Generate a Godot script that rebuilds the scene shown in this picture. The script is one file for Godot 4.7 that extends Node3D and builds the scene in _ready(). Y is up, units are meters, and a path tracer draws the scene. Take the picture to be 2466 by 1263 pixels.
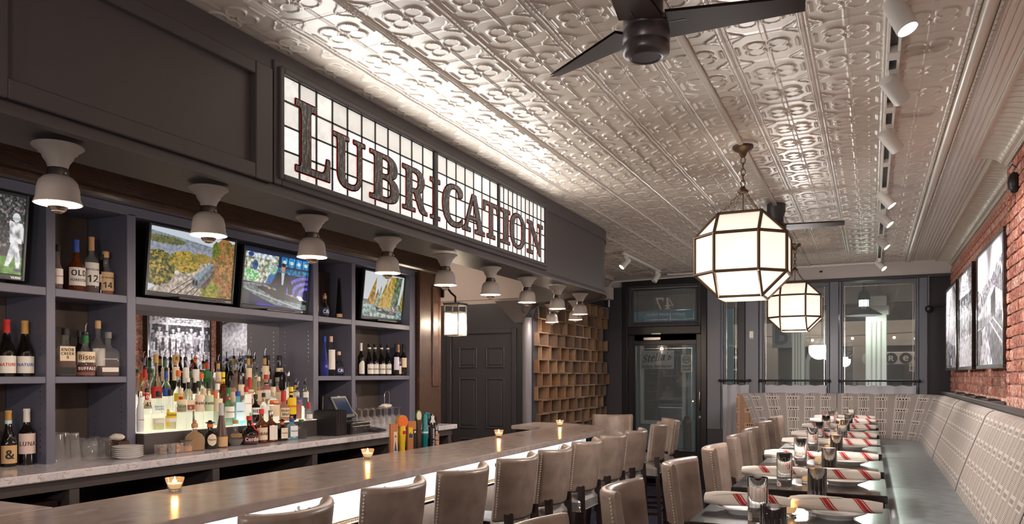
extends Node3D
# A bar room: marble bar and back bar on the left, banquette with high tables on the right, storefront at the end.

const CEIL := 3.05
const FRONT := -10.8
var mats := {}
var rng := RandomNumberGenerator.new()
var used := {}
var nothing := {}


class MB:
	var v := PackedVector3Array()
	var n := PackedVector3Array()
	var uv := PackedVector2Array()
	var idx := PackedInt32Array()
	var xf := Transform3D.IDENTITY

	func vert(p: Vector3, nn: Vector3, t: Vector2) -> int:
		v.append(xf * p)
		n.append((xf.basis * nn).normalized())
		uv.append(t)
		return v.size() - 1

	func face(a: int, b: int, c: int) -> void:
		var g := (v[b] - v[a]).cross(v[c] - v[a])
		if g.dot(n[a] + n[b] + n[c]) > 0.0:
			idx.append_array([a, c, b])
		else:
			idx.append_array([a, b, c])

	func poly(p: Array, nn: Vector3, t: Array = []) -> void:
		var ids := []
		for i in p.size():
			var q: Vector3 = p[i]
			var w: Vector2
			if t.size():
				w = t[i]
			elif absf(nn.y) > 0.7:
				w = Vector2(q.x, q.z)
			elif absf(nn.x) > 0.7:
				w = Vector2(q.z, -q.y)
			else:
				w = Vector2(q.x, -q.y)
			ids.append(vert(q, nn, w))
		for i in range(1, p.size() - 1):
			face(ids[0], ids[i], ids[i + 1])

	func box(c: Vector3, s: Vector3, b := 0.0) -> MB:
		var h := s / 2.0
		b = minf(b, minf(h.x, minf(h.y, h.z)) * 0.98)
		for ax in 3:
			var i1 := (ax + 1) % 3
			var i2 := (ax + 2) % 3
			for sg in [-1.0, 1.0]:
				var nn := Vector3.ZERO
				nn[ax] = sg
				var p := []
				for q in [[-1, -1], [1, -1], [1, 1], [-1, 1]]:
					var w := Vector3.ZERO
					w[ax] = sg * h[ax]
					w[i1] = q[0] * (h[i1] - b)
					w[i2] = q[1] * (h[i2] - b)
					p.append(c + w)
				poly(p, nn)
		if b > 0.0:
			for ax in 3:
				var i1 := (ax + 1) % 3
				var i2 := (ax + 2) % 3
				for s1 in [-1.0, 1.0]:
					for s2 in [-1.0, 1.0]:
						var nn := Vector3.ZERO
						nn[i1] = s1
						nn[i2] = s2
						var p := []
						for q in [[-1, 0], [1, 0], [1, 1], [-1, 1]]:
							var w := Vector3.ZERO
							w[ax] = q[0] * (h[ax] - b)
							w[i1] = s1 * (h[i1] - (0.0 if q[1] == 0 else b))
							w[i2] = s2 * (h[i2] - (b if q[1] == 0 else 0.0))
							p.append(c + w)
						poly(p, nn.normalized())
			for sx in [-1.0, 1.0]:
				for sy in [-1.0, 1.0]:
					for sz in [-1.0, 1.0]:
						var g := Vector3(sx, sy, sz)
						poly([c + g * Vector3(h.x, h.y - b, h.z - b), c + g * Vector3(h.x - b, h.y, h.z - b), c + g * Vector3(h.x - b, h.y - b, h.z)], g.normalized())
		return self

	# profile of (radius, height) pairs turned about the y axis at c
	func lathe(pr: Array, seg := 24, c := Vector3.ZERO, a0 := 0.0, a1 := TAU) -> MB:
		var length := 0.0
		var sn := []
		for i in pr.size() - 1:
			var d: Vector2 = pr[i + 1] - pr[i]
			sn.append(Vector2(d.y, -d.x).normalized())
		for i in pr.size() - 1:
			var d: Vector2 = pr[i + 1] - pr[i]
			if d.length() < 1e-6:
				continue
			var na: Vector2 = sn[i]
			var nb: Vector2 = sn[i]
			if i > 0 and sn[i - 1].dot(sn[i]) > 0.6:
				na = (sn[i - 1] + sn[i]).normalized()
			if i < sn.size() - 1 and sn[i + 1].dot(sn[i]) > 0.6:
				nb = (sn[i + 1] + sn[i]).normalized()
			var ra := []
			var rb := []
			for k in seg + 1:
				var a := a0 + (a1 - a0) * k / seg
				var ca := cos(a)
				var sa := sin(a)
				ra.append(vert(c + Vector3(pr[i].x * ca, pr[i].y, pr[i].x * sa), Vector3(na.x * ca, na.y, na.x * sa), Vector2(1.0 - float(k) / seg, length)))
				rb.append(vert(c + Vector3(pr[i + 1].x * ca, pr[i + 1].y, pr[i + 1].x * sa), Vector3(nb.x * ca, nb.y, nb.x * sa), Vector2(1.0 - float(k) / seg, length + d.length())))
			length += d.length()
			for k in seg:
				if pr[i].x > 1e-5:
					face(ra[k], ra[k + 1], rb[k])
				if pr[i + 1].x > 1e-5:
					face(ra[k + 1], rb[k + 1], rb[k])
		return self

	func tube(pts: Array, r: float, seg := 8, closed := false, r1 := -1.0) -> MB:
		var m := pts.size()
		var rings := []
		var side := Vector3.ZERO
		var dist := 0.0
		for i in (m + 1 if closed else m):
			var k := i % m
			var p: Vector3 = pts[k]
			var q0: Vector3 = pts[(k - 1 + m) % m] if closed or k > 0 else p
			var q1: Vector3 = pts[(k + 1) % m] if closed or k < m - 1 else p
			var t := (q1 - q0).normalized()
			if side == Vector3.ZERO:
				side = t.cross(Vector3.UP if absf(t.y) < 0.9 else Vector3.RIGHT).normalized()
			else:
				side = (side - t * side.dot(t)).normalized()
			var up := side.cross(t)
			if i > 0:
				dist += p.distance_to(pts[(i - 1) % m])
			var rr := r if r1 < 0.0 else lerpf(r, r1, float(i) / (m - 1))
			var ring := []
			for j in seg + 1:
				var a := TAU * j / seg
				var d := side * cos(a) + up * sin(a)
				ring.append(vert(p + d * rr, d, Vector2(float(j) / seg, dist)))
			rings.append(ring)
		for i in rings.size() - 1:
			for j in seg:
				face(rings[i][j], rings[i][j + 1], rings[i + 1][j])
				face(rings[i][j + 1], rings[i + 1][j + 1], rings[i + 1][j])
		if not closed:
			for e in [0, m - 1]:
				var t2: Vector3 = (pts[0] - pts[1] if e == 0 else pts[m - 1] - pts[m - 2]).normalized()
				var ids := []
				for j in seg:
					ids.append(vert(Vector3.ZERO, t2, Vector2.ZERO))
					v[ids[j]] = v[rings[0 if e == 0 else -1][j]]
				for j in range(1, seg - 1):
					face(ids[0], ids[j], ids[j + 1])
		return self

	# polygon in the xy plane, from z0 to z1
	func prism(pl: PackedVector2Array, z0: float, z1: float, smooth := false) -> MB:
		var tr := Geometry2D.triangulate_polygon(pl)
		for e in [[z0, -1.0], [z1, 1.0]]:
			var ids := []
			for p in pl:
				ids.append(vert(Vector3(p.x, p.y, e[0]), Vector3(0, 0, e[1]), Vector2(p.x, -p.y)))
			for k in range(0, tr.size(), 3):
				face(ids[tr[k]], ids[tr[k + 1]], ids[tr[k + 2]])
		var m := pl.size()
		var cw := Geometry2D.is_polygon_clockwise(pl)
		var dist := 0.0
		for i in m:
			var a := pl[i]
			var b := pl[(i + 1) % m]
			var d := (b - a).normalized()
			var nn := Vector2(d.y, -d.x) * (-1.0 if cw else 1.0)
			var n0 := nn
			var n1 := nn
			if smooth:
				var dp := (a - pl[(i - 1 + m) % m]).normalized()
				var dn := (pl[(i + 2) % m] - b).normalized()
				if dp.dot(d) > 0.6:
					n0 = (nn + Vector2(dp.y, -dp.x) * (-1.0 if cw else 1.0)).normalized()
				if dn.dot(d) > 0.6:
					n1 = (nn + Vector2(dn.y, -dn.x) * (-1.0 if cw else 1.0)).normalized()
			var l := a.distance_to(b)
			var i0 := vert(Vector3(a.x, a.y, z0), Vector3(n0.x, n0.y, 0), Vector2(dist, z0))
			var i1 := vert(Vector3(b.x, b.y, z0), Vector3(n1.x, n1.y, 0), Vector2(dist + l, z0))
			var i2 := vert(Vector3(b.x, b.y, z1), Vector3(n1.x, n1.y, 0), Vector2(dist + l, z1))
			var i3 := vert(Vector3(a.x, a.y, z1), Vector3(n0.x, n0.y, 0), Vector2(dist, z1))
			face(i0, i1, i2)
			face(i0, i2, i3)
			dist += l
		return self

	# closed profile (right, up) carried along a level path; right is to the right of the direction of travel
	func sweep(pf: PackedVector2Array, path: Array, closed := false) -> MB:
		var m := path.size()
		var rows := []
		var cw := Geometry2D.is_polygon_clockwise(pf)
		var dist := 0.0
		for i in (m + 1 if closed else m):
			var k := i % m
			var p: Vector3 = path[k]
			var d0: Vector3 = (p - path[(k - 1 + m) % m]).normalized() if closed or k > 0 else (path[k + 1] - p).normalized()
			var d1: Vector3 = (path[(k + 1) % m] - p).normalized() if closed or k < m - 1 else d0
			var r0 := d0.cross(Vector3.UP).normalized()
			var r1 := d1.cross(Vector3.UP).normalized()
			var r := (r0 + r1).normalized()
			r /= maxf(0.3, r.dot(r0))
			if i > 0:
				dist += p.distance_to(path[(i - 1) % m])
			rows.append([p, r, dist])
		var q := pf.size()
		for e in q:
			var a := pf[e]
			var b := pf[(e + 1) % q]
			var dd := (b - a).normalized()
			var nn := Vector2(dd.y, -dd.x) * (-1.0 if cw else 1.0)
			var n0 := nn
			var n1 := nn
			var dp := (a - pf[(e - 1 + q) % q]).normalized()
			var dn := (pf[(e + 2) % q] - b).normalized()
			if dp.dot(dd) > 0.75:
				n0 = (nn + Vector2(dp.y, -dp.x) * (-1.0 if cw else 1.0)).normalized()
			if dn.dot(dd) > 0.75:
				n1 = (nn + Vector2(dn.y, -dn.x) * (-1.0 if cw else 1.0)).normalized()
			var ra := []
			var rb := []
			for w in rows:
				var rr: Vector3 = w[1]
				var ru := rr.normalized()
				ra.append(vert(w[0] + rr * a.x + Vector3.UP * a.y, ru * n0.x + Vector3.UP * n0.y, Vector2(w[2], a.y + a.x)))
				rb.append(vert(w[0] + rr * b.x + Vector3.UP * b.y, ru * n1.x + Vector3.UP * n1.y, Vector2(w[2], b.y + b.x)))
			for i in rows.size() - 1:
				face(ra[i], ra[i + 1], rb[i])
				face(ra[i + 1], rb[i + 1], rb[i])
		if not closed:
			var tr := Geometry2D.triangulate_polygon(pf)
			for e in [0, rows.size() - 1]:
				var w: Array = rows[e]
				var rr: Vector3 = w[1]
				var t: Vector3 = (path[0] - path[1] if e == 0 else path[m - 1] - path[m - 2]).normalized()
				var ids := []
				for a in pf:
					ids.append(vert(w[0] + rr * a.x + Vector3.UP * a.y, t, a))
				for k in range(0, tr.size(), 3):
					face(ids[tr[k]], ids[tr[k + 1]], ids[tr[k + 2]])
		return self

	# smooth grid of points f(i, j); flip turns the faces over
	func patch(nu: int, nv: int, f: Callable, flip := false, us := 1.0, vs := 1.0) -> MB:
		var g := []
		for i in nu + 1:
			var row := []
			for j in nv + 1:
				row.append(f.call(float(i) / nu, float(j) / nv))
			g.append(row)
		var ids := []
		for i in nu + 1:
			var row := []
			for j in nv + 1:
				var du: Vector3 = g[mini(i + 1, nu)][j] - g[maxi(i - 1, 0)][j]
				var dv: Vector3 = g[i][mini(j + 1, nv)] - g[i][maxi(j - 1, 0)]
				var nn := du.cross(dv).normalized() * (-1.0 if flip else 1.0)
				row.append(vert(g[i][j], nn, Vector2(us * i / nu, vs * j / nv)))
			ids.append(row)
		for i in nu:
			for j in nv:
				face(ids[i][j], ids[i + 1][j], ids[i + 1][j + 1])
				face(ids[i][j], ids[i + 1][j + 1], ids[i][j + 1])
		return self

	func ball(c: Vector3, r: float, seg := 10, sy := 1.0) -> MB:
		var p := []
		for i in seg / 2 + 1:
			var a := -PI / 2 + PI * i / (seg / 2)
			p.append(Vector2(maxf(0.0, cos(a) * r), sin(a) * r * sy))
		return lathe(p, seg, c)

	func mesh() -> ArrayMesh:
		var a := []
		a.resize(Mesh.ARRAY_MAX)
		a[Mesh.ARRAY_VERTEX] = v
		a[Mesh.ARRAY_NORMAL] = n
		a[Mesh.ARRAY_TEX_UV] = uv
		a[Mesh.ARRAY_INDEX] = idx
		var m := ArrayMesh.new()
		m.add_surface_from_arrays(Mesh.PRIMITIVE_TRIANGLES, a)
		return m


func numbered(called: String) -> String:
	var k: int = used.get(called, 0)
	used[called] = k + 1
	return called if k == 0 else "%s_%03d" % [called, k]


func tag(o: Node, label: String, category: String, group := "") -> void:
	o.set_meta("label", label)
	o.set_meta("category", category)
	if group != "":
		o.set_meta("group", group)


func thing(called: String, label: String, category: String, at := Vector3.ZERO, turn := 0.0, group := "") -> Node3D:
	var o := Node3D.new()
	o.name = numbered(called)
	add_child(o)
	o.position = at
	o.rotation.y = turn
	tag(o, label, category, group)
	return o


func part(called: String, m: Mesh, mat: Material, parent: Node) -> MeshInstance3D:
	var o := MeshInstance3D.new()
	o.mesh = m
	o.material_override = mat
	if parent == self:
		o.name = numbered(called)
	else:
		var k := 0
		var nm := called
		while parent.has_node(NodePath(nm)):
			k += 1
			nm = "%s_%03d" % [called, k]
		o.name = nm
	parent.add_child(o)
	return o


# numbers many alike pieces without asking the parent each time
func piece(called: String, k: int, m: Mesh, mat: Material, parent: Node) -> MeshInstance3D:
	var o := MeshInstance3D.new()
	o.mesh = m
	o.material_override = mat
	o.name = called if k == 0 else "%s_%03d" % [called, k]
	parent.add_child(o)
	return o


func struct(called: String, m: Mesh, mat: Material, label := "") -> MeshInstance3D:
	var o := part(called, m, mat, self)
	o.set_meta("kind", "structure")
	if label != "":
		o.set_meta("label", label)
	return o


func stuff(called: String, m: Mesh, mat: Material, parent: Node) -> MeshInstance3D:
	var o := part(called, m, mat, parent)
	o.set_meta("kind", "stuff")
	return o


func dup(o: Node3D, at: Vector3, turn: float, label: String, group := "") -> Node3D:
	var c := o.duplicate() as Node3D
	c.name = numbered(String(o.name).rstrip("0123456789").trim_suffix("_"))
	add_child(c)
	c.position = at
	c.rotation.y = turn
	c.set_meta("label", label)
	if group != "":
		c.set_meta("group", group)
	return c


func nth(k: int) -> String:
	return ["first", "second", "third", "fourth", "fifth", "sixth", "seventh", "eighth", "ninth", "tenth", "eleventh", "twelfth", "thirteenth", "fourteenth", "fifteenth", "sixteenth", "seventeenth", "eighteenth", "nineteenth", "twentieth", "twenty-first", "twenty-second", "twenty-third", "twenty-fourth"][k]


func mat(key: String, c: Color, rough := 0.6, metal := 0.0, o := {}) -> StandardMaterial3D:
	if mats.has(key):
		return mats[key]
	var m := StandardMaterial3D.new()
	m.resource_name = key
	m.albedo_color = c
	m.roughness = rough
	m.metallic = metal
	for k in o:
		m.set(k, o[k])
	mats[key] = m
	return m


func noise(freq: float, seed_: int, oct := 4, kind := FastNoiseLite.TYPE_SIMPLEX_SMOOTH) -> FastNoiseLite:
	var f := FastNoiseLite.new()
	f.noise_type = kind
	f.frequency = freq
	f.seed = seed_
	f.fractal_octaves = oct
	return f


func noise_tex(size: int, freq: float, seed_: int, cols: Array, oct := 4) -> NoiseTexture2D:
	var t := NoiseTexture2D.new()
	t.width = size
	t.height = size
	t.seamless = true
	t.noise = noise(freq, seed_, oct)
	if cols.size():
		var g := Gradient.new()
		var offs := PackedFloat32Array()
		var cs := PackedColorArray()
		for e in cols:
			offs.append(e[0])
			cs.append(e[1])
		g.offsets = offs
		g.colors = cs
		t.color_ramp = g
	return t


func img_tex(w: int, h: int, f: Callable) -> ImageTexture:
	var im := Image.create(w, h, false, Image.FORMAT_RGB8)
	for y in h:
		for x in w:
			im.set_pixel(x, y, f.call((x + 0.5) / w, (y + 0.5) / h))
	return ImageTexture.create_from_image(im)


# lettering: the text laid flat in the box x0..x1, y0..y1 facing +z, dz thick
func text_mb(b: MB, s: String, x0: float, x1: float, y0: float, y1: float, dz := 0.0006, bold := true, serif := false, keep := false, bend := 0.0) -> MB:
	var key := "%s|%s|%s" % [s, bold, serif]
	if not glyphs.has(key):
		var t := TextMesh.new()
		var fo := SystemFont.new()
		fo.font_names = PackedStringArray(["Droid Serif" if serif else "Droid Sans"])
		fo.font_weight = 700 if bold else 400
		t.font = fo
		t.font_size = 64
		t.curve_step = 3.0
		t.text = s
		t.depth = 1.0
		t.pixel_size = 0.01
		glyphs[key] = t.get_mesh_arrays()
	var a: Array = glyphs[key]
	var vv: PackedVector3Array = a[Mesh.ARRAY_VERTEX]
	var nn: PackedVector3Array = a[Mesh.ARRAY_NORMAL]
	var ii: PackedInt32Array = a[Mesh.ARRAY_INDEX]
	var lo := Vector3(1e9, 1e9, 1e9)
	var hi := -lo
	for p in vv:
		lo = lo.min(p)
		hi = hi.max(p)
	var sz := (hi - lo).max(Vector3(1e-4, 1e-4, 1e-4))
	var sx := (x1 - x0) / sz.x
	var sy := (y1 - y0) / sz.y
	if keep:
		var q := minf(sx, sy)
		var cx := (x0 + x1) / 2
		var cy := (y0 + y1) / 2
		x0 = cx - q * sz.x / 2
		y0 = cy - q * sz.y / 2
		sx = q
		sy = q
	var at := b.v.size()
	for k in vv.size():
		var p := vv[k] - lo
		var w := Vector3(x0 + p.x * sx, y0 + p.y * sy, dz * p.z / sz.z)
		var m := nn[k]
		if bend > 0.0:
			var an := w.x / bend
			var rr := bend + w.z
			w = Vector3(sin(an) * rr, w.y, cos(an) * rr - bend)
			m = Vector3(m.z * sin(an) + m.x * cos(an), m.y, m.z * cos(an) - m.x * sin(an))
		b.vert(w, m, Vector2(p.x / sz.x, 1.0 - p.y / sz.y))
	for k in ii:
		b.idx.append(at + k)
	return b


var glyphs := {}


func omni(at: Vector3, e: float, c: Color, size := 0.05, parent: Node = self, called := "lamp_light") -> OmniLight3D:
	var l := OmniLight3D.new()
	l.name = numbered(called)
	l.light_energy = e
	l.light_color = c
	l.light_size = size
	l.shadow_enabled = true
	l.omni_range = 16.0
	l.omni_attenuation = 2.0
	parent.add_child(l)
	l.position = at
	return l


func spot(at: Vector3, to: Vector3, e: float, c: Color, ang := 28.0, size := 0.03, called := "spot_light") -> SpotLight3D:
	var l := SpotLight3D.new()
	l.name = numbered(called)
	l.light_energy = e
	l.light_color = c
	l.light_size = size
	l.spot_angle = ang
	l.spot_angle_attenuation = 0.6
	l.shadow_enabled = true
	l.spot_range = 16.0
	l.spot_attenuation = 2.0
	add_child(l)
	l.look_at_from_position(at, to, Vector3.UP if absf((to - at).normalized().y) < 0.95 else Vector3.RIGHT)
	return l


func area(at: Vector3, dir: Vector3, w: float, h: float, e: float, c: Color, called := "panel_light") -> void:
	var l := AreaLight3D.new()
	l.name = numbered(called)
	l.area_size = Vector2(w, h)
	l.light_energy = e
	l.light_color = c
	l.shadow_enabled = true
	l.area_range = 14.0
	add_child(l)
	l.look_at_from_position(at, at + dir, Vector3.UP if absf(dir.y) < 0.9 else Vector3.BACK)


func _ready() -> void:
	rng.seed = 7
	# camera: eye height 1.62 m, yawed to the left, lens shifted up
	var cam := Camera3D.new()
	cam.name = "camera"
	cam.projection = Camera3D.PROJECTION_FRUSTUM
	cam.keep_aspect = Camera3D.KEEP_HEIGHT
	cam.near = 0.05
	cam.far = 200.0
	cam.size = 0.05 * 1263.0 / 1820.0
	cam.frustum_offset = Vector2(0.0, 0.05 * (903.0 - 631.5) / 1820.0)
	cam.position = Vector3(0, 1.62, 0)
	cam.rotation.y = atan(865.0 / 1820.0)
	add_child(cam)
	cam.current = true
	var we := WorldEnvironment.new()
	we.name = "environment"
	var env := Environment.new()
	env.background_mode = Environment.BG_SKY
	var sky := Sky.new()
	var sm := ProceduralSkyMaterial.new()
	sm.sky_top_color = Color(0.06, 0.075, 0.11)
	sm.sky_horizon_color = Color(0.13, 0.15, 0.19)
	sm.ground_bottom_color = Color(0.03, 0.03, 0.035)
	sm.ground_horizon_color = Color(0.08, 0.09, 0.1)
	sm.sun_angle_max = 0.0
	sky.sky_material = sm
	env.sky = sky
	env.tonemap_mode = Environment.TONE_MAPPER_LINEAR
	env.tonemap_exposure = 1.55
	env.sdfgi_enabled = true
	env.ssao_enabled = true
	env.ssil_enabled = true
	we.environment = env
	add_child(we)
	var t0 := Time.get_ticks_msec()
	materials()
	room()
	ceiling()
	brick_wall()
	storefront()
	valance()
	sign_box()
	back_bar()
	bar()
	stools()
	banquette()
	tables()
	lanterns()
	fans()
	tracks()
	pictures()
	crates()
	hall()
	screens()
	bottles()
	barware()
	taps()
	street()
	print("built in ms ", Time.get_ticks_msec() - t0)


func materials() -> void:
	mat("slate", Color8(98, 99, 116), 0.42)
	mat("slate_dark", Color8(74, 67, 67), 0.45)
	mat("back_panel", Color8(84, 74, 69), 0.6)
	mat("black", Color8(20, 20, 22), 0.4)
	mat("black_satin", Color8(34, 33, 36), 0.3)
	mat("charcoal", Color8(58, 57, 62), 0.45)
	mat("steel_paint", Color8(112, 113, 122), 0.4)
	mat("white_paint", Color8(214, 210, 204), 0.45)
	mat("plaster", Color8(190, 182, 176), 0.6)
	mat("beige", Color8(176, 164, 158), 0.7)
	mat("tin", Color8(204, 192, 179), 0.33, 0.0, {"metallic_specular": 0.75})
	mat("tin_trim", Color8(196, 186, 172), 0.3, 0.0, {"metallic_specular": 0.75})
	mat("chrome", Color8(200, 200, 204), 0.14, 1.0)
	mat("nickel", Color8(176, 170, 164), 0.25, 1.0)
	mat("brass", Color8(190, 160, 110), 0.25, 1.0)
	mat("bronze", Color8(96, 76, 58), 0.4, 0.6)
	mat("gilt", Color8(214, 190, 158), 0.3, 0.35)
	mat("mirror", Color8(226, 226, 226), 0.01, 1.0)
	mat("porcelain", Color8(150, 142, 136), 0.5)
	mat("enamel", Color8(235, 232, 226), 0.3)
	mat("bell_white", Color8(245, 236, 230), 0.4)
	mat("plate", Color8(226, 224, 222), 0.18)
	mat("paper", Color8(232, 228, 218), 0.7)
	mat("cork", Color8(190, 140, 92), 0.8)
	mat("clear_glass", Color(1, 1, 1, 0.0), 0.02, 0.0, {"refraction_enabled": true, "refraction_scale": 0.05})
	mat("thin_glass", Color(1, 1, 1, 0.07), 0.03, 0.0, {"transparency": BaseMaterial3D.TRANSPARENCY_ALPHA})
	mat("tumbler_glass", Color(1, 1, 1, 0.0), 0.02, 0.0, {"refraction_enabled": true, "refraction_scale": 0.02})
	mat("spirit_glass", Color(0.97, 0.99, 0.97, 0.0), 0.02, 0.0, {"refraction_enabled": true, "refraction_scale": 0.034})
	mat("window_glass", Color(0.9, 0.95, 0.95, 0.05), 0.01, 0.0, {"transparency": BaseMaterial3D.TRANSPARENCY_ALPHA})
	mat("wax", Color8(240, 225, 190), 0.5, 0.0, {"emission_enabled": true, "emission": Color8(255, 190, 110), "emission_energy_multiplier": 0.25})  # glow stands in for flame light passing through the wax
	mat("flame", Color8(255, 220, 160), 0.5, 0.0, {"emission_enabled": true, "emission": Color8(255, 205, 130), "emission_energy_multiplier": 9.0})
	# stone
	mat("bar_marble", Color8(255, 255, 255), 0.2, 0.0, {"albedo_texture": noise_tex(512, 0.008, 3, [[0.0, Color8(160, 142, 134)], [0.3, Color8(186, 170, 163)], [0.5, Color8(194, 179, 172)], [0.72, Color8(180, 164, 157)], [1.0, Color8(210, 198, 193)]], 6), "uv1_triplanar": true, "uv1_world_triplanar": true, "uv1_scale": Vector3(0.9, 0.9, 0.6)})
	mat("carrara", Color8(255, 255, 255), 0.1, 0.0, {"albedo_texture": noise_tex(512, 0.012, 5, [[0.0, Color8(228, 225, 230)], [0.42, Color8(230, 227, 232)], [0.47, Color8(176, 168, 170)], [0.5, Color8(228, 225, 230)], [0.7, Color8(214, 211, 219)], [1.0, Color8(238, 236, 240)]], 5), "uv1_triplanar": true, "uv1_world_triplanar": true, "uv1_scale": Vector3(1.5, 1.5, 1.5)})
	# woods: grain runs along the object's z axis
	var grain := noise_tex(512, 0.012, 11, [[0.0, Color8(110, 110, 110)], [0.45, Color8(200, 200, 200)], [0.55, Color8(150, 150, 150)], [1.0, Color8(255, 255, 255)]], 5)
	mat("oak", Color8(104, 70, 52), 0.3, 0.0, {"albedo_texture": grain, "heightmap_enabled": true, "heightmap_texture": grain, "heightmap_scale": 0.25, "uv1_triplanar": true, "uv1_scale": Vector3(6, 6, 0.7), "clearcoat_enabled": true, "clearcoat": 0.6, "clearcoat_roughness": 0.18})
	mat("oak_upright", Color8(112, 76, 56), 0.35, 0.0, {"albedo_texture": grain, "heightmap_enabled": true, "heightmap_texture": grain, "heightmap_scale": 0.2, "uv1_triplanar": true, "uv1_scale": Vector3(6, 0.7, 6)})
	mat("espresso", Color8(58, 40, 34), 0.22, 0.0, {"albedo_texture": grain, "uv1_triplanar": true, "uv1_scale": Vector3(1.0, 5, 5), "clearcoat_enabled": true, "clearcoat": 0.5, "clearcoat_roughness": 0.12})
	mat("leg_wood", Color8(66, 46, 40), 0.35, 0.0, {"albedo_texture": grain, "uv1_triplanar": true, "uv1_scale": Vector3(9, 1.4, 9)})
	for k in 5:
		mat("crate%d" % k, [Color8(196, 152, 112), Color8(176, 134, 100), Color8(164, 136, 116), Color8(206, 168, 130), Color8(146, 116, 98)][k], 0.75, 0.0, {"albedo_texture": grain, "uv1_triplanar": true, "uv1_scale": Vector3(8, 8, 1.5), "uv1_offset": Vector3(0.37 * k, 0.2 * k, 0.11 * k)})
	# leather
	var pores := noise_tex(256, 0.06, 21, [], 3)
	var scuff := noise_tex(256, 0.012, 22, [[0.0, Color8(205, 200, 196)], [0.5, Color8(235, 232, 230)], [1.0, Color8(255, 255, 255)]], 4)
	mat("leather", Color8(160, 142, 130), 0.34, 0.0, {"albedo_texture": scuff, "heightmap_enabled": true, "heightmap_texture": pores, "heightmap_scale": 0.03, "uv1_triplanar": true, "uv1_scale": Vector3(3, 3, 3), "metallic_specular": 0.6})
	mat("leather_seat", Color8(150, 146, 142), 0.3, 0.0, {"albedo_texture": scuff, "heightmap_enabled": true, "heightmap_texture": pores, "heightmap_scale": 0.03, "uv1_triplanar": true, "uv1_scale": Vector3(3, 3, 3), "metallic_specular": 0.6})
	mat("bench_leather", Color8(148, 158, 162), 0.28, 0.0, {"albedo_texture": scuff, "heightmap_enabled": true, "heightmap_texture": pores, "heightmap_scale": 0.05, "uv1_triplanar": true, "uv1_scale": Vector3(3, 3, 3), "metallic_specular": 0.6})
	mat("nails", Color8(226, 214, 198), 0.3, 0.6)
	mat("piping", Color8(70, 56, 48), 0.6)
	# brick
	var rough_map := noise_tex(256, 0.03, 31, [], 5)
	for k in 7:
		mat("brick%d" % k, [Color8(214, 166, 152), Color8(200, 146, 130), Color8(226, 186, 172), Color8(192, 146, 136), Color8(232, 206, 196), Color8(208, 172, 164), Color8(218, 170, 150)][k], 0.85, 0.0, {"albedo_texture": noise_tex(256, 0.02, 40 + k, [[0.0, Color8(150, 112, 102)], [0.42, Color8(196, 158, 146)], [0.6, Color8(222, 194, 184)], [0.74, Color8(250, 238, 230)], [1.0, Color8(255, 250, 246)]], 5) if k < 2 else mats["brick%d" % (k % 2)].albedo_texture, "heightmap_enabled": true, "heightmap_texture": rough_map, "heightmap_scale": 0.9, "uv1_triplanar": true, "uv1_world_triplanar": true, "uv1_scale": Vector3(4, 4, 4)})
	mat("mortar", Color8(176, 146, 132), 0.95, 0.0, {"heightmap_enabled": true, "heightmap_texture": rough_map, "heightmap_scale": 1.0, "uv1_triplanar": true, "uv1_scale": Vector3(4, 4, 4)})
	# floor carpet: dark violet blue with a small figure
	var carpet := img_tex(128, 128, func(u, v):
		var c := Color8(48, 44, 66)
		var a := absf(fposmod(u * 4.0, 1.0) - 0.5) + absf(fposmod(v * 4.0, 1.0) - 0.5)
		if a < 0.2:
			c = Color8(96, 70, 84)
		elif a < 0.28:
			c = Color8(40, 60, 90)
		return c)
	mat("carpet", Color8(255, 255, 255), 0.95, 0.0, {"albedo_texture": carpet, "uv1_triplanar": true, "uv1_scale": Vector3(1.6, 1.6, 1.6)})
	mat("bar_mat", Color8(40, 38, 38), 0.9)
	# upholstery weave of the banquette, one repeat is 0.19 m square
	var weave := img_tex(256, 256, func(u, v):
		var cream := Color8(216, 209, 204)
		var brown := Color8(92, 74, 64)
		var tan_ := Color8(196, 187, 182)
		var c := cream
		if u < 0.38:
			c = tan_ if fposmod(u * 26.0, 1.0) < 0.5 else Color8(172, 162, 157)
			if fposmod(v * 42.0, 1.0) < 0.35:
				c = c.darkened(0.14)
			if u < 0.03 or u > 0.35:
				c = cream
		else:
			var x: float = (u - 0.38) / 0.62
			var bars: bool = (v > 0.1 and v < 0.24)
			if bars:
				c = brown.darkened(0.35) if x > 0.08 and x < 0.94 and fposmod(x * 4.6, 1.0) < 0.55 else cream
			elif v > 0.3 and v < 0.98:
				var gx := fposmod(x * 5.0, 1.0)
				var gy := fposmod(v * 18.0, 1.0)
				if gx < 0.22:
					c = brown
				elif gy < 0.3 and gx > 0.42:
					c = Color8(128, 112, 104)
				if absf(x - 0.5) < 0.06 and gy < 0.5:
					c = brown
		return c)
	mat("weave", Color8(236, 232, 228), 0.9, 0.0, {"uv1_scale": Vector3(5.26, -5.26, 1), "albedo_texture": weave, "rim_enabled": true, "rim": 0.2})
	mat("weave_end", Color8(196, 160, 132), 0.9, 0.0, {"uv1_scale": Vector3(5.26, -5.26, 1), "albedo_texture": weave, "rim_enabled": true, "rim": 0.2})
	var cloth := noise_tex(128, 0.05, 51, [], 3)
	mat("linen", Color8(226, 218, 208), 0.9, 0.0, {"heightmap_enabled": true, "heightmap_texture": cloth, "heightmap_scale": 0.05, "uv1_triplanar": true, "uv1_scale": Vector3(6, 6, 6)})
	mat("linen_red", Color8(176, 40, 44), 0.9)
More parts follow.
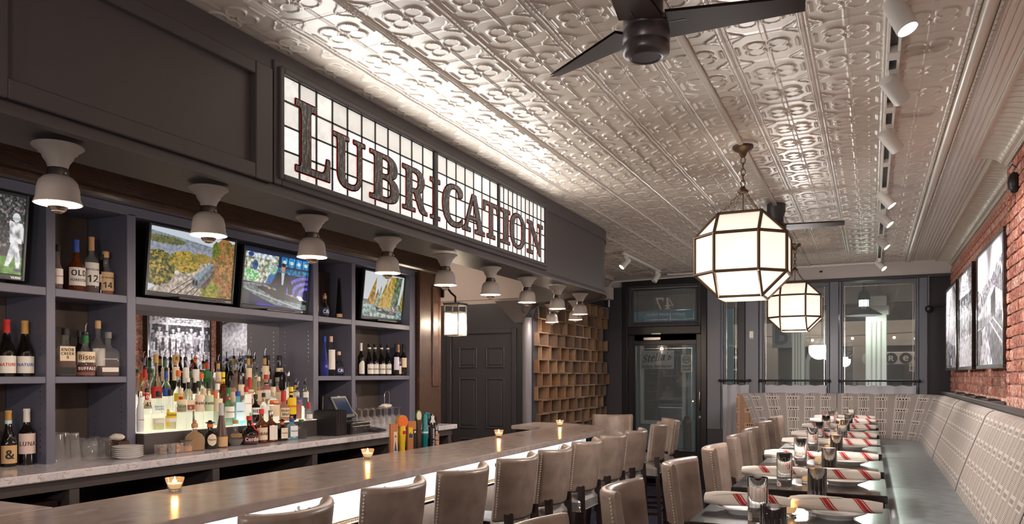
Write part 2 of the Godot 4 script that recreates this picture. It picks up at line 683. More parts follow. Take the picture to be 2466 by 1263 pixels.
	mat("curtain", Color8(186, 184, 190), 0.9, 0.0, {"backlight_enabled": true, "backlight": Color(0.35, 0.35, 0.38), "heightmap_enabled": true, "heightmap_texture": cloth, "heightmap_scale": 0.05, "uv1_triplanar": true, "uv1_scale": Vector3(6, 6, 6)})


func arc(c: Vector3, r: float, a0: float, a1: float, k: int) -> Array:
	var p := []
	for i in k + 1:
		var a := lerpf(a0, a1, float(i) / k)
		p.append(c + Vector3(cos(a) * r, 0, -sin(a) * r))
	return p


func rect(x0: float, y0: float, x1: float, y1: float) -> PackedVector2Array:
	return PackedVector2Array([Vector2(x0, y0), Vector2(x1, y0), Vector2(x1, y1), Vector2(x0, y1)])


func bx(x0: float, x1: float, y0: float, y1: float, z0: float, z1: float, b := 0.0) -> ArrayMesh:
	return MB.new().box(Vector3(x0 + x1, y0 + y1, z0 + z1) / 2, Vector3(absf(x1 - x0), absf(y1 - y0), absf(z1 - z0)), b).mesh()


func room() -> void:
	struct("floor", bx(-5.6, 1.2, -0.2, 0.0, 5.2, -11.0), mats.carpet, "dark violet blue carpet under the stools and tables")
	struct("wall_left", bx(-5.0, -4.5, 0, 3.3, 5.2, -6.62), mats.back_panel, "dark painted wall behind the back bar shelving")
	struct("wall_back", bx(-5.6, 1.2, 0, 3.3, 5.0, 5.2), mats.beige)
	# hall end of the room
	struct("wall_hall_side", bx(-5.6, -5.4, 0, 3.3, -6.62, -8.3), mats.beige)
	struct("wall_hall_near", bx(-5.6, -4.5, 0, 3.3, -6.5, -6.62), mats.beige)
	var w := struct("wall_hall", MB.new().box(Vector3(-4.5, 2.76, -8.15), Vector3(1.9, 0.58, 0.2)).mesh(), mats.beige, "beige upper wall over the dark hall door")
	part("dark_panelling", bx(-5.45, -3.56, 0, 2.47, -8.05, -8.25), mats.charcoal, w)
	part("rail", bx(-5.45, -3.56, 2.52, 2.55, -8.035, -8.05), mats.beige, w)
	struct("wall_crate_side", bx(-4.1, -3.86, 0, 3.3, -8.25, -11.0), mats.back_panel)


func ceiling() -> void:
	var c := struct("ceiling", bx(-5.6, 1.2, CEIL + 0.012, CEIL + 0.25, 5.2, -11.0), mats.tin, "pressed tin ceiling painted pale cream, quatrefoil panels in rows")
	# one pressed panel, x pitch 0.319, z pitch 0.302
	var px := 0.319
	var pz := 0.302
	var quat := func(x: float, z: float, s: float) -> float:
		var d := 9.0
		for q in [[1, 1], [1, -1], [-1, 1], [-1, -1]]:
			d = minf(d, Vector2(x - q[0] * 0.15 * s, z - q[1] * 0.105 * s).length() - 0.128 * s)
		return d
	var relief := func(u: float, w: float) -> float:
		var h := 0.0
		var eu := minf(u, 1.0 - u)
		var ew := minf(w, 1.0 - w)
		for b in [[0.0, 0.016, 1.0], [0.045, 0.011, 0.8]]:
			h += 0.009 * b[2] * exp(-pow((eu - b[0]) / b[1], 2.0))
		for b in [[0.0, 0.013, 0.55], [0.04, 0.009, 0.5]]:
			h += 0.005 * b[2] * exp(-pow((ew - b[0]) / b[1], 2.0))
		var x := u - 0.5
		var z := w - 0.5
		var d: float = quat.call(x, z, 1.0)
		h += 0.0065 * exp(-pow(d / 0.016, 2.0)) + (0.003 if d < 0.0 else 0.0)
		h += 0.005 * exp(-pow(Vector2(x, z).length() / 0.02, 2.0))
		var pc := Vector2(0.5 - absf(x), 0.5 - absf(z))
		var cd: float = pc.length() - 0.21 - 0.028 * cos(4.0 * pc.angle())
		h += 0.0055 * exp(-pow(cd / 0.017, 2.0)) * smoothstep(0.06, 0.09, eu) + (0.0018 if cd < 0.0 else 0.0)
		h += 0.002 * exp(-pow((Vector2(0.5 - absf(x), 0.5 - absf(z)).length() - 0.1) / 0.014, 2.0))
		# short double bars from the middle flower to the edges
		if absf(x) < 0.035 and absf(z) > 0.22:
			h += 0.004 * exp(-pow((absf(x) - 0.018) / 0.008, 2.0))
		# stepped blocks beside the long beads
		if absf(z) < 0.16 and eu < 0.13 and eu > 0.075:
			h += 0.006 * smoothstep(0.075, 0.085, eu) * (1.0 - smoothstep(0.12, 0.13, eu)) * (1.0 - smoothstep(0.14, 0.16, absf(z)))
		return h
	var b := MB.new()
	b.patch(64, 60, func(u, w): return Vector3((u - 0.5) * px, -relief.call(u, w), (w - 0.5) * pz), true)
	var tile := b.mesh()
	var more := []
	var k := 0
	for r in 31:
		var z := -1.663 - pz * r
		for q in 12:
			var x := -3.442 + px * (q + 0.5)
			if x < -2.6 and z > -6.7:
				continue
			if z - 0.15 < FRONT + 0.03:
				continue
			if k < 300:
				piece("ceiling_tile", k, tile, mats.tin, c).position = Vector3(x, CEIL + 0.011, z)
				k += 1
			else:
				more.append(Vector3(x, CEIL + 0.011, z))
	# the far corner and the rows over the camera, pressed of the same sheet
	for r in 8:
		for q in 9:
			more.append(Vector3(-3.442 + px * (q + 3.5), CEIL + 0.011, -1.663 + pz * (r + 1)))
	var mm := MultiMesh.new()
	mm.transform_format = MultiMesh.TRANSFORM_3D
	mm.mesh = tile
	mm.instance_count = more.size()
	for i in more.size():
		mm.set_instance_transform(i, Transform3D(Basis(), more[i]))
	var mi := MultiMeshInstance3D.new()
	mi.multimesh = mm
	mi.material_override = mats.tin
	mi.name = "ceiling_tile_field"
	mi.set_meta("kind", "stuff")
	c.add_child(mi)
	# right margin: half-round rope bead, plain strip, cove cornice
	var bead := PackedVector2Array()
	for i in 9:
		var a := PI * i / 8
		bead.append(Vector2(-cos(a) * 0.03, -sin(a) * 0.024))
	var rope := MB.new()
	rope.sweep(bead, [Vector3(0.418, CEIL + 0.012, 3.0), Vector3(0.418, CEIL + 0.012, FRONT)])
	for s in [-0.039, 0.039]:
		rope.box(Vector3(0.418 + s, CEIL + 0.006, -3.9), Vector3(0.012, 0.016, 13.8), 0.004)
	part("rope_bead", rope.mesh(), mats.tin_trim, c)
	var beads := MB.new()
	for i in 150:
		for s in [-0.039, 0.039]:
			beads.ball(Vector3(0.418 + s, CEIL - 0.003, -2.4 - i * 0.056), 0.006, 6)
	stuff("rope_beading", beads.mesh(), mats.tin_trim, c)
	var strip := MB.new()
	for i in 9:
		strip.box(Vector3(0.48 + i * 0.03, CEIL + 0.009, -3.9), Vector3(0.006, 0.008, 13.8))
	stuff("reeded_strip", strip.mesh(), mats.tin_trim, c)
	cornice("trim_1", [Vector3(0.9, CEIL + 0.012, -5.76), Vector3(0.9, CEIL + 0.012, FRONT)], 0.18, 0.085, "cove cornice with ribs along the brick wall")
	cornice("trim_2", [Vector3(0.805, CEIL + 0.012, 2.0), Vector3(0.805, CEIL + 0.012, -5.82)], 0.2, 0.085, "cornice breaking forward over the brick pier")
	cornice("trim_3", [Vector3(-3.86, CEIL + 0.012, FRONT + 0.05), Vector3(-3.86, CEIL + 0.012, -8.06)], 0.42, 0.19, "deep cove cornice over the wooden crates")


# cove cornice: path runs with the room on its left hand
func cornice(called: String, path: Array, out_: float, drop: float, label: String) -> void:
	var pf := PackedVector2Array([Vector2(0, 0), Vector2(0, -drop), Vector2(-out_ * 0.1, -drop), Vector2(-out_ * 0.12, -drop * 0.86), Vector2(-out_ * 0.2, -drop * 0.82)])
	for i in 9:
		var a := PI / 2 * i / 8
		pf.append(Vector2(-out_ * (0.22 + 0.64 * (1.0 - cos(a))), -drop * (0.8 - 0.56 * sin(a))))
	pf.append_array([Vector2(-out_ * 0.9, -drop * 0.3), Vector2(-out_, -drop * 0.28), Vector2(-out_, 0)])
	var m := struct(called, MB.new().sweep(pf, path).mesh(), mats.tin_trim, label)
	var rib := MB.new()
	var d: Vector3 = path[1] - path[0]
	var k := int(d.length() / 0.085)
	var rp := PackedVector2Array()
	for i in 9:
		var a := PI / 2 * i / 8
		rp.append(Vector2(-out_ * (0.22 + 0.64 * (1.0 - cos(a))), -drop * (0.8 - 0.56 * sin(a)) - 0.004))
	for i in range(8, -1, -1):
		rp.append(rp[i] + Vector2(0, 0.006))
	for i in k:
		var p: Vector3 = path[0] + d.normalized() * (0.04 + 0.085 * i)
		rib.sweep(rp, [p, p + d.normalized() * 0.012])
	for i in k * 2:
		var p: Vector3 = path[0] + d.normalized() * (0.02 + 0.0425 * i)
		var r := d.normalized().cross(Vector3.UP)
		rib.box(p + r * (-out_ * 0.05) + Vector3(0, -drop, 0), Vector3(0.012, 0.008, 0.028), 0.003)
	stuff("rib", rib.mesh(), mats.tin_trim, m)


func brick_wall() -> void:
	var w := struct("wall_right", bx(0.902, 1.2, 0, 3.3, 5.2, -11.0), mats.mortar, "bare red brick wall with pale mortar above the banquette")
	part("pier_core", bx(0.812, 0.91, 1.3, 2.99, -4.86, -5.74), mats.mortar, w)
	# irregular brick shapes: face towards -x
	var shapes := []
	for k in 4:
		for len_ in [0.2, 0.095]:
			var r := RandomNumberGenerator.new()
			r.seed = 100 + k
			var g := []
			for i in 6:
				g.append([r.randf_range(-0.004, 0.004), r.randf_range(-0.003, 0.003), r.randf_range(0.0, 0.006)])
			var b := MB.new()
			var hl: float = len_ / 2
			b.patch(5, 3, func(u, v2):
				var i := int(round(u * 5))
				var edge := 1.0 if u > 0.01 and u < 0.99 and v2 > 0.01 and v2 < 0.99 else 0.0
				return Vector3(-0.009 - edge * (0.004 + g[i][2] * 0.6), (v2 - 0.5) * 0.062 + g[i][1], (0.5 - u) * (len_ - 0.004) + g[i][0]), true)
			# returns to the mortar
			for e in 4:
				var p := []
				for t in 6:
					var u := t / 5.0
					var i := t
					if e == 0 or e == 1:
						p.append(Vector3(-0.009, (0.5 if e == 0 else -0.5) * 0.062 + g[i][1], (0.5 - u) * (len_ - 0.004) + g[i][0]))
				if e < 2:
					for t in 5:
						b.poly([p[t], p[t + 1], p[t + 1] + Vector3(0.03, 0, 0), p[t] + Vector3(0.03, 0, 0)], Vector3(0, 1 if e == 0 else -1, 0))
				else:
					var sgn := 1.0 if e == 2 else -1.0
					var gi: Array = g[0 if e == 2 else 5]
					var a := Vector3(-0.009, 0.031 + gi[1], sgn * (hl - 0.002) + gi[0])
					var d := Vector3(-0.009, -0.031 + gi[1], sgn * (hl - 0.002) + gi[0])
					b.poly([a, d, d + Vector3(0.03, 0, 0), a + Vector3(0.03, 0, 0)], Vector3(0, 0, sgn))
			shapes.append(b.mesh())
	var far := []
	var k := 0
	for course in 29:
		var y := 0.97 + 0.074 * course
		if y > 2.96:
			break
		var z := -5.8 - (0.105 if course % 2 == 0 else 0.0)
		var heads := course % 6 == 3
		while z > FRONT + 0.1:
			var l := 0.107 if heads else 0.212
			var pos := Vector3(0.898, y, z - l / 2)
			var hid := y < 1.4
			for q in [[-5.8, -7.3], [-7.52, -8.76], [-8.88, -10.15]]:
				if y > 1.76 and y < 2.5 and pos.z < q[0] - 0.1 and pos.z > q[1] + 0.1:
					hid = true
			if not hid:
				if k < 190:
					var o := piece("brick", k, shapes[(rng.randi() % 4) * 2 + (1 if heads else 0)], mats["brick%d" % (rng.randi() % 7)], w)
					o.position = pos + Vector3(rng.randf_range(-0.003, 0.003), 0, 0)
					o.rotation.x = rng.randf_range(-0.012, 0.012)
					k += 1
				else:
					far.append([pos, heads])
			z -= l
	# pier: bricks on its face
	for course in 29:
		var y := 1.3 + 0.074 * course
		if y > 2.95:
			break
		var z := -4.88 - (0.107 if course % 2 == 0 else 0.0)
		if course % 2 == 0:
			var o2 := piece("brick", k, shapes[(rng.randi() % 4) * 2 + 1], mats["brick%d" % (rng.randi() % 7)], w)
			o2.position = Vector3(0.808, y, -4.93)
			k += 1
		while z > -5.74:
			var l := 0.212 if z - 0.212 > -5.76 else 0.107
			var o := piece("brick", k, shapes[(rng.randi() % 4) * 2 + (1 if l < 0.2 else 0)], mats["brick%d" % (rng.randi() % 7)], w)
			o.position = Vector3(0.808 + rng.randf_range(-0.003, 0.003), y, z - l / 2)
			k += 1
			z -= l
	for h in 2:
		for q in 4:
			var sel := far.filter(func(f): return (1 if f[1] else 0) == h and int(absf(f[0].z) * 37.0 + f[0].y * 91.0) % 4 == q)
			if sel.is_empty():
				continue
			var mm := MultiMesh.new()
			mm.transform_format = MultiMesh.TRANSFORM_3D
			mm.mesh = shapes[q * 2 + h]
			mm.instance_count = sel.size()
			for i in sel.size():
				mm.set_instance_transform(i, Transform3D(Basis(), sel[i][0]))
			var mi := MultiMeshInstance3D.new()
			mi.multimesh = mm
			mi.material_override = mats["brick%d" % ((q * 2 + h) % 7)]
			mi.name = "brick_field" if h + q == 0 else "brick_field_%03d" % (h * 4 + q)
			mi.set_meta("kind", "stuff")
			w.add_child(mi)
	# iron wall bracket on the pier
	var br := thing("wall_bracket", "black cast iron bracket bolted high on the brick pier", "bracket", Vector3(0.79, 2.78, -5.42))
	part("boss", MB.new().ball(Vector3(-0.012, 0, 0), 0.035, 12, 1.9).mesh(), mats.black, br)
	part("spike", MB.new().tube([Vector3(0, 0.09, 0.0), Vector3(-0.03, 0.095, 0.07), Vector3(-0.03, 0.095, -0.06)], 0.004, 6).mesh(), mats.black, br)


func frame_mb(b: MB, x0: float, x1: float, y0: float, y1: float, z: float, wd: float, d: float, bev := 0.004) -> MB:
	b.box(Vector3(x0 + wd / 2, (y0 + y1) / 2, z), Vector3(wd, y1 - y0, d), bev)
	b.box(Vector3(x1 - wd / 2, (y0 + y1) / 2, z), Vector3(wd, y1 - y0, d), bev)
	b.box(Vector3((x0 + x1) / 2, y0 + wd / 2, z), Vector3(x1 - x0 - 2 * wd, wd, d), bev)
	b.box(Vector3((x0 + x1) / 2, y1 - wd / 2, z), Vector3(x1 - x0 - 2 * wd, wd, d), bev)
	return b


func foil(x0: float, x1: float, y0: float, y1: float, z: float, parent: Node, sides := "lrtb") -> void:
	var b := MB.new()
	var t := 0.008
	if "l" in sides:
		b.box(Vector3(x0, (y0 + y1) / 2, z), Vector3(t, y1 - y0, 0.003))
	if "r" in sides:
		b.box(Vector3(x1, (y0 + y1) / 2, z), Vector3(t, y1 - y0, 0.003))
	if "t" in sides:
		b.box(Vector3((x0 + x1) / 2, y1, z), Vector3(x1 - x0, t, 0.003))
	if "b" in sides:
		b.box(Vector3((x0 + x1) / 2, y0, z), Vector3(x1 - x0, t, 0.003))
	for c in [[x0, y0], [x1, y0], [x0, y1], [x1, y1]]:
		b.box(Vector3(c[0], c[1], z + 0.002), Vector3(0.018, 0.018, 0.006), 0.002)
	part("foil_tape", b.mesh(), mats.nickel, parent)


func storefront() -> void:
	var z := FRONT
	var w := struct("wall_front", bx(-5.6, 1.2, 2.875, 3.3, z, z - 0.25), mats.plaster, "pale plaster header band over the storefront windows")
	part("spandrel", bx(-2.088, 1.2, 0, 0.85, z, z - 0.2), mats.charcoal, w)
	part("side_panel", bx(-4.1, -3.317, 0, 2.9, z + 0.05, z - 0.2), mats.charcoal, w)
	part("corner_panel", bx(0.64, 1.2, 0.85, 2.875, z - 0.03, z - 0.2), mats.black_satin, w)
	part("header_trim", bx(-2.06, 0.9, 2.84, 2.878, z + 0.03, z - 0.1, 0.008), mats.charcoal, w)
	for q in [[-2.088, -1.9], [-1.568, -1.392], [-0.495, -0.384], [0.545, 0.64]]:
		part("pier", bx(q[0], q[1], 0.85, 2.85, z + 0.02, z - 0.16, 0.008), mats.steel_paint, w)
	for q in [[-1.9, -1.873], [-1.665, -1.575], [-1.385, -1.345], [-0.524, -0.5], [-0.38, -0.355], [0.52, 0.54]]:
		part("window_stop", bx(q[0], q[1], 0.85, 2.85, z - 0.005, z - 0.12, 0.005), mats.charcoal if q[0] < -1.6 and q[0] > -1.7 else mats.steel_paint, w)
	part("ceiling_pipe", MB.new().tube([Vector3(-3.5, 2.62, z + 0.1), Vector3(-3.5, 2.93, z + 0.1), Vector3(-3.44, 2.99, z + 0.1), Vector3(-2.8, 3.0, z + 0.1), Vector3(-2.1, 3.02, z + 0.1)], 0.014, 8).mesh(), mats.white_paint, w)
	part("conduit_run", MB.new().tube([Vector3(-2.6, 3.035, z + 0.22), Vector3(0.1, 3.035, z + 0.22)], 0.016, 8).mesh(), mats.white_paint, w)
	part("junction_box", bx(-3.62, -3.42, 2.72, 2.9, z + 0.12, z + 0.3, 0.006), mats.plaster, w)
	# windows
	var k := 0
	for q in [[-1.873, -1.665], [-1.345, -0.524], [-0.355, 0.52]]:
		k += 1
		var wn := struct("window_%d" % k, frame_mb(MB.new(), q[0], q[1], 0.85, 2.85, z - 0.08, 0.02, 0.03).mesh(), mats.steel_paint, ["narrow sidelight window beside the door", "large shop window behind the farther lantern", "large shop window nearest the brick wall"][k - 1])
		part("pane", bx(q[0] + 0.015, q[1] - 0.015, 0.87, 2.83, z - 0.078, z - 0.082), mats.window_glass, wn)
		foil(q[0] + 0.04, q[1] - 0.04, 1.2, 2.78, z - 0.074, wn, "lrt" if k == 1 else ("lr" if k == 2 else "lrt"))
	# door with transom
	var d := struct("door_1", frame_mb(MB.new(), -3.317, -2.088, -0.05, 3.0, z - 0.03, 0.08, 0.16, 0.006).mesh(), mats.black_satin, "black glazed entrance door under a wide transom")
	part("transom_bar", bx(-3.237, -2.168, 2.2, 2.32, z + 0.05, z - 0.1, 0.01), mats.black_satin, d)
	var tb := frame_mb(MB.new(), -3.24, -2.165, 2.31, 2.93, z - 0.02, 0.05, 0.08, 0.008)
	frame_mb(tb, -3.2, -2.205, 2.35, 2.89, z - 0.035, 0.04, 0.05, 0.006)
	part("transom_frame", tb.mesh(), mats.charcoal, d)
	var tg := part("transom_pane", bx(-3.165, -2.24, 2.38, 2.86, z - 0.048, z - 0.052), mats.window_glass, d)
	foil(-3.11, -2.29, 2.42, 2.85, z - 0.044, d, "lrb")
	# gilt lettering on the street side of the transom, so it reads backwards from indoors
	var tx := MB.new()
	tx.xf = Transform3D(Basis(Vector3(-1, 0, 0), Vector3(0, 1, 0), Vector3(0, 0, -1)), Vector3(-2.7, 0, z - 0.053))
	text_mb(tx, "NORTH FRONT STREET", -0.285, 0.285, 2.475, 2.512)
	text_mb(tx, "47", -0.12, 0.14, 2.57, 2.74, 0.0006, true, true)
	part("transom_lettering", tx.mesh(), mats.plaster, tg)
	var leaf := frame_mb(MB.new(), -3.235, -2.147, 0.02, 2.2, z - 0.03, 0.09, 0.05, 0.005)
	leaf.box(Vector3(-2.69, 2.13, z - 0.03), Vector3(0.91, 0.14, 0.05), 0.005)
	leaf.box(Vector3(-2.69, 0.28, z - 0.03), Vector3(0.91, 0.48, 0.05), 0.005)
	frame_mb(leaf, -3.148, -2.234, 0.505, 2.065, z - 0.03, 0.02, 0.065, 0.004)
	var lf := part("door_leaf", leaf.mesh(), mats.black_satin, d)
	part("glass", bx(-3.13, -2.25, 0.52, 2.05, z - 0.028, z - 0.032), mats.window_glass, lf)
	foil(-3.06, -2.31, 0.56, 2.0, z - 0.024, lf)
	part("mail_slot", bx(-2.82, -2.58, 0.27, 0.33, z + 0.0, z - 0.004, 0.001), mats.nickel, lf)
	var h := MB.new()
	h.tube([Vector3(-2.185, 1.12, z - 0.004), Vector3(-2.185, 1.12, z + 0.05), Vector3(-2.185, 1.38, z + 0.05), Vector3(-2.185, 1.38, z - 0.004)], 0.009, 8)
	part("pull_handle", h.mesh(), mats.nickel, lf)
	part("lock", MB.new().lathe([Vector2(0, 0.02), Vector2(0.02, 0.02), Vector2(0.028, 0.0)], 14).mesh(), mats.nickel, lf).transform = Transform3D(Basis(Vector3.RIGHT, PI / 2), Vector3(-2.185, 1.02, z - 0.004))
	var cl := MB.new()
	cl.box(Vector3(-2.87, 2.14, z + 0.025), Vector3(0.26, 0.055, 0.06), 0.01)
	cl.box(Vector3(-2.8, 2.21, z + 0.06), Vector3(0.14, 0.022, 0.02), 0.004)
	part("door_closer", cl.mesh(), mats.nickel, d)
	for y in [0.35, 1.2, 1.95]:
		part("hinge", MB.new().tube([Vector3(-3.24, y - 0.05, z + 0.0), Vector3(-3.24, y + 0.05, z + 0.0)], 0.009, 8).mesh(), mats.black, d)
	# cafe curtains on rods
	k = 0
	for q in [[-1.9, -1.5], [-1.36, -0.5], [-0.37, 0.54]]:
		var rd := MB.new()
		rd.tube([Vector3(q[0], 1.54, z + 0.075), Vector3(q[1], 1.54, z + 0.075)], 0.013, 10)
		for e in 2:
			rd.ball(Vector3(q[e], 1.54, z + 0.075), 0.022, 10)
			rd.tube([Vector3(q[e], 1.54, z + 0.075), Vector3(q[e], 1.54, z - 0.0)], 0.008, 6)
		var rod := part("curtain_rod", rd.mesh(), mats.black, self)
		tag(rod, ["short black curtain rod of the sidelight beside the door", "long black curtain rod across the middle window", "long black curtain rod of the window nearest the brick"][k], "curtain rod")
		var c := thing("cafe_curtain", ["narrow grey linen half curtain beside the door", "grey half curtain under the middle window rod", "grey half curtain of the window nearest the brick"][k], "curtain", Vector3(0, 0, 0))
		var x0: float = q[0] + (0.04 if k == 0 else 0.06)
		var x1: float = q[1] - (0.01 if k == 0 else 0.03)
		var fr := 46.0 if k == 0 else 30.0
		part("cloth", MB.new().patch(60, 10, func(u, v):
			var x := lerpf(x0, x1, u)
			var y = lerpf(1.475, 0.45, v) + 0.006 * sin(x * 40.0) * (1.0 - v)
			return Vector3(x, y, z + 0.075 + (0.012 + 0.012 * v) * sin(x * fr + 2.0 * v) + 0.006 * sin(x * fr * 0.4)), true).mesh(), mats.curtain, c)
		part("hem", MB.new().patch(60, 1, func(u, v):
			var x := lerpf(x0, x1, u)
			return Vector3(x, lerpf(1.478, 1.435, v) + 0.006 * sin(x * 40.0), z + 0.079 + 0.012 * sin(x * fr) + 0.006 * sin(x * fr * 0.4)), true).mesh(), mats.curtain, c)
		var rn := int((x1 - x0) / 0.12) + 1
		for i in rn:
			var x := lerpf(x0 + 0.01, x1 - 0.01, float(i) / (rn - 1))
			var p := []
			for t in 13:
				var a := TAU * t / 12
				p.append(Vector3(x + 0.004 * sin(a), 1.522 + 0.036 * cos(a), z + 0.075 + 0.02 * sin(a)))
			part("curtain_ring", MB.new().tube(p, 0.002, 5).mesh(), mats.black, c)
		k += 1
	# small fittings
	var th := thing("thermostat", "small white thermostat on the grey pier", "thermostat", Vector3(-1.485, 2.17, z + 0.02))
	part("case", MB.new().box(Vector3(0, 0, 0.014), Vector3(0.058, 0.1, 0.028), 0.01).mesh(), mats.enamel, th)
	part("base", MB.new().box(Vector3(0, -0.006, 0.004), Vector3(0.064, 0.108, 0.008), 0.003).mesh(), mats.plaster, th)
	var se := thing("wall_sensor", "small dark round sensor on the plaster header", "sensor", Vector3(-0.6, 2.985, z))
	part("cap", MB.new().ball(Vector3(0, 0, 0.004), 0.022, 10, 0.6).mesh(), mats.black, se)
	var cm := thing("camera_dome", "black dome camera with a bracket by the corner panel", "camera", Vector3(0.65, 2.43, z + 0.1))
	part("arm", MB.new().box(Vector3(0.07, 0.045, -0.05), Vector3(0.18, 0.02, 0.05), 0.004).mesh(), mats.black_satin, cm)
	part("dome", MB.new().lathe([Vector2(0, -0.045), Vector2(0.03, -0.035), Vector2(0.045, -0.01), Vector2(0.048, 0.02), Vector2(0.04, 0.04), Vector2(0, 0.042)], 16).mesh(), mats.black_satin, cm)
	part("cable", MB.new().tube([Vector3(0, -0.03, -0.05), Vector3(0.012, -0.2, -0.09), Vector3(-0.008, -0.5, -0.09), Vector3(0.01, -0.8, -0.09), Vector3(-0.02, -1.0, -0.09)], 0.005, 6).mesh(), mats.charcoal, cm)
	part("conduit", MB.new().tube([Vector3(0.0, 0.04, -0.075), Vector3(0.0, 0.42, -0.075)], 0.011, 8).mesh(), mats.steel_paint, cm)


func valance() -> void:
	var v := thing("bar_canopy", "dark painted bulkhead curving over the bar with recessed panels", "bulkhead")
	var path := [Vector3(-2.385, 0, 2.0)] + arc(Vector3(-3.4, 0, -7.0), 1.015, 0, PI / 2, 20) + [Vector3(-3.5, 0, -8.015)]
	part("body", MB.new().sweep(rect(-0.34, 2.425, 0.0, CEIL + 0.005), path).mesh(), mats.slate_dark, v)
	part("top_band", MB.new().sweep(rect(-0.01, 2.955, 0.014, CEIL + 0.004), path).mesh(), mats.slate_dark, v)
	part("bottom_lip", MB.new().sweep(PackedVector2Array([Vector2(-0.02, 2.41), Vector2(0.02, 2.41), Vector2(0.022, 2.425), Vector2(0.014, 2.45), Vector2(0.0, 2.456), Vector2(-0.02, 2.456)]), path).mesh(), mats.slate_dark, v)
	# applied rails and stiles leave recessed panels
	var pz := [2.0, 0.42, -1.05, -1.41, -2.43, -2.5]
	for q in [[2.0, 1.7], [0.4, 0.1], [-1.15, -1.41], [-2.43, -2.53]]:
		part("stile", bx(-2.39, -2.355, 2.456, 2.955, q[0], q[1], 0.004), mats.slate_dark, v)
	for q in [[1.7, 0.4], [0.1, -1.15], [-1.41, -2.43]]:
		part("rail", bx(-2.39, -2.356, 2.9, 2.954, q[0] - 0.001, q[1] + 0.001, 0.004), mats.slate_dark, v)
		part("rail", bx(-2.39, -2.356, 2.457, 2.52, q[0] - 0.001, q[1] + 0.001, 0.004), mats.slate_dark, v)
	# dark corbel at the head of the pipe column
	var co := thing("corbel", "dark sloping corbel between the pipe column and the bulkhead", "corbel")
	part("block", MB.new().prism(PackedVector2Array([Vector2(-3.98, 2.48), Vector2(-3.5, 2.48), Vector2(-3.5, 2.4), Vector2(-3.64, 2.22), Vector2(-3.72, 2.22)]), -8.04, -7.9).mesh(), mats.slate_dark, co)
	# bell lamps under the bulkhead
	var spots := []
	for i in 8:
		spots.append(Vector3(-2.53, 2.409, -1.68 - 0.655 * i))
	spots.append_array([Vector3(-2.56, 2.409, -6.93), Vector3(-2.86, 2.409, -7.6), Vector3(-3.24, 2.409, -7.86)])
	spots.append(Vector3(-2.53, 2.409, -1.03))
	var lamp := bell_lamp()
	for i in spots.size():
		var l := "bell lamp under the bulkhead, %s" % ["above the football screen bay, nearest to the camera", "above the train screen", "above the newsreader screen", "above the sailing boats screen", "first one past the oak column", "third from the curved end of the straight row", "second from the curved end of the straight row", "last one of the straight row", "at the start of the bulkhead's curve", "second on the curve beside the crates", "hanging at the crates end of the curve", "out over the near end of the bar"][i]
		if i == 0:
			lamp.position = spots[0]
			tag(lamp, "small cream " + l, "lamp", "bell lamps along the bulkhead")
		else:
			dup(lamp, spots[i], 0.0, "small cream " + l)
		omni(spots[i] + Vector3(0, -0.198, 0), 0.42, Color(1.0, 0.9, 0.82), 0.025, self, "bell_light")


func bell_lamp() -> Node3D:
	var l := thing("bell_lamp", "", "lamp")
	part("canopy", MB.new().lathe([Vector2(0, 0), Vector2(0.079, 0), Vector2(0.081, -0.006), Vector2(0.074, -0.012), Vector2(0.066, -0.014), Vector2(0.06, -0.026), Vector2(0.052, -0.03), Vector2(0.046, -0.046), Vector2(0.036, -0.06), Vector2(0.03, -0.078), Vector2(0, -0.078)].duplicate(), 28).mesh(), mats.porcelain, l)
	var nk := MB.new().lathe([Vector2(0, -0.076), Vector2(0.031, -0.078), Vector2(0.034, -0.09), Vector2(0.037, -0.104), Vector2(0.033, -0.108), Vector2(0, -0.108)], 20)
	nk.ball(Vector3(0.04, -0.1, 0), 0.006, 6)
	part("socket", nk.mesh(), mats.nickel, l)
	var bell := part("bell", MB.new().lathe([Vector2(0.028, -0.104), Vector2(0.046, -0.11), Vector2(0.06, -0.126), Vector2(0.066, -0.15), Vector2(0.068, -0.18), Vector2(0.074, -0.196), Vector2(0.076, -0.2)].map(func(q): return q), 32).mesh(), mats.porcelain, l)
	part("lining", MB.new().lathe([Vector2(0.0765, -0.2), Vector2(0.073, -0.2012), Vector2(0.064, -0.18), Vector2(0.062, -0.15), Vector2(0.056, -0.128), Vector2(0.044, -0.115), Vector2(0.0, -0.11)], 32).mesh(), mats.bell_white, bell)
	var bulb := part("bulb", MB.new().ball(Vector3(0, -0.2, 0), 0.033, 20).mesh(), mat("bulb_glow", Color8(255, 225, 200), 0.1, 0.0, {"emission_enabled": true, "emission": Color8(255, 214, 178), "emission_energy_multiplier": 0.55}), l)
	part("silver_tip", MB.new().lathe([Vector2(0.0, -0.2345), Vector2(0.014, -0.231), Vector2(0.025, -0.222), Vector2(0.0315, -0.212), Vector2(0.03, -0.212)], 20).mesh(), mats.nickel, bulb)
	return l


